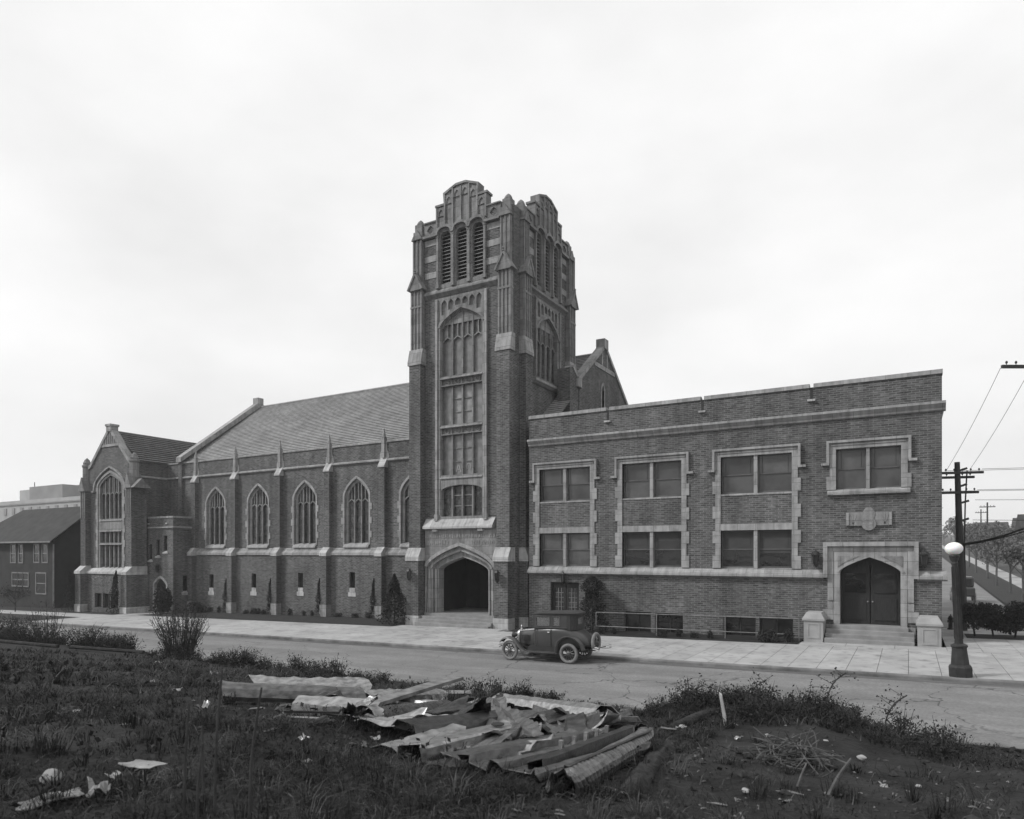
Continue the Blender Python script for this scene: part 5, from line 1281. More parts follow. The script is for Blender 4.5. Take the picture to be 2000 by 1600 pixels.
# ------------------------------------------------------------------ street furniture
lamp = thing('street_lamp', 'dark iron lamp post with one white globe on the pavement corner', 'street lamp', (1.46, 25.98, gz(1.46) + 0.13), (0, radians(-2.6), 0))
def part(mb, name, mat, parent, **k): return mb.build(name, mat, parent, **k)
n8 = 8
part(MB().lathe([(0.34, 0.0), (0.34, 0.30), (0.31, 0.36), (0.27, 0.38), (0.22, 0.85), (0.22, 0.92), (0.25, 0.95), (0.25, 1.0), (0.15, 1.05)], 8, ax=Matrix.Rotation(pi / 8, 3, 'Z')), 'base', 'lamp_iron', lamp, bevel=0.012)
shaft_ = MB(); pr = []
for zz, rr in ((1.02, 0.125), (1.2, 0.115), (3.55, 0.085), (3.6, 0.10), (3.66, 0.085), (3.74, 0.12), (3.80, 0.13)):
    pr.append((rr, zz))
part(shaft_.lathe(pr, 12), 'shaft', 'lamp_iron', lamp)
for k in range(12):
    q = 2 * pi * k / 12
    part(MB().tube([(0.118 * cos(q), 0.118 * sin(q), 1.2), (0.088 * cos(q), 0.088 * sin(q), 3.5)], 0.012, 4), 'flute', 'lamp_iron', lamp)
part(MB().lathe([(0.13, 3.78), (0.15, 3.84), (0.13, 3.88)], 14), 'collar', 'lamp_iron', lamp)
gp = [(0.255 * sin(q) * 1.0 + 0.0, 4.08 - 0.205 * cos(q)) for q in [pi * k / 14 for k in range(15)]]
gp[0] = (0.0, gp[0][1]); gp[-1] = (0.0, gp[-1][1])
part(MB().lathe(gp, 24), 'globe', 'globe_glass', lamp, smooth=True)

hyd = thing('fire_hydrant', 'small dark fire hydrant beside the corner of the hall', 'hydrant', (1.9, 41.6, gz(1.9) + 0.13))
part(MB().lathe([(0.15, 0), (0.15, 0.05), (0.10, 0.07), (0.095, 0.5), (0.13, 0.53), (0.13, 0.57), (0.11, 0.6), (0.08, 0.68), (0.03, 0.72), (0.03, 0.77), (0.0, 0.78)], 12), 'barrel', 'dark_metal', hyd)
for s in (-1, 1):
    part(MB().lathe([(0.055, 0), (0.055, 0.1), (0.07, 0.1), (0.07, 0.14), (0.0, 0.15)], 8, (0, 0, 0.42), Matrix.Rotation(s * pi / 2, 3, 'Y')), 'nozzle', 'dark_metal', hyd)

def upole(name, label, loc, h, arms, r0=0.2, r1=0.13, lean=(0, 0), yaw=0.53, group=None):
    p = thing(name, label, 'utility pole', loc, (lean[0], lean[1], 0), group)
    part(MB().tube([(0, 0, -0.3), (0, 0, h * 0.5), (0, 0, h)], [r0, (r0 + r1) / 2, r1], 12), 'post', 'pole_wood', p)
    d = Vector((cos(yaw), sin(yaw), 0)); e = Vector((-sin(yaw), cos(yaw), 0))
    for z, L_, off, dy in arms:
        a = d * (off - L_ / 2) + e * dy; b_ = d * (off + L_ / 2) + e * dy
        m_ = MB(); w_ = e * 0.05
        m_.hexa([a - w_ + Vector((0, 0, z - 0.06)), b_ - w_ + Vector((0, 0, z - 0.06)), b_ + w_ + Vector((0, 0, z - 0.06)), a + w_ + Vector((0, 0, z - 0.06)), a - w_ + Vector((0, 0, z + 0.06)), b_ - w_ + Vector((0, 0, z + 0.06)), b_ + w_ + Vector((0, 0, z + 0.06)), a + w_ + Vector((0, 0, z + 0.06))])
        ar = part(m_, 'crossarm', 'pole_wood', p)
        k = 0
        n_ = max(3, int(L_ / 0.36))
        for i in range(n_):
            q = a + (b_ - a) * ((i + 0.5) / n_)
            if (q - e * dy).length < 0.15: continue
            part(MB().lathe([(0.012, 0.0), (0.012, 0.05), (0.035, 0.06), (0.045, 0.1), (0.03, 0.15), (0.0, 0.16)], 7, (q.x, q.y, z + 0.06)), 'insulator', 'wire', ar)
    return p
yaw_ = 0.53
up = upole('utility_pole', 'tall dark utility pole with many crossarms behind the globe lamp', (2.4, 41.2, gz(2.4)), 8.65,
           [(8.1, 2.1, 0.18, -0.12), (7.9, 2.0, -0.05, 0.16), (7.1, 2.0, -0.05, -0.12)], 0.21, 0.12, (0, radians(-1.6)))
for z, ln in ((8.25, 0.8), (7.45, 0.7), (6.6, 0.9), (5.7, 0.8), (4.45, 0.7)):
    d = Vector((sin(-yaw_), cos(yaw_), 0))
    part(MB().tube([(-0.1, -0.06, z - 0.06), (0.18, 0.1, z), (0.18 + 0.5 * ln * 0.6, 0.1 + 0.05, z + 0.08)], 0.06, 6), 'bracket', 'pole_wood', up)
part(MB().tube([(0.42, 0.2, 8.2), (0.3, 0.18, 6.6), (0.2, 0.16, 4.5), (0.19, 0.15, 1.5)], 0.035, 6), 'conduit', 'wire', up)
np_ = upole('utility_pole', 'utility pole at the corner whose single high crossarm carries two wires', (4.35, 32.6, gz(4.35)), 11.6, [(11.12, 2.9, 0.0, 0.0)], 0.17, 0.12, (0, 0), 0.53)
def wire(a, b_, sag, r, label, name='overhead_wire', group='overhead wires', n=14):
    pts = []
    for i in range(n + 1):
        t = i / n; p = Vector(a).lerp(Vector(b_), t); p.z -= sag * 4 * t * (1 - t); pts.append(p)
    o = MB().tube(pts, r, 5).build(name, 'wire'); tag(o, label, 'wire', group); return o
thick = 'upper and thicker of the two cables sagging from the pole behind the lamp'
wire((2.42, 41.2, 4.55), (9.5, 28.0, 10.3), 1.25, 0.05, thick, 'cable', 'thick cables')
wire((2.5, 41.3, 4.5), (10.5, 28.0, 9.4), 0.9, 0.03, 'lower and thinner of the two cables sagging from the pole behind the lamp', 'cable', 'thick cables')
for (z, x, zz) in ((8.28, 1.6, 8.9), (8.28, 3.2, 9.1), (7.25, 1.55, 7.9), (7.25, 3.0, 8.0), (6.75, 2.9, 7.3), (5.75, 2.8, 6.3)):
    wire((x, 41.1, z), (x + 26, 44.0, zz), 0.35, 0.011, 'thin wire leaving the pole behind the lamp towards the side street')
for dx in (-0.5, 0.5):
    wire((3.6 + dx, 32.3, 11.25), (2.2 + dx, 41.2, 8.3), 0.15, 0.009, 'thin wire running down from the high crossarm to the tall pole')
for x, z in ((1.5, 8.2), (1.5, 7.25), (1.55, 6.4), (1.6, 5.5)):
    wire((x, 41.0, z), (-6.0, 60.0, z + 0.4), 0.3, 0.010, 'thin wire passing behind the hall from the tall pole')
for i, (x, y, h) in enumerate(((9.3, 112, 9.0), (11.5, 150, 9.0), (9.6, 190, 8.6))):
    upole('utility_pole', ['slim far pole standing on the side street verge beyond the hedge', 'slim pole farther up the side street among the haze', 'slim pole at the far end of the side street'][i], (x, y, gz(x, y)), h, [(h - 0.6, 1.8, 0, 0)], 0.14, 0.09, (0, 0), 0.0)

# a parked car seen past the corner of the hall, far up the side street
fc = thing('parked_car', 'dark boxy car far up the side street, half hidden by the hall corner', 'car', (3.6, 62.0, gz(3.6, 62)), (0, 0, pi / 2))
part(MB().box(-1.6, 1.5, -0.7, 0.7, 0.45, 1.15), 'body', 'car_paint', fc, bevel=0.12)
part(MB().box(-1.0, 0.6, -0.66, 0.66, 1.15, 1.9), 'cab', 'car_paint', fc, bevel=0.1)
part(MB().box(-1.02, -0.98, -0.5, 0.5, 1.3, 1.75).box(0.58, 0.62, -0.5, 0.5, 1.3, 1.75), 'window', 'glass_house', fc)
for sx in (-1.1, 1.15):
    for sy in (-0.7, 0.7):
        part(MB().lathe([(0.0, -0.07), (0.3, -0.07), (0.38, -0.03), (0.38, 0.03), (0.3, 0.07), (0.0, 0.07)], 14, (sx, sy, 0.38), Matrix.Rotation(pi / 2, 3, 'X')), 'wheel', 'tyre', fc)

# ------------------------------------------------------------------ vegetation
def leaf_quads(mb, pts, size, rng, up=0.2, aspect=0.6):
    for p in pts:
        n = Vector((rng.gauss(0, 1), rng.gauss(0, 1), rng.gauss(0, 1) + up)).normalized()
        a = n.orthogonal().normalized(); a.rotate(Matrix.Rotation(rng.uniform(0, 2 * pi), 3, n)); b_ = n.cross(a)
        s = size * rng.uniform(0.6, 1.4); q = Vector(p)
        k = len(mb.v)
        mb.v += [tuple(q - a * s * 0.5), tuple(q + b_ * s * aspect * 0.5), tuple(q + a * s * 0.5), tuple(q - b_ * s * aspect * 0.5)]
        mb.f.append((k, k + 1, k + 2, k + 3))
def blob_points(rng, lobes, n):
    out = []
    tot = sum(r[3] ** 2 for r in lobes)
    for x, y, z, r, sz in lobes:
        for _ in range(int(n * r * r / tot)):
            d = Vector((rng.gauss(0, 1), rng.gauss(0, 1), rng.gauss(0, 1))).normalized() * r * (0.45 + 0.6 * rng.random() ** 0.5)
            out.append((x + d.x, y + d.y, z + d.z * sz))
    return out
def interp(tab, t):
    for (a, p), (b_, q) in zip(tab[:-1], tab[1:]):
        if t <= b_: return p + (q - p) * (t - a) / (b_ - a)
    return tab[-1][1]
def conifer_mesh(h, r, n, rng, waist=None, leaf=0.10, tab=None):
    mb = MB(); pts = []
    for _ in range(n):
        t = rng.random() ** 0.8
        prof = (1 - t) ** 0.75 + 0.05
        if waist: prof *= waist(t)
        if tab: prof = interp(tab, t)
        q = rng.uniform(0, 2 * pi); rr = r * prof * (0.5 + 0.58 * rng.random() ** 0.8) * (1 + 0.22 * sin(5 * q + 9 * t) + 0.16 * sin(17 * t) + 0.12 * sin(11 * q - 23 * t))
        pts.append((rr * cos(q), rr * sin(q), 0.05 + t * h))
    leaf_quads(mb, pts, leaf, rng, 0.6, 0.45)
    return mb
rng = random.Random(21)
def shrub(name, label, cat, loc, mb, mat, stem_h, stem_r=0.05, group=None):
    t = thing(name, label, cat, loc, None, group)
    part(mb, 'foliage', mat, t, recalc=False)
    part(MB().tube([(0, 0, -0.15), (0.02, 0, stem_h * 0.5), (0, 0.01, stem_h)], [stem_r, stem_r * 0.8, stem_r * 0.3], 7), 'stem', 'bark', t)
    return t
shrub('conifer', 'broad dark conical evergreen at the left foot of the tower', 'evergreen', (-28.25, 33.75, gz(-28.2) + 0.12), conifer_mesh(3.15, 0.82, 5200, rng, lambda t: 0.75 + 0.35 * sin(3 * t + 0.6), 0.13), 'leaf_dark', 2.6)
shrub('conifer', 'tall shaggy evergreen with a knobbly top beside the small double door', 'evergreen', (-14.75, 34.05, gz(-14.7) + 0.12), conifer_mesh(2.95, 0.78, 6000, rng, None, 0.11, [(0, 1.0), (0.2, 0.92), (0.4, 0.72), (0.58, 0.62), (0.7, 0.5), (0.76, 0.62), (0.86, 0.66), (0.94, 0.45), (1.0, 0.08)]), 'leaf_dark', 2.4)
cyp = conifer_mesh(2.75, 0.34, 1700, rng, None, 0.12)
cmesh = cyp.mesh('foliage', recalc=False)
wh = ['second', 'third', 'fourth', 'fifth']
cyps = []
for i, c in enumerate(pc[:4]):
    t = thing('cypress', 'slim dark cypress sapling planted left of the %s nave buttress from the tower' % ['first', 'second', 'third', 'fourth'][i], 'evergreen', (c - 0.44, 36.5, gz(c) + 0.14), None, 'slim cypress saplings along the nave')
    place(cmesh, 'foliage', 'leaf_dark', t)
    part(MB().tube([(0, 0, -0.1), (0.02, 0, 2.2)], [0.03, 0.01], 6), 'stem', 'bark', t)
for i, (x, y, tilt) in enumerate(((-64.9, 32.75, 4), (-57.95, 32.8, 7))):
    t = thing('cypress', ['slim dark cypress sapling leaning on the far corner buttress of the transept', 'slim dark cypress sapling beside the transept buttress next to the stair porch'][i], 'evergreen', (x, y, gz(x) + 0.13), (0, radians(tilt), 0), 'slim cypress saplings by the transept')
    place(cmesh, 'foliage', 'leaf_dark', t, None, None, (1.15, 1.15, 1.3))
    part(MB().tube([(0, 0, -0.1), (0.02, 0, 2.6)], [0.03, 0.01], 6), 'stem', 'bark', t)
def bush_mesh(r, h, n, rng, leaf):
    mb = MB(); lobes = [(rng.uniform(-0.5, 0.5) * r, rng.uniform(-0.4, 0.4) * r, h * rng.uniform(0.3, 0.7), r * rng.uniform(0.35, 0.6), h / r * 0.9) for _ in range(7)]
    leaf_quads(mb, blob_points(rng, lobes, n), leaf, rng); return mb
shrub('bush', 'dark bush beside the arched door of the stair porch', 'bush', (-53.2, 34.2, gz(-53.2) + 0.1), bush_mesh(0.9, 2.1, 2600, rng, 0.16), 'leaf_dark', 1.4)
shrub('bush', 'low dark bush at the foot of the nave near the stair porch', 'bush', (-51.2, 36.0, gz(-51.2) + 0.1), bush_mesh(0.9, 0.9, 1200, rng, 0.14), 'leaf_dark', 0.6)
bm1 = bush_mesh(0.5, 0.62, 620, rng, 0.1).mesh('foliage', recalc=False); bm2 = bush_mesh(0.42, 0.8, 560, rng, 0.1).mesh('foliage', recalc=False)
k = 0
for x in [-13.9, -13.2, -10.6, -9.7, -9.0, -8.3, -5.5, -4.7]:
    t = thing('shrub', 'small dark shrub in the planting bed under the hall basement windows', 'shrub', (x + rng.uniform(-0.2, 0.2), 33.05 + rng.uniform(-0.15, 0.5), gz(x) + 0.1), (0, 0, rng.uniform(0, 6)), 'shrubs in the hall planting bed')
    o = place((bm1, bm2)[k % 2], 'foliage', 'leaf_dark', t); sc_ = rng.uniform(0.45, 0.7) * (1.5 if x > -5.7 else 1); o.scale = (sc_, sc_, sc_)
    part(MB().tube([(0, 0, -0.1), (0.0, 0.02, 0.4)], [0.02, 0.01], 5), 'stem', 'bark', t); k += 1
for i in range(12):
    c = wc[1 + i % 4] + (-1.0, 0.4, 1.4)[i // 4]
    t = thing('shrub', 'low sparse shrub growing against the foot of the nave wall', 'shrub', (c + rng.uniform(-0.3, 0.3), 36.5, gz(c) + 0.12), (0, 0, rng.uniform(0, 6)), 'low shrubs along the nave wall')
    o = place((bm1, bm2)[i % 2], 'foliage', 'leaf_dark', t); sc_ = rng.uniform(0.5, 0.95); o.scale = (sc_, sc_ * 0.8, sc_)
    part(MB().tube([(0, 0, -0.1), (0.0, 0.02, 0.3)], [0.02, 0.01], 5), 'stem', 'bark', t)
# clipped hedge trees past the hall corner
for i in range(7):
    x = 2.75 + i * 0.72; y = 38.6 + 0.25 * sin(i * 2.1)
    mb = MB(); lobes = [(rng.uniform(-0.35, 0.35), rng.uniform(-0.3, 0.3), rng.uniform(0.62, 1.4), rng.uniform(0.36, 0.5), 0.85) for _ in range(9)]
    leaf_quads(mb, blob_points(rng, lobes, 2600), 0.12, rng)
    t = thing('hedge_shrub', '%s clipped dark shrub on a crooked stem counting away from the hall corner' % ['first', 'second', 'third', 'fourth', 'fifth', 'sixth', 'seventh'][i], 'shrub', (x, y, gz(x) + 0.05), None, 'row of clipped shrubs past the hall corner')
    part(mb, 'foliage', 'leaf_dark', t, recalc=False)
    part(MB().tube([(0, 0, -0.1), (rng.uniform(-0.08, 0.08), 0.02, 0.35), (rng.uniform(-0.15, 0.15), 0, 0.9)], [0.05, 0.04, 0.02], 6), 'stem', 'bark', t)
strip('hedge_bed', 2.35, 12.0, 37.6, 39.6, 0.14, 'lawn', 2, 1)

def tree_parts(rng, h, crown_r, n_leaf, leaf, trunk_r, bare=0.3):
    tk = MB(); lf = MB(); pts = []
    hh_ = h * 0.36
    tk.tube([(0, 0, -0.3), (0.05, 0.02, hh_ * 0.5), (-0.03, 0.05, hh_), (0.0, 0.0, h * 0.75)], [trunk_r, trunk_r * 0.8, trunk_r * 0.65, trunk_r * 0.2], 8)
    for k in range(9):
        q = 2 * pi * k / 9 + rng.uniform(-0.3, 0.3); z0 = rng.uniform(hh_ * 0.8, h * 0.6)
        L_ = crown_r * rng.uniform(0.6, 1.0); e = Vector((cos(q) * L_, sin(q) * L_, z0 + L_ * rng.uniform(0.5, 1.1)))
        m1_ = Vector((cos(q) * L_ * 0.45, sin(q) * L_ * 0.45, z0 + L_ * 0.4))
        tk.tube([(0, 0, z0), m1_, e], [trunk_r * 0.4, trunk_r * 0.25, trunk_r * 0.06], 6)
        for j in range(5):
            e2 = m1_.lerp(e, rng.random()) + Vector((rng.uniform(-1, 1), rng.uniform(-1, 1), rng.uniform(0.1, 1))) * crown_r * 0.4
            tk.tube([m1_.lerp(e, rng.uniform(0.1, 0.8)), e2], [trunk_r * 0.12, trunk_r * 0.03], 4)
            pts.append((e2.x, e2.y, e2.z, crown_r * rng.uniform(0.16, 0.3), 0.9))
    leaf_quads(lf, blob_points(rng, pts, n_leaf), leaf, rng)
    return tk, lf
variants = []
for v in range(3):
    tk, lf = tree_parts(random.Random(40 + v), 8.5, 3.0, 1700, 0.34, 0.22)
    variants.append((tk.mesh('trunk'), lf.mesh('crown', recalc=False)))
# street trees up the side street, then the wooded hill
spots = [(7.3, 62, 0.62), (7.4, 70, 0.66), (7.3, 79, 0.7), (7.5, 90, 0.75), (7.3, 102, 0.8), (7.5, 116, 0.85), (7.4, 132, 0.9)]
for i, (x, y, sc_) in enumerate(spots):
    t = thing('street_tree', '%s slender young street tree on the side street verge counting up from the clipped shrubs' % ['first', 'second', 'third', 'fourth', 'fifth', 'sixth', 'seventh'][i], 'tree', (x, y, gz(x, y)), (0, 0, i * 1.3), 'row of young trees on the side street verge')
    t.scale = (sc_ * 0.75, sc_ * 0.75, sc_)
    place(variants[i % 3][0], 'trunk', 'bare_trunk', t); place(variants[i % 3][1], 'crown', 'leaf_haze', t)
hill = [(14, 96), (19, 120), (15, 138), (25, 150), (12, 165), (20, 182), (31, 190), (16, 206), (24, 228), (36, 240), (14, 246), (29, 268), (42, 280), (20, 290), (12, 310), (33, 320), (47, 330), (24, 345), (-2, 300), (4, 340), (9, 380), (18, 390), (38, 372)]
for i, (x, y) in enumerate(hill):
    t = thing('hillside_tree', 'hazy round tree on the rising ground beyond the side street', 'tree', (x, y, gz(x, y)), (0, 0, i * 2.1), 'hazy trees on the rising ground')
    s_ = rng.uniform(0.7, 1.1); t.scale = (s_, s_, s_ * 0.9)
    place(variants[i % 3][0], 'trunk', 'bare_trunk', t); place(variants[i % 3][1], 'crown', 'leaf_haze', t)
# small far houses on the hill
for i, (x, y, w_, h_, c_) in enumerate(((16.5, 112, 7, 4.2, 'house_trim'), (27, 205, 9, 5, 'stucco_dim'), (40, 300, 10, 5.5, 'stucco_dim'), (22, 255, 8, 4.5, 'house_trim'))):
    t = thing('far_house', ['small pale house among the trees beyond the hedge', 'grey house half way up the hill', 'grey house near the top of the hill', 'pale house high among the hill trees'][i], 'house', (x, y, gz(x, y)))
    part(MB().box(-w_ / 2, w_ / 2, -4, 4, -1, h_), 'wall', c_, t)
    part(MB().prism([(-4.5, h_), (4.5, h_), (0, h_ + 3)], -w_ / 2 - 0.4, w_ / 2 + 0.4, lambda p, q, tt: (tt, p, q)), 'roof', 'house_roof', t)
    for k in range(3): part(MB().box(-w_ / 2 + 0.8 + k * w_ / 3, -w_ / 2 + 1.9 + k * w_ / 3, -4.05, -3.9, 1.2, 2.8), 'window', 'glass_house', t)

# ------------------------------------------------------------------ house beyond the transept
hs = thing('house', 'dark two-storey house with a hipped shingle roof beyond the transept', 'house', (-78, 38, -1.5), world=True)
hx0, hx1, hy0, hy1, hz = -89.5, -72.0, 35.0, 43.0, 5.25
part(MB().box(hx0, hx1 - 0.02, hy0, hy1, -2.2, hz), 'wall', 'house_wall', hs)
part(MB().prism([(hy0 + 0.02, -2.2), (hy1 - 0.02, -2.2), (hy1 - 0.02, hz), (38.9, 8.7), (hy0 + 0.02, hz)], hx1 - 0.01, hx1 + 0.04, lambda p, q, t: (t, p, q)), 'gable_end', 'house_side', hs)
rfm = MB()
A, B, D, E_ = (hx0 - 0.5, hy0 - 0.55, hz), (hx1 + 0.5, hy0 - 0.55, hz), (hx1 + 0.5, 38.9, 8.95), (hx0 + 3.0, 38.9, 8.95)
A2, B2 = (hx0 - 0.5, hy1 + 0.6, hz), (hx1 + 0.5, hy1 + 0.6, hz)
rfm.add([A, B, D, E_, A2, B2] + [tuple(Vector(p) - Vector((0, 0, 0.14))) for p in (A, B, D, E_, A2, B2)], [(0, 1, 2, 3), (3, 2, 5, 4), (0, 3, 4), (6, 9, 8, 7), (9, 10, 11, 8), (6, 10, 9), (0, 6, 7, 1), (1, 7, 8, 2), (2, 8, 11, 5), (0, 4, 10, 6)])
rf_ = part(rfm, 'roof', 'house_roof', hs)
part(MB().box(hx0 - 0.5, hx1 + 0.5, hy0 - 0.6, hy0 - 0.5, hz - 0.16, hz + 0.0), 'gutter', 'house_trim', rf_)
part(MB().box(hx1 + 0.05, hx1 + 0.14, hy0 - 0.1, hy0 + 0.0, -1.6, hz - 0.3), 'corner_board', 'house_trim', hs)
sc3 = 35 / 38.
for (xa, xb, za, zb) in ((-80.3, -79.4, 3.15, 4.9), (-78.6, -77.9, 3.15, 4.9), (-75.6, -74.7, 3.2, 4.9), (-74.0, -73.1, 3.2, 4.9), (-80.0, -79.0, 0.75, 2.0), (-78.9, -77.9, 0.75, 2.0), (-77.8, -76.8, 0.75, 2.0), (-75.2, -73.4, 0.1, 2.05)):
    w = part(MB().plate(FY(hy0), rect(xa - 0.12, xb + 0.12, za - 0.12, zb + 0.12), [rect(xa, xb, za, zb)], -0.07, 0.0), 'window', 'house_trim', hs)
    part(MB().box(xa, xb, hy0 - 0.02, hy0 + 0.01, za, zb), 'pane', 'glass_house', w)
    part(MB().box(xa, xb, hy0 - 0.05, hy0 - 0.02, (za + zb) / 2 - 0.04, (za + zb) / 2 + 0.04), 'meeting_rail', 'house_trim', w)
# hotel block far behind
fb = thing('far_building', 'pale stepped apartment block far behind the dark house', 'building', (-220, 110, 2), world=True)
def blk(x0, x1, y0, y1, z0, z1, mat, name='wall_block'):
    return part(MB().box(x0, x1, y0, y1, z0, z1), name, mat, fb)
blk(-262, -190, 104, 130, 0, 20.0, 'stucco_far'); blk(-238, -229.4, 106, 126, 20, 23.4, 'stucco_far')
b1 = blk(-228.8, -210.2, 104.5, 126, 20, 23.9, 'stucco_dim'); blk(-222, -186, 112, 128, 20, 24.6, 'stucco_far')
for i in range(14):
    for j in range(2):
        part(MB().box(-258 + i * 5, -256.4 + i * 5, 103.8, 104.1, 11.5 + j * 4.2, 13.6 + j * 4.2), 'window', 'stucco_dim', fb)
part(MB().box(-262.2, -189.8, 103.7, 104.2, 18.6, 19.0), 'ledge', 'stucco_dim', fb)
for x, y, h in ((-212, 113, 27.2), (-203, 112, 26.6), (-229, 106, 25.5)):
    part(MB().tube([(x, y, 23), (x, y, h)], 0.12, 5), 'mast', 'wire', fb)
part(MB().tube([(-205, 113, 24.5), (-205, 113, 25.6)], 1.4, 12), 'roof_tank', 'stucco_dim', fb)
# small tree beside the house
tk, lf = tree_parts(random.Random(77), 2.2, 1.3, 1400, 0.09, 0.045)
t = thing('yard_shrub', 'low dark leafy shrub on thin stems in front of the dark house', 'tree', (-70.5, 31.0, gz(-70.5))); part(tk, 'trunk', 'bark', t); part(lf, 'crown', 'leaf_mid', t, recalc=False)

for i, (x, y) in enumerate(((-101, 41), (-108, 52), (-118, 47), (-97, 58), (-128, 60), (-112, 70))):
    t = thing('yard_tree', 'grey leafy tree in the yards beyond the dark house', 'tree', (x, y, gz(x, y)), (0, 0, i * 1.7), 'trees in the yards beyond the dark house')
    s_ = 0.62 + 0.05 * i; t.scale = (s_, s_, s_)
    place(variants[i % 3][0], 'trunk', 'bare_trunk', t); place(variants[i % 3][1], 'crown', 'leaf_mid', t)
# ------------------------------------------------------------------ vacant lot in front of the camera
LP = [(-8, 2.5), (-2, 2.5), (3, 2.38), (6, 2.02), (9, 1.54), (12, 1.04), (13.6, 0.80), (14.3, 0.68), (15.2, 0.36), (16.4, 0.0), (17.3, -0.06), (30, -0.06)]
def lotz(X, Y, fine=True):
    b_ = LP[-1][1]
    for (a, p), (c_, q) in zip(LP[:-1], LP[1:]):
        if Y <= c_:
            t = max(0, min(1, (Y - a) / (c_ - a))); b_ = p + (q - p) * t; break
    z = b_ + 0.006 * X * min(1, max(0, (Y - 2) / 10)) * (1 if Y < 15 else max(0, 1 - (Y - 15) / 2)) + (gz(X) * max(0, min(1, (Y - 15) / 2.0)))
    z += 0.42 * math.exp(-((X + 2.1) / 1.75) ** 4 - ((Y - 12.4) / 1.9) ** 2)
    z -= 0.12 * math.exp(-((X + 5.6) / 1.2) ** 2 - ((Y - 12.5) / 2.5) ** 2)
    if Y < 16:
        z += 0.05 * sin(1.1 * X + 0.4 * Y) * sin(0.9 * Y - 0.5 * X)
        if fine: z += 0.05 * sin(2.3 * X + 1.4 * sin(1.1 * Y + X)) * sin(2.0 * Y + 1.2 * sin(0.9 * X)) + 0.024 * sin(4.3 * X + 2 * sin(1.7 * Y)) * sin(3.7 * Y + 1.3 * X) + 0.012 * sin(11 * X + 3 * sin(5 * Y)) * sin(9 * Y - 4 * X)
    return z
mb = MB()
xs = []; x = 14.0
while x > -75:
    xs.append(x); x -= 0.14 if x > -8 else (0.22 if x > -16 else 0.6)
xs.append(-110)
ys = []; y = -6.0
while y < 17.36:
    ys.append(y); y += 0.5 if y < 1.5 else 0.14
ys.append(17.36)
nj = len(ys)
for xx in xs:
    for yy in ys: mb.v.append((xx, yy, lotz(xx, yy)))
for i in range(len(xs) - 1):
    for j in range(nj - 1): mb.f.append((i * nj + j, i * nj + j + 1, (i + 1) * nj + j + 1, (i + 1) * nj + j))
kind(mb.build('vacant_lot', 'soil', smooth=True), 'structure')

R = random.Random(99)
def lot_sample(r0=2.2, r1=24.0):
    while True:
        a = radians(R.uniform(-80, 22)); r = r0 * (r1 / r0) ** R.random()
        X, Y = r * sin(a), r * cos(a)
        if -0.5 < Y < 16.3: return X, Y, r
def patch(X, Y): return 0.5 + 0.5 * sin(0.9 * X + 1.7 * sin(0.6 * Y)) * sin(1.1 * Y + 0.8 * sin(0.7 * X))
gm = MB(); st = MB()
for i in range(200000):
    X, Y, r = lot_sample()
    p = patch(X, Y)
    if R.random() > 0.35 + 0.75 * p: continue
    if X > -2.4 and Y < 11 and R.random() < 0.8: continue
    if (X + 1.0) ** 2 / 2.0 + (Y - 10.0) ** 2 / 1.5 < 1 and R.random() < 0.9: continue
    z = lotz(X, Y) - 0.01
    h = R.uniform(0.025, 0.075) * (1 + 0.9 * p) * (0.8 + 0.04 * r)
    q = R.uniform(0, 2 * pi); lean = R.uniform(0.5, 3.0) * h
    dx, dy = cos(q), sin(q); w_ = (0.00055 + 0.00042 * r) * R.uniform(0.7, 1.5)
    dst = gm if R.random() < 0.88 else st
    k = len(dst.v)
    dst.v += [(X - dy * w_, Y + dx * w_, z), (X + dy * w_, Y - dx * w_, z), (X + dx * lean * 0.45 + dy * w_ * 0.7, Y + dy * lean * 0.45 - dx * w_ * 0.7, z + h * 0.7), (X + dx * lean * 0.45 - dy * w_ * 0.7, Y + dy * lean * 0.45 + dx * w_ * 0.7, z + h * 0.7), (X + dx * lean, Y + dy * lean, z + h * R.uniform(0.6, 1.0))]
    dst.f += [(k, k + 1, k + 2, k + 3), (k + 3, k + 2, k + 4)]
for c_i in range(1500):
    X, Y, r = lot_sample(2.6, 18)
    if X > -2.3 and Y < 11.2 and R.random() < 0.75: continue
    if -8.6 < X < -2.3 and 5.2 < Y < 9.6 and R.random() < 0.8: continue
    z = lotz(X, Y) - 0.02; hh_ = R.uniform(0.08, 0.26); rad = R.uniform(0.05, 0.16); dst = gm if R.random() < 0.8 else st
    for b_i in range(R.randint(18, 44)):
        q = R.uniform(0, 2 * pi); rr = rad * R.random(); bx_, by_ = X + cos(q) * rr, Y + sin(q) * rr; q += R.gauss(0, 0.6)
        h = hh_ * R.uniform(0.4, 1.1); lean = h * R.uniform(0.2, 1.3); w_ = 0.0012 + 0.00035 * r; dx, dy = cos(q), sin(q); k = len(dst.v)
        dst.v += [(bx_ - dy * w_, by_ + dx * w_, z), (bx_ + dy * w_, by_ - dx * w_, z), (bx_ + dx * lean * 0.4 + dy * w_, by_ + dy * lean * 0.4 - dx * w_, z + h * 0.75), (bx_ + dx * lean * 0.4 - dy * w_, by_ + dy * lean * 0.4 + dx * w_, z + h * 0.75), (bx_ + dx * lean, by_ + dy * lean, z + h * R.uniform(0.65, 1.0))]
        dst.f += [(k, k + 1, k + 2, k + 3), (k + 3, k + 2, k + 4)]
def stuff(mb, name, mat, label, cat):
    o = mb.build(name, mat, recalc=False); o['kind'] = 'stuff'; o['label'] = label; o['category'] = cat; return o
stuff(gm, 'grass', 'grass_blade', 'dark matted grass covering the vacant lot', 'grass')
stuff(st, 'dead_grass', 'straw', 'pale dead grass stalks scattered through the vacant lot', 'grass')
lm = MB()
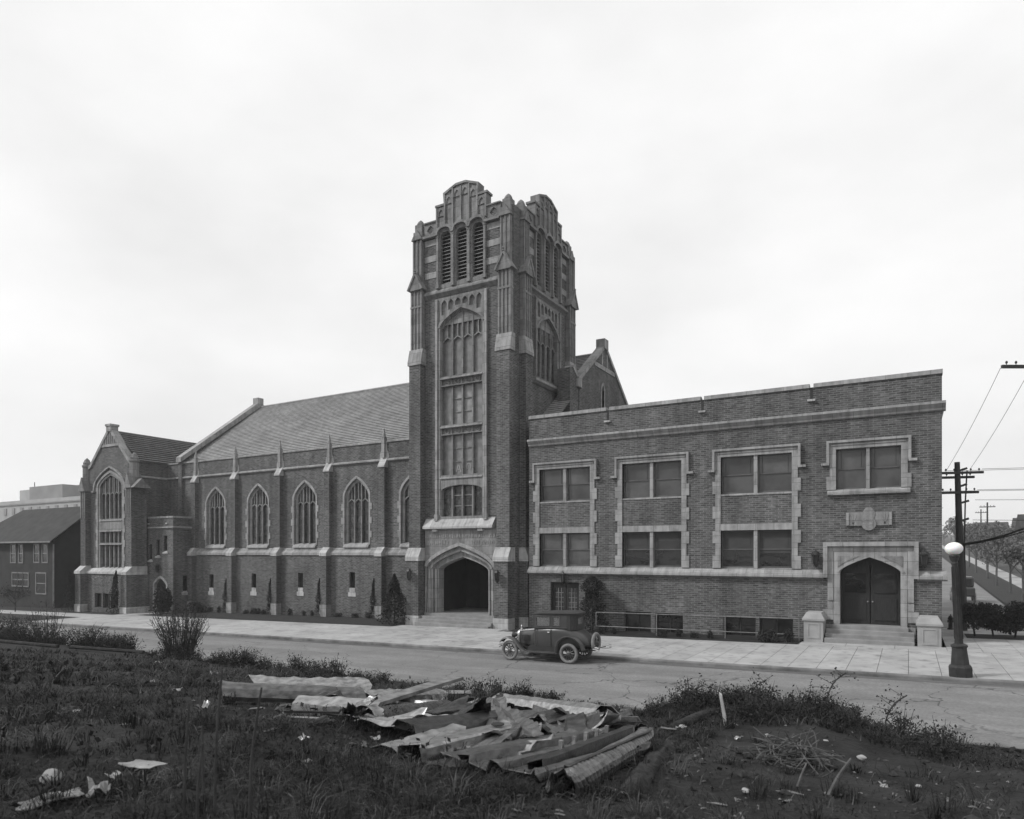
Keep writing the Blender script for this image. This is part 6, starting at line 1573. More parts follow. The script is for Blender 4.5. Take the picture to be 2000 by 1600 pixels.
for i in range(14000):
    X, Y, r = lot_sample()
    p = patch(X + 3, Y + 5)
    if R.random() > p * p * 0.45: continue
    z = lotz(X, Y) + R.uniform(0.0, 0.10 + 0.12 * p)
    leaf_quads(lm, [(X, Y, z)], 0.022 + 0.005 * r, R, 1.0, 0.7)
stuff(lm, 'ground_weeds', 'leaf_mid', 'low broad-leaved weeds spreading over the vacant lot', 'weeds')
cm = MB()
for i in range(1100):
    X, Y, r = lot_sample(3.0, 13)
    if not (X > -3.6 or (-9 < X < -3 and 5 < Y < 11)) or R.random() < 0.25: continue
    L_ = R.uniform(0.01, 0.04) * (1 if R.random() < 0.9 else 2.5); q = R.uniform(0, 2 * pi); z = lotz(X, Y) + 0.012
    w_ = R.uniform(0.004, 0.014)
    a, b_ = Vector((cos(q), sin(q), R.uniform(-0.2, 0.3))) * L_, Vector((-sin(q), cos(q), 0)) * w_
    c_ = Vector((X, Y, z)); k = len(cm.v)
    cm.v += [tuple(c_ - a - b_), tuple(c_ + a - b_), tuple(c_ + a + b_), tuple(c_ - a + b_), tuple(c_ + Vector((0, 0, 0.012)))]
    cm.f += [(k, k + 1, k + 4), (k + 1, k + 2, k + 4), (k + 2, k + 3, k + 4), (k + 3, k, k + 4)]
stuff(cm, 'litter', 'weathered_wood', 'small chips and splinters strewn over the bare soil', 'litter')

# weed clumps on the brow of the lot
def weed_mesh(seed, h, spread, n):
    r_ = random.Random(seed); st_ = MB(); lf = MB()
    for i in range(n):
        q = r_.uniform(0, 2 * pi); L_ = h * r_.uniform(0.45, 1.0); e = Vector((cos(q) * spread * r_.random(), sin(q) * spread * r_.random(), L_))
        b_ = Vector((e.x * 0.35, e.y * 0.35, -0.03)); m1_ = b_.lerp(e, 0.5) + Vector((0, 0, 0.06 * h))
        st_.tube([b_, m1_, e], [0.008, 0.006, 0.003], 4, False)
        for j in range(20):
            t = r_.uniform(0.05, 1.0); p = b_.lerp(e, t) + Vector((r_.gauss(0, 1), r_.gauss(0, 1), r_.gauss(0, 0.7))) * 0.06
            leaf_quads(lf, [p], r_.uniform(0.03, 0.07), r_, 0.5, 0.55)
    return st_.mesh('stems'), lf.mesh('leaves', recalc=False)
kd = MB()
for i in range(5200):
    X, Y, r = lot_sample(3.0, 14)
    if not (X > -2.6 or R.random() < 0.15): continue
    s_ = R.uniform(0.006, 0.03) * (1.0 if R.random() < 0.92 else 2.0); z = lotz(X, Y) + s_ * 0.2; k = len(kd.v)
    kd.v += [(X + s_ * R.uniform(0.7, 1.3), Y, z), (X, Y + s_ * R.uniform(0.7, 1.3), z), (X - s_ * R.uniform(0.7, 1.3), Y, z), (X, Y - s_ * R.uniform(0.7, 1.3), z), (X + s_ * R.uniform(-0.3, 0.3), Y + s_ * R.uniform(-0.3, 0.3), z + s_ * R.uniform(0.5, 1.0)), (X, Y, z - s_)]
    kd.f += [(k, k + 1, k + 4), (k + 1, k + 2, k + 4), (k + 2, k + 3, k + 4), (k + 3, k, k + 4), (k + 1, k, k + 5), (k + 2, k + 1, k + 5), (k + 3, k + 2, k + 5), (k, k + 3, k + 5)]
stuff(kd, 'soil_clods', 'clod', 'crumbly clods and grit on the bare earth of the lot', 'soil')
weeds = [weed_mesh(500 + i, (0.5, 0.38, 0.62, 0.45)[i], (0.4, 0.5, 0.35, 0.55)[i], (24, 26, 20, 28)[i]) for i in range(4)]
def weed(X, Y, s_, label='dark leafy weed clump on the brow of the vacant lot', grp='weed clumps on the brow of the lot'):
    t = thing('weed_clump', label, 'weeds', (X, Y, lotz(X, Y) - 0.02), (0, 0, R.uniform(0, 6)), grp)
    v = weeds[R.randrange(4)]
    place(v[0], 'stems', 'twig', t, None, None, (s_, s_, s_)); place(v[1], 'leaves', 'leaf_mid', t, None, None, (s_, s_, s_))
X = 0.35
while X > -36:
    gap = -6.6 < X < -4.4 or -11.6 < X < -9.6
    for j in range(1 if gap else 2):
        weed(X + R.uniform(-0.3, 0.3), R.uniform(13.2, 14.3) if X < -4.2 else R.uniform(11.9, 13.6), R.uniform(0.4, 0.8) * (0.55 if gap else 1.0) * (1.0 + 0.02 * abs(X)))
    X -= R.uniform(0.35, 0.7) * (1 + 0.02 * abs(X))
for i in range(64):
    X, Y = R.uniform(-4.1, 0.5), R.uniform(11.4, 13.5)
    weed(X, Y, R.uniform(0.45, 0.95), 'dark ragged weed clump on the mound above the kerb', 'weed clumps on the mound')
for i in range(190):
    X, Y, r = lot_sample(3.5, 17)
    if X > -2.4: continue
    if Y < 3: continue
    weed(X, Y, R.uniform(0.2, 0.5) * (0.6 + 0.04 * r), 'small low weed clump growing out of the lot grass', 'low weed clumps in the lot grass')
for (X, Y, h) in ((-1.25, 12.9, 0.75), (-2.6, 13.2, 0.55), (-0.35, 12.6, 0.7), (-3.7, 13.0, 0.5)):
    r_ = random.Random(int(abs(X) * 100)); t = thing('tall_weed', ['tall thin weed stalk on the mound near the stake', 'tall bending weed on the mound above the kerb', 'tall thin weed at the right end of the mound', 'tall ragged weed where the mound begins'][int(abs(X))], 'weeds', (X, Y, lotz(X, Y)))
    st_ = MB(); lf = MB(); pth = smooth_path([(0, 0, -0.05), (0.05, 0.02, h * 0.4), (0.16, 0.03, h * 0.75), (0.34, 0.02, h * 0.98)], 10)
    st_.tube(pth, 0.012, 5)
    for k in range(10):
        p = Vector(pth[3 + k % 7]); e = p + Vector((r_.uniform(-0.3, 0.3), r_.uniform(-0.2, 0.2), r_.uniform(0.0, 0.2))); st_.tube([p, e], [0.006, 0.003], 4)
        leaf_quads(lf, [tuple(p.lerp(e, r_.random()) + Vector((r_.gauss(0, 1), r_.gauss(0, 1), r_.gauss(0, 1))) * 0.04) for _ in range(9)], 0.045, r_)
    part(st_, 'stems', 'twig', t); part(lf, 'leaves', 'leaf_mid', t, recalc=False)

# the upright twiggy bush and its neighbours on the left
def twig_bush(name, label, loc, h, spread, n, leaf_n, seed, leafmat='leaf_dark', cat='bush'):
    r_ = random.Random(seed); st_ = MB(); lf = MB(); t = thing(name, label, cat, loc)
    for i in range(n):
        q = r_.uniform(0, 2 * pi); sp = spread * r_.random() ** 0.6; L_ = h * r_.uniform(0.55, 1.05)
        b_ = Vector((cos(q) * 0.25 * spread, sin(q) * 0.25 * spread, -0.05)); e = Vector((cos(q) * sp, sin(q) * sp, L_ * (1 - 0.12 * (sp / spread) ** 2)))
        m1_ = b_.lerp(e, 0.5) + Vector((r_.uniform(-0.06, 0.06), r_.uniform(-0.06, 0.06), 0.08))
        st_.tube([b_, m1_, e], [0.014, 0.009, 0.004], 4, False)
        for j in range(4):
            p = m1_.lerp(e, r_.random()); st_.tube([p, p + Vector((r_.uniform(-0.15, 0.15), r_.uniform(-0.15, 0.15), r_.uniform(0.05, 0.25)))], [0.006, 0.003], 4, False)
    pts = []
    for i in range(leaf_n):
        q = r_.uniform(0, 2 * pi); z = h * r_.random() ** 1.8 * 0.95; sp = spread * r_.random() ** 0.5 * (0.6 + 0.4 * z / h)
        pts.append((cos(q) * sp, sin(q) * sp, z))
    leaf_quads(lf, pts, 0.055, r_)
    part(st_, 'branches', 'twig', t, recalc=False); part(lf, 'leaves', leafmat, t, recalc=False)
    return t
bX, bY = -20.4, 13.7
twig_bush('twiggy_bush', 'upright twiggy bare bush on the brow of the lot, left of the scrap pile', (bX, bY, lotz(bX, bY)), 1.75, 0.95, 130, 1500, 5)
twig_bush('twiggy_bush', 'thin twiggy bush on the brow before the stair porch walk', (-27.6, 13.2, lotz(-27.6, 13.2)), 1.7, 0.7, 26, 250, 6)
twig_bush('twiggy_bush', 'sparse twiggy bush on the brow in line with the dark house', (-31.5, 13.0, lotz(-31.5, 13)), 1.6, 0.8, 30, 300, 7)
for i, (X, Y, r_, h) in enumerate(((-25.2, 13.3, 0.8, 0.85), (-28.8, 13.2, 1.2, 0.75), (-32.0, 13.4, 1.4, 0.9), (-35.5, 13.2, 1.5, 1.3), (-23.6, 13.6, 0.6, 0.55), (-17.6, 13.7, 0.7, 0.5))):
    twig_bush('bramble', ['ragged dark bramble with feathery tips on the lot brow', 'low spreading bramble beside the feathery one', 'wide ragged bramble on the brow', 'tall ragged bramble at the far end of the brow', 'small bramble next to the twiggy bush', 'low bramble between the twiggy bush and the scrap pile'][i], (X, Y, lotz(X, Y) - 0.05), h, r_, int(60 * r_), int(2600 * r_), 70 + i, 'leaf_dark', 'bramble')
# bare thin saplings close to the camera, lower left
for i, (X, Y, h, tx) in enumerate(((-4.05, 2.75, 0.75, 0.02), (-3.95, 2.9, 0.95, 0.05), (-3.55, 2.85, 0.85, 0.09), (-4.2, 3.0, 0.5, -0.05), (-3.85, 2.7, 0.55, 0.03))):
    t = tag(MB().tube(smooth_path([(X, Y, lotz(X, Y) - 0.05), (X + tx * 0.3, Y, lotz(X, Y) + h * 0.5), (X + tx, Y + 0.02, lotz(X, Y) + h)], 8), [0.011 - 0.00055 * k for k in range(9)], 6).build('bare_sapling', 'twig'),
            'thin bare sapling stem standing in the grass left of the scrap pile', 'sapling', 'bare stems left of the scrap pile')

# ------------------------------------------------------------------ scrap pile: old sheet-metal cornice pieces
def scrap(name, label, a, b_, prof, mat, cat='scrap metal', ripple=0.0, rip_n=20, crumple=0.02, n=40, seed=1, thick=0.008, twist=0.0, jag=0.05, curl=0.03):
    """profile (s,h) swept from a to b; s across (towards the street positive), h up"""
    r_ = random.Random(seed); A, B = Vector(a), Vector(b_)
    ax = (B - A); L_ = ax.length; ax.normalize(); lat = Vector((-ax.y, ax.x, 0)).normalized()
    if lat.y < 0: lat = -lat
    upv = lat.cross(ax); upv = upv if upv.z > 0 else -upv
    ph = [r_.uniform(0, 6) for _ in range(6)]
    mb = MB(); m_ = len(prof)
    ce = [(r_.uniform(-0.4, 1), r_.uniform(-0.4, 1)) for _ in prof]
    j0 = [r_.uniform(-jag, jag) for _ in prof]; j1 = [r_.uniform(-jag, jag) for _ in prof]
    for i in range(n + 1):
        t = i / n
        for k, (s_, h) in enumerate(prof):
            f_ = k / (m_ - 1); tt = t * L_ + (j0[k] * (1 - t) ** 6 + j1[k] * t ** 6)
            rp = 1 + ripple * (abs(sin(pi * rip_n * t + 3.0 * f_)) ** 0.6 - 0.5)
            d = crumple * (mnoise.noise(Vector((t * L_ * 2.2 + ph[0] * 9, f_ * 1.6, seed))) * 1.0 + mnoise.noise(Vector((t * L_ * 6 + ph[1] * 9, f_ * 4, seed + 5))) * 0.6)
            an = twist * (t - 0.5); cs, sn = cos(an), sin(an)
            cu = curl * (max(0, 1 - t / 0.07) ** 2 * ce[k][0] + max(0, 1 - (1 - t) / 0.07) ** 2 * ce[k][1])
            h = h + cu
            s2, h2 = s_ * rp * cs - h * rp * sn, s_ * rp * sn + h * rp * cs
            mb.v.append(tuple(A + ax * tt + lat * (s2 + d * 0.5) + upv * (h2 + d)))
    for i in range(n):
        for k in range(m_ - 1): mb.f.append((i * m_ + k, i * m_ + k + 1, (i + 1) * m_ + k + 1, (i + 1) * m_ + k))
    o = mb.build(name, mat, smooth=False)
    so = o.modifiers.new('thickness', 'SOLIDIFY'); so.thickness = thick
    tag(o, label, cat); return o
def hump(r, n=10, a0=0, a1=180): return [(r * cos(radians(a0 + (a1 - a0) * k / n)), r * sin(radians(a0 + (a1 - a0) * k / n))) for k in range(n + 1)]
def trough(r, n=10, a0=180, a1=350): return [(r * cos(radians(a0 + (a1 - a0) * k / n)), r + r * sin(radians(a0 + (a1 - a0) * k / n))) for k in range(n + 1)]
step_prof = [(-0.62, 0.02), (-0.60, 0.08), (-0.50, 0.09), (-0.48, 0.03), (-0.18, 0.03), (-0.16, 0.09), (-0.10, 0.10), (-0.07, 0.04), (0.12, 0.05), (0.14, 0.12), (0.24, 0.12), (0.26, 0.06), (0.5, 0.08)]
def L(X, Y, dz=0.0): return (X, Y, lotz(X, Y, False) + dz)
scrap('metal_trough', 'long half-round sheet metal trough lying at the left end of the scrap pile', L(-8.35, 6.2, 0.06), L(-7.6, 8.2, 0.08), [(-0.17, 0.02), (-0.19, 0.08), (-0.16, 0.19), (-0.08, 0.25), (0.06, 0.26), (0.12, 0.22)], 'metal_grey', seed=2, crumple=0.012)
scrap('metal_sheet', 'bright crumpled metal strip behind the long trough', L(-9.6, 7.7, 0.04), L(-8.95, 9.9, 0.1), [(-0.16, 0.0), (-0.10, 0.12), (0.02, 0.2), (0.16, 0.22), (0.26, 0.18)], 'metal_bright', seed=3, crumple=0.05, n=60)
scrap('metal_sheet', 'pale corrugated metal sheet lying between trough and plank', L(-7.85, 8.5, 0.08), L(-7.65, 10.4, 0.08), [(-0.3, 0.0), (-0.22, 0.1), (-0.05, 0.15), (0.15, 0.16), (0.3, 0.1)], 'metal_bright', seed=4, ripple=0.12, rip_n=9, crumple=0.025)
scrap('narrow_metal_strip', 'long thin pale strip lying along the back of the scrap pile', L(-8.4, 9.9, 0.1), L(-8.1, 12.2, 0.1), [(-0.05, 0.0), (0.0, 0.06), (0.06, 0.06)], 'metal_bright', seed=44, crumple=0.01)
pk = MB(); A, B = Vector(L(-7.45, 8.3, 0.10)), Vector(L(-7.35, 10.6, 0.50)); ax = (B - A).normalized(); sd2 = Vector((-ax.y, ax.x, 0)).normalized() * 0.15; u2 = ax.cross(sd2).normalized() * 0.03
pk.hexa([A - sd2 - u2, B - sd2 - u2, B + sd2 - u2, A + sd2 - u2, A - sd2 + u2, B - sd2 + u2, B + sd2 + u2, A + sd2 + u2])
tag(pk.build('plank', 'weathered_wood'), 'grey plank tilted up over the back of the scrap pile', 'plank')
scrap('ribbed_cornice', 'dark half-round ribbed metal cornice in the middle of the scrap pile', L(-5.85, 6.5, 0.04), L(-6.1, 8.5, 0.1), [(-0.3, -0.04), (-0.2, 0.0)] + hump(0.16, 10)[::-1] + [(0.2, 0.02)], 'metal_dull', seed=5, ripple=0.14, rip_n=24, crumple=0.012, n=120)
scrap('metal_end_cap', 'pale end plate of the dark ribbed cornice', L(-5.85, 6.35, 0.05), L(-5.88, 6.6, 0.05), hump(0.19, 8), 'metal_bright', seed=6, crumple=0.01, n=8)
scrap('metal_sheet', 'bent pale box-shaped metal piece in front of the long trough', L(-6.9, 6.25, 0.05), L(-6.2, 7.0, 0.08), [(-0.2, 0.0), (-0.18, 0.13), (0.05, 0.2), (0.2, 0.16)], 'metal_bright', seed=7, crumple=0.03, jag=0.08)
tag(MB().hexa([L(-6.3, 5.55, 0.02), L(-5.95, 5.9, 0.02), L(-6.05, 6.02, 0.02), L(-6.4, 5.68, 0.02), L(-6.3, 5.55, 0.07), L(-5.95, 5.9, 0.07), L(-6.05, 6.02, 0.07), L(-6.4, 5.68, 0.07)]).build('board', 'weathered_wood'), 'short weathered board lying left of the ribbed cornice', 'board')
scrap('metal_sheet', 'dark folded metal sheet behind the pale channel', L(-4.75, 5.85, 0.05), L(-4.6, 7.6, 0.1), [(-0.22, 0.0), (-0.14, 0.16), (0.1, 0.2), (0.2, 0.12)], 'metal_dull', seed=8, crumple=0.02)
scrap('metal_sheet', 'torn bright sheet curling at the front left of the pile', L(-4.35, 5.05, 0.03), L(-4.35, 6.2, 0.12), [(-0.16, 0.0), (-0.12, 0.1), (0.02, 0.13), (0.14, 0.06)], 'metal_bright', seed=9, crumple=0.03, jag=0.08)
ch = scrap('metal_channel', 'pale square-edged metal channel with a round hole, front of the scrap pile', L(-3.92, 4.95, 0.06), L(-4.0, 6.95, 0.16), [(-0.20, -0.06), (-0.19, 0.1), (-0.17, 0.12), (0.06, 0.13), (0.09, 0.11), (0.1, -0.05)], 'metal_bright', seed=10, crumple=0.006)
hp = Vector(L(-3.99, 6.55, 0.295))  # no hole is cut: a dark disc paints its shade here
tag(MB().lathe([(0.075, 0.0), (0.075, 0.012), (0.0, 0.014)], 16, hp).build('dark_disc', 'dark_inside'), 'dark disc painted as the shaded hole in the pale metal channel', 'scrap metal')
scrap('metal_sheet', 'grey metal sheet lying under the pale channel', L(-3.6, 4.85, 0.02), L(-3.65, 7.0, 0.08), [(-0.3, 0.0), (-0.1, 0.06), (0.1, 0.05), (0.3, 0.09)], 'metal_dull', seed=11, crumple=0.02)
scrap('metal_half_pipe', 'large pale half-round metal casing lying at the back right of the pile', L(-6.35, 10.4, 0.02), L(-3.75, 9.0, 0.06), [(0.34, 0.0), (0.30, 0.16), (0.2, 0.28), (0.05, 0.33), (-0.1, 0.29), (-0.2, 0.2)], 'metal_bright', seed=12, crumple=0.02, n=60, jag=0.06)
scrap('metal_sheet', 'crumpled torn metal sheet folded over in the centre of the scrap pile', L(-5.35, 8.5, 0.26), L(-3.55, 6.35, 0.16), [(-0.3, -0.05), (-0.2, 0.07), (-0.1, 0.03), (0.0, 0.11), (0.12, 0.05), (0.22, 0.1)], 'metal_grey', seed=13, crumple=0.06, n=60, jag=0.1)
scrap('metal_sheet', 'broad flat stepped metal sheet sloping down from the half-round casing', L(-5.25, 9.1, 0.12), L(-3.3, 7.3, 0.12), [(-0.1, 0.0), (0.02, 0.05), (0.05, 0.01), (0.3, 0.02), (0.33, 0.07), (0.42, 0.06), (0.45, 0.02), (0.6, 0.05)], 'metal_grey', seed=14, crumple=0.012, n=50)
scrap('metal_sheet', 'pale rolled edge strip under the half-round casing', L(-5.9, 9.7, 0.05), L(-3.7, 8.5, 0.1), [(-0.1, 0.0), (-0.05, 0.05), (0.08, 0.07)], 'metal_bright', seed=15, crumple=0.03, n=40)
scrap('cornice_panel', 'wide stepped cornice panel lying flat at the front of the scrap pile', L(-3.05, 4.75, 0.1), L(-3.05, 7.4, 0.12), [(s_ * 0.9 - 0.0, h) for s_, h in step_prof], 'metal_grey', seed=16, crumple=0.008, n=60, jag=0.07)
cpn = scrap('cornice_tray', 'open cornice tray with bracket ribs beside the rope-moulded edge', L(-2.62, 4.95, 0.1), L(-2.86, 7.75, 0.16), [(-0.12, 0.02), (-0.1, 0.12), (0.02, 0.13), (0.04, 0.02), (0.2, 0.02), (0.22, 0.12), (0.26, 0.12)], 'metal_dull', seed=17, crumple=0.008, n=50)
for k in range(5):
    t = 0.35 + 0.13 * k; p = Vector(L(-2.62, 4.95, 0.12)).lerp(Vector(L(-2.86, 7.75, 0.18)), t)
    tag(MB().box(p.x - 0.2, p.x - 0.0, p.y - 0.02, p.y + 0.02, p.z + 0.0, p.z + 0.05).box(p.x - 0.21, p.x - 0.17, p.y - 0.02, p.y + 0.02, p.z, p.z + 0.14).build('bracket_rib', 'metal_bright'), 'small pale bracket rib inside the open cornice tray', 'scrap metal', 'bracket ribs in the cornice tray')
scrap('rope_moulding', 'thick rope-ribbed metal moulding along the right edge of the scrap pile', L(-2.32, 4.75, 0.08), L(-2.72, 7.85, 0.14), hump(0.115, 12, -40, 220), 'metal_grey', seed=18, ripple=0.34, rip_n=30, crumple=0.01, n=300)
RQ = random.Random(17)
for k in range(36):
    X = -7.4 + 4.3 * RQ.random(); Y = 5.6 + 3.6 * RQ.random(); q = RQ.choice((RQ.uniform(0.9, 2.0), RQ.uniform(-0.9, 0.3))); L_ = RQ.uniform(0.5, 1.3); w_ = RQ.uniform(0.09, 0.26)
    if Y < 5.4 + (X + 7.4) * 0.0 and X < -4: continue
    a_ = L(X - cos(q) * L_ / 2, Y - sin(q) * L_ / 2, RQ.uniform(0.02, 0.12)); b_ = L(X + cos(q) * L_ / 2, Y + sin(q) * L_ / 2, RQ.uniform(0.06, 0.34))
    pf = RQ.choice(([(-w_, 0.0), (-w_ * 0.9, 0.05), (w_ * 0.1, 0.055), (w_ * 0.15, 0.0), (w_, 0.02)], [(w_ * (j / 6 - 0.5) * 2, 0.022 * (j % 2)) for j in range(7)], [(-w_, 0.0), (-w_ * 0.3, 0.05), (w_ * 0.4, 0.04), (w_, -0.03)], hump(w_ * 0.55, 7, 10, 170)))
    o = scrap('torn_sheet', 'torn narrow metal sheet lying aslant in the scrap pile', a_, b_, pf, RQ.choice(('metal_bright', 'metal_grey', 'metal_dull', 'metal_dull')), seed=200 + k, crumple=0.03, n=24, thick=0.005, twist=RQ.uniform(-1.0, 1.0), jag=0.07, curl=0.05)
    o['group'] = 'torn narrow sheets in the scrap pile'
# wooden box
bx = thing('wooden_box', 'small open dark wooden box behind the rope-ribbed moulding', 'box', L(-3.45, 9.0, 0.0), (0, 0, 0.5))
for (x0, x1, y0, y1) in ((-0.25, 0.25, -0.16, -0.14), (-0.25, 0.25, 0.14, 0.16), (-0.25, -0.23, -0.14, 0.14), (0.23, 0.25, -0.14, 0.14)):
    part(MB().box(x0, x1, y0, y1, 0.0, 0.24), 'side', 'dark_wood' if y0 < 0 else 'weathered_wood', bx)
part(MB().box(-0.23, 0.23, -0.14, 0.14, 0.0, 0.02), 'bottom', 'dark_wood', bx)
# log
lg = MB(); lp = smooth_path([L(-1.95, 5.2, -0.1), L(-2.16, 6.2, -0.01), L(-2.5, 8.0, 0.0), L(-2.76, 9.2, -0.08)], 70)
nn_ = 26; lg.tube(lp, [0.125 - 0.0006 * k + 0.014 * sin(k * 0.6) for k in range(71)], nn_)
def barkd(i, k): return 0.010 * sin(5 * k * 2 * pi / nn_ + 0.21 * i) + 0.012 * sin(3 * k * 2 * pi / nn_ - 0.37 * i + 1) * sin(0.31 * i) + 0.008 * sin(9 * k * 2 * pi / nn_ + 0.9 * sin(0.8 * i)) + 0.006 * sin(1.9 * i + k)
lg.v = [tuple(Vector(v) + (Vector(v) - lp_).normalized() * barkd(i // nn_, i % nn_)) for i, v in enumerate(lg.v) for lp_ in [Vector(lp[i // nn_])]]
tag(lg.build('log', 'bark', smooth=True), 'thick dark rotting log lying right of the scrap pile', 'log')
lg2 = MB().tube(smooth_path([L(-3.1, 10.3, 0.02), L(-2.95, 11.0, 0.05), L(-2.85, 11.6, 0.0)], 14), 0.09, 10)
tag(lg2.build('log', 'bark', smooth=True), 'short dark log end buried in the weeds near the stake', 'log')
# stake
sx, sy = -2.42, 10.82
tag(MB().hexa([L(sx - 0.03, sy, -0.1), L(sx + 0.03, sy, -0.1), L(sx + 0.03, sy + 0.03, -0.1), L(sx - 0.03, sy + 0.03, -0.1), (sx - 0.13, sy, lotz(sx, sy) + 0.5), (sx - 0.09, sy, lotz(sx, sy) + 0.47), (sx - 0.09, sy + 0.03, lotz(sx, sy) + 0.5), (sx - 0.13, sy + 0.03, lotz(sx, sy) + 0.53)]).build('stake', 'pale_wood'), 'pale wooden stake standing up in the mound', 'stake')
# tangle of pale roots
rt = thing('root_tangle', 'tangle of pale roots on the bare soil right of the log', 'roots', L(-1.15, 8.4))
r_ = random.Random(31)
for k in range(110):
    q = r_.uniform(0, 2 * pi); rr = r_.uniform(0.05, 0.42); c0 = Vector((cos(q) * rr, sin(q) * rr * 0.9, r_.uniform(0.01, 0.26) * (1 - rr)))
    dv = Vector((r_.gauss(0, 1), r_.gauss(0, 1), r_.gauss(0, 0.35))).normalized() * r_.uniform(0.1, 0.3); bend = Vector((r_.gauss(0, 1), r_.gauss(0, 1), r_.gauss(0, 0.6))) * 0.06
    part(MB().tube(smooth_path([c0 - dv, c0 + bend, c0 + dv, c0 + dv * 1.6 - bend], 9), [0.009 - 0.00055 * i for i in range(10)], 5), 'root', 'root_pale', rt)
for k, (X, Y, dx, dy, h, r0) in enumerate(((-0.62, 6.75, 0.15, 0.5, 0.3, 0.022), (-0.9, 6.9, 0.05, 0.25, 0.2, 0.015), (-1.75, 8.6, -0.2, -0.4, 0.12, 0.012), (-1.5, 9.2, 0.22, 0.3, 0.25, 0.012), (-2.0, 7.4, 0.4, 0.15, 0.05, 0.010), (-5.0, 4.3, 0.35, -0.3, 0.02, 0.012))):
    tag(MB().tube(smooth_path([L(X, Y, 0.0), L(X + dx * 0.4, Y + dy * 0.5, h * 0.5), L(X + dx, Y + dy, h)], 8), [r0 * (1 - 0.06 * i) for i in range(9)], 6).build('stick', 'root_pale'),
        ['forked pale stick standing out of the soil', 'short pale stick beside the forked one', 'thin pale twig lying left of the root tangle', 'thin twig rising behind the root tangle', 'thin straight twig between log and roots', 'thin pale stick lying in the grass left of the pile'][k], 'stick')
# rocks, scraps of paper and plaster
def rock(label, X, Y, r, sq=0.7, mat='rock', name='rock', grp=None, seed=0, dz=0.3):
    r_ = random.Random(seed + int(abs(X * 100))); bm = bmesh.new(); bmesh.ops.create_icosphere(bm, subdivisions=3, radius=r)
    ph = [r_.uniform(0, 6) for _ in range(4)]
    for v in bm.verts:
        n_ = v.co.normalized(); k = 1 + 0.12 * sin(3 * n_.x + ph[0]) * sin(2.6 * n_.y + ph[1]) + 0.08 * sin(6 * n_.z + ph[2] + 4 * n_.x)
        v.co = Vector((v.co.x * k, v.co.y * k * 0.85, v.co.z * k * sq))
    me = bpy.data.meshes.new(name); bm.to_mesh(me); bm.free()
    for p in me.polygons: p.use_smooth = True
    o = place(me, name, mat, None, L(X, Y, r * dz), (0, 0, r_.uniform(0, 6))); tag(o, label, name.replace('_', ' '), grp); return o
rock('round pale boulder in the grass at the lower left of the lot', -5.62, 2.72, 0.078, 0.85, dz=0.6)
for k, (X, Y, r) in enumerate(((-1.01, 10.6, 0.045), (-0.52, 9.95, 0.065), (-0.2, 7.75, 0.05), (0.1, 8.4, 0.035), (-0.9, 6.2, 0.03), (0.25, 7.4, 0.045), (-1.25, 6.3, 0.04), (-0.1, 7.0, 0.03))):
    rock('small white pebble on the bare soil at the right of the lot', X, Y, r, 0.5, 'scrap_white', 'pebble', 'white pebbles on the bare soil', k)
def crumple_sheet(label, X, Y, w_, d_, hgt, seed, mat='scrap_white', name='paper_scrap', cat='paper', grp=None):
    r_ = random.Random(seed); mb = MB(); n = 6; ph = [r_.uniform(0, 6) for _ in range(4)]; q = r_.uniform(0, 3)
    for i in range(n + 1):
        for j in range(n + 1):
            u, v = i / n - 0.5, j / n - 0.5
            z = hgt * (0.5 + 0.5 * sin(5 * u + ph[0]) * sin(4 * v + ph[1])) + hgt * 0.3 * sin(9 * u + 7 * v + ph[2])
            edge = 1 + 0.12 * sin(9 * u + 5 * v + ph[3])
            x_, y_ = u * w_ * edge, v * d_ * edge
            mb.v.append((x_ * cos(q) - y_ * sin(q), x_ * sin(q) + y_ * cos(q), max(0.004, z)))
    for i in range(n):
        for j in range(n): mb.f.append((i * (n + 1) + j, (i + 1) * (n + 1) + j, (i + 1) * (n + 1) + j + 1, i * (n + 1) + j + 1))
    o = mb.build(name, mat); o.location = L(X, Y, 0.03); o.modifiers.new('thickness', 'SOLIDIFY').thickness = 0.006
    tag(o, label, cat, grp); return o
crumple_sheet('large crumpled pale sheet at the bottom left of the lot', -5.15, 2.48, 0.4, 0.16, 0.04, 1, 'rock')
crumple_sheet('folded white paper standing up beside the crumpled sheet', -5.0, 2.72, 0.15, 0.13, 0.10, 2)
crumple_sheet('small white paper square in the grass near the boulder', -5.28, 3.0, 0.09, 0.08, 0.04, 3)
crumple_sheet('flat ragged pale cardboard in the grass beyond the boulder', -5.5, 3.35, 0.33, 0.16, 0.02, 4, 'rock', 'cardboard_scrap', 'cardboard')
for k, (X, Y, s_) in enumerate(((-8.7, 4.5, 0.1), (-13.5, 9.9, 0.22), (-9.6, 6.4, 0.12), (-5.35, 4.95, 0.12), (-3.0, 10.3, 0.14), (-11.5, 7.2, 0.1), (-16.5, 10.5, 0.2), (-7.2, 4.2, 0.08), (-4.6, 4.3, 0.07), (-6.0, 8.9, 0.16), (-5.4, 9.6, 0.18), (-4.95, 5.6, 0.1), (-2.1, 10.0, 0.1), (-1.75, 10.4, 0.09))):
    crumple_sheet('small bright scrap lying in the lot grass', X, Y, s_, s_ * 0.7, s_ * 0.35, 20 + k, 'scrap_white' if k % 3 else 'metal_bright', 'scrap', 'scrap', 'bright scraps scattered in the lot')
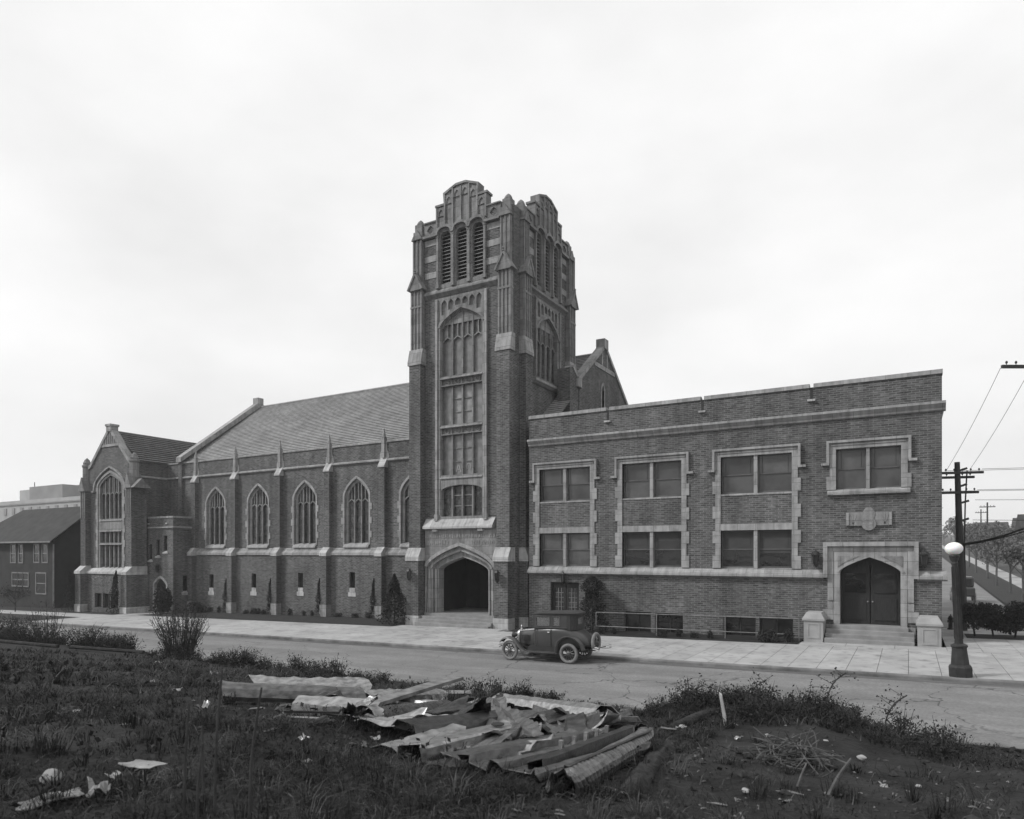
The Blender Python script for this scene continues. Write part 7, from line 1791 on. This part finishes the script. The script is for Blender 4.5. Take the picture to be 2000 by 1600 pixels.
def bent_sheet(label, X, Y, w_, d_, seed, mat, grp, dz=0.03):
    """a torn strip of sheet metal with a few sharp folds"""
    r_ = random.Random(seed); mb = MB(); nf = r_.randint(2, 4); h = 0.0; x_ = -w_ / 2; row = []
    for i in range(nf + 1):
        row.append((x_, max(0, h))); st_ = w_ / nf * r_.uniform(0.7, 1.3); an = r_.uniform(-0.7, 0.9); x_ += st_ * cos(an); h += st_ * sin(an) * 0.7
    m_ = 7
    for i, (px_, pz_) in enumerate(row):
        for j in range(m_):
            v = j / (m_ - 1) - 0.5; jx = r_.uniform(-0.12, 0.12) * w_ / nf if i in (0, nf) else 0
            mb.v.append((px_ + jx, v * d_ * (1 + 0.15 * sin(3 * i + seed)), pz_ + 0.01 * sin(9 * v + seed)))
    for i in range(nf):
        for j in range(m_ - 1): mb.f.append((i * m_ + j, (i + 1) * m_ + j, (i + 1) * m_ + j + 1, i * m_ + j + 1))
    o = mb.build('scrap_piece', mat); o.location = L(X, Y, dz); o.rotation_euler = (r_.uniform(-0.3, 0.3), r_.uniform(-0.25, 0.25), r_.uniform(0, 6.28))
    o.modifiers.new('thickness', 'SOLIDIFY').thickness = 0.006
    tag(o, label, 'scrap', grp); return o
RS = random.Random(7)
for k in range(95):
    t = RS.random(); X = -7.9 + 5.2 * t + RS.gauss(0, 0.55); Y = 6.9 + RS.gauss(0, 1.25)
    if X > -2.75 or Y > 10.4 or Y < 4.75: continue
    big = RS.random() < 0.25 and Y > 6.3
    bent_sheet('bent piece of scrap metal in and around the pile', X, Y, RS.uniform(0.25, 0.6) if big else RS.uniform(0.08, 0.24), RS.uniform(0.1, 0.22) if big else RS.uniform(0.04, 0.12), 60 + k, RS.choice(('metal_bright', 'metal_grey', 'metal_grey', 'metal_dull', 'metal_dull', 'weathered_wood', 'dark_metal')), 'bent scraps in and around the pile', RS.uniform(0.02, 0.12))
for k in range(16):
    X = -5.6 + RS.gauss(0, 1.6); Y = 7.2 + RS.gauss(0, 1.3); q = RS.uniform(-0.6, 1.2); L_ = RS.uniform(0.3, 0.9)
    if X > -2.9 or Y < 4.9: continue
    A, B = Vector(L(X - cos(q) * L_ / 2, Y - sin(q) * L_ / 2, RS.uniform(0.02, 0.16))), Vector(L(X + cos(q) * L_ / 2, Y + sin(q) * L_ / 2, RS.uniform(0.02, 0.2)))
    ax = (B - A).normalized(); s1 = Vector((-ax.y, ax.x, 0)).normalized() * RS.uniform(0.015, 0.05); u1 = ax.cross(s1).normalized() * 0.012
    tag(MB().hexa([A - s1 - u1, B - s1 - u1, B + s1 - u1, A + s1 - u1, A - s1 + u1, B - s1 * 0.6 + u1, B + s1 + u1, A + s1 + u1]).build('lath', RS.choice(('weathered_wood', 'dark_wood', 'weathered_wood'))), 'broken wooden lath lying across the scrap pile', 'lath', 'broken laths in the scrap pile')
for k, (a, b_) in enumerate((((-23.4, 11.9), (-20.6, 12.6)), ((-26.5, 11.0), (-23.0, 11.3)))):
    tag(MB().tube([L(a[0], a[1], 0.12), L(b_[0], b_[1], 0.16)], 0.06, 8).build('fallen_pole', 'bark'), ['dark fallen pole lying in the grass below the feathery bramble', 'dark fallen pole lying behind the longer grass on the brow'][k], 'pole')

# ------------------------------------------------------------------ thin air between here and the far hill
m, N, L_n, b = nmat('haze_air')
N.remove(b); pv = N.new('ShaderNodeVolumePrincipled'); pv.inputs['Color'].default_value = g(0.92); pv.inputs['Density'].default_value = 0.00055
L_n.new(pv.outputs[0], N['Material Output'].inputs['Volume'])
if 0.00055 > 0:
    hz_ = MB().box(-1600, 1100, -400, 1700, -5, 34).build('haze', 'haze_air'); hz_['kind'] = 'stuff'; hz_['label'] = 'thin pale haze over the whole street'; hz_['category'] = 'haze'
for o in bpy.data.objects:
    if '_wb' in o: del o['_wb']
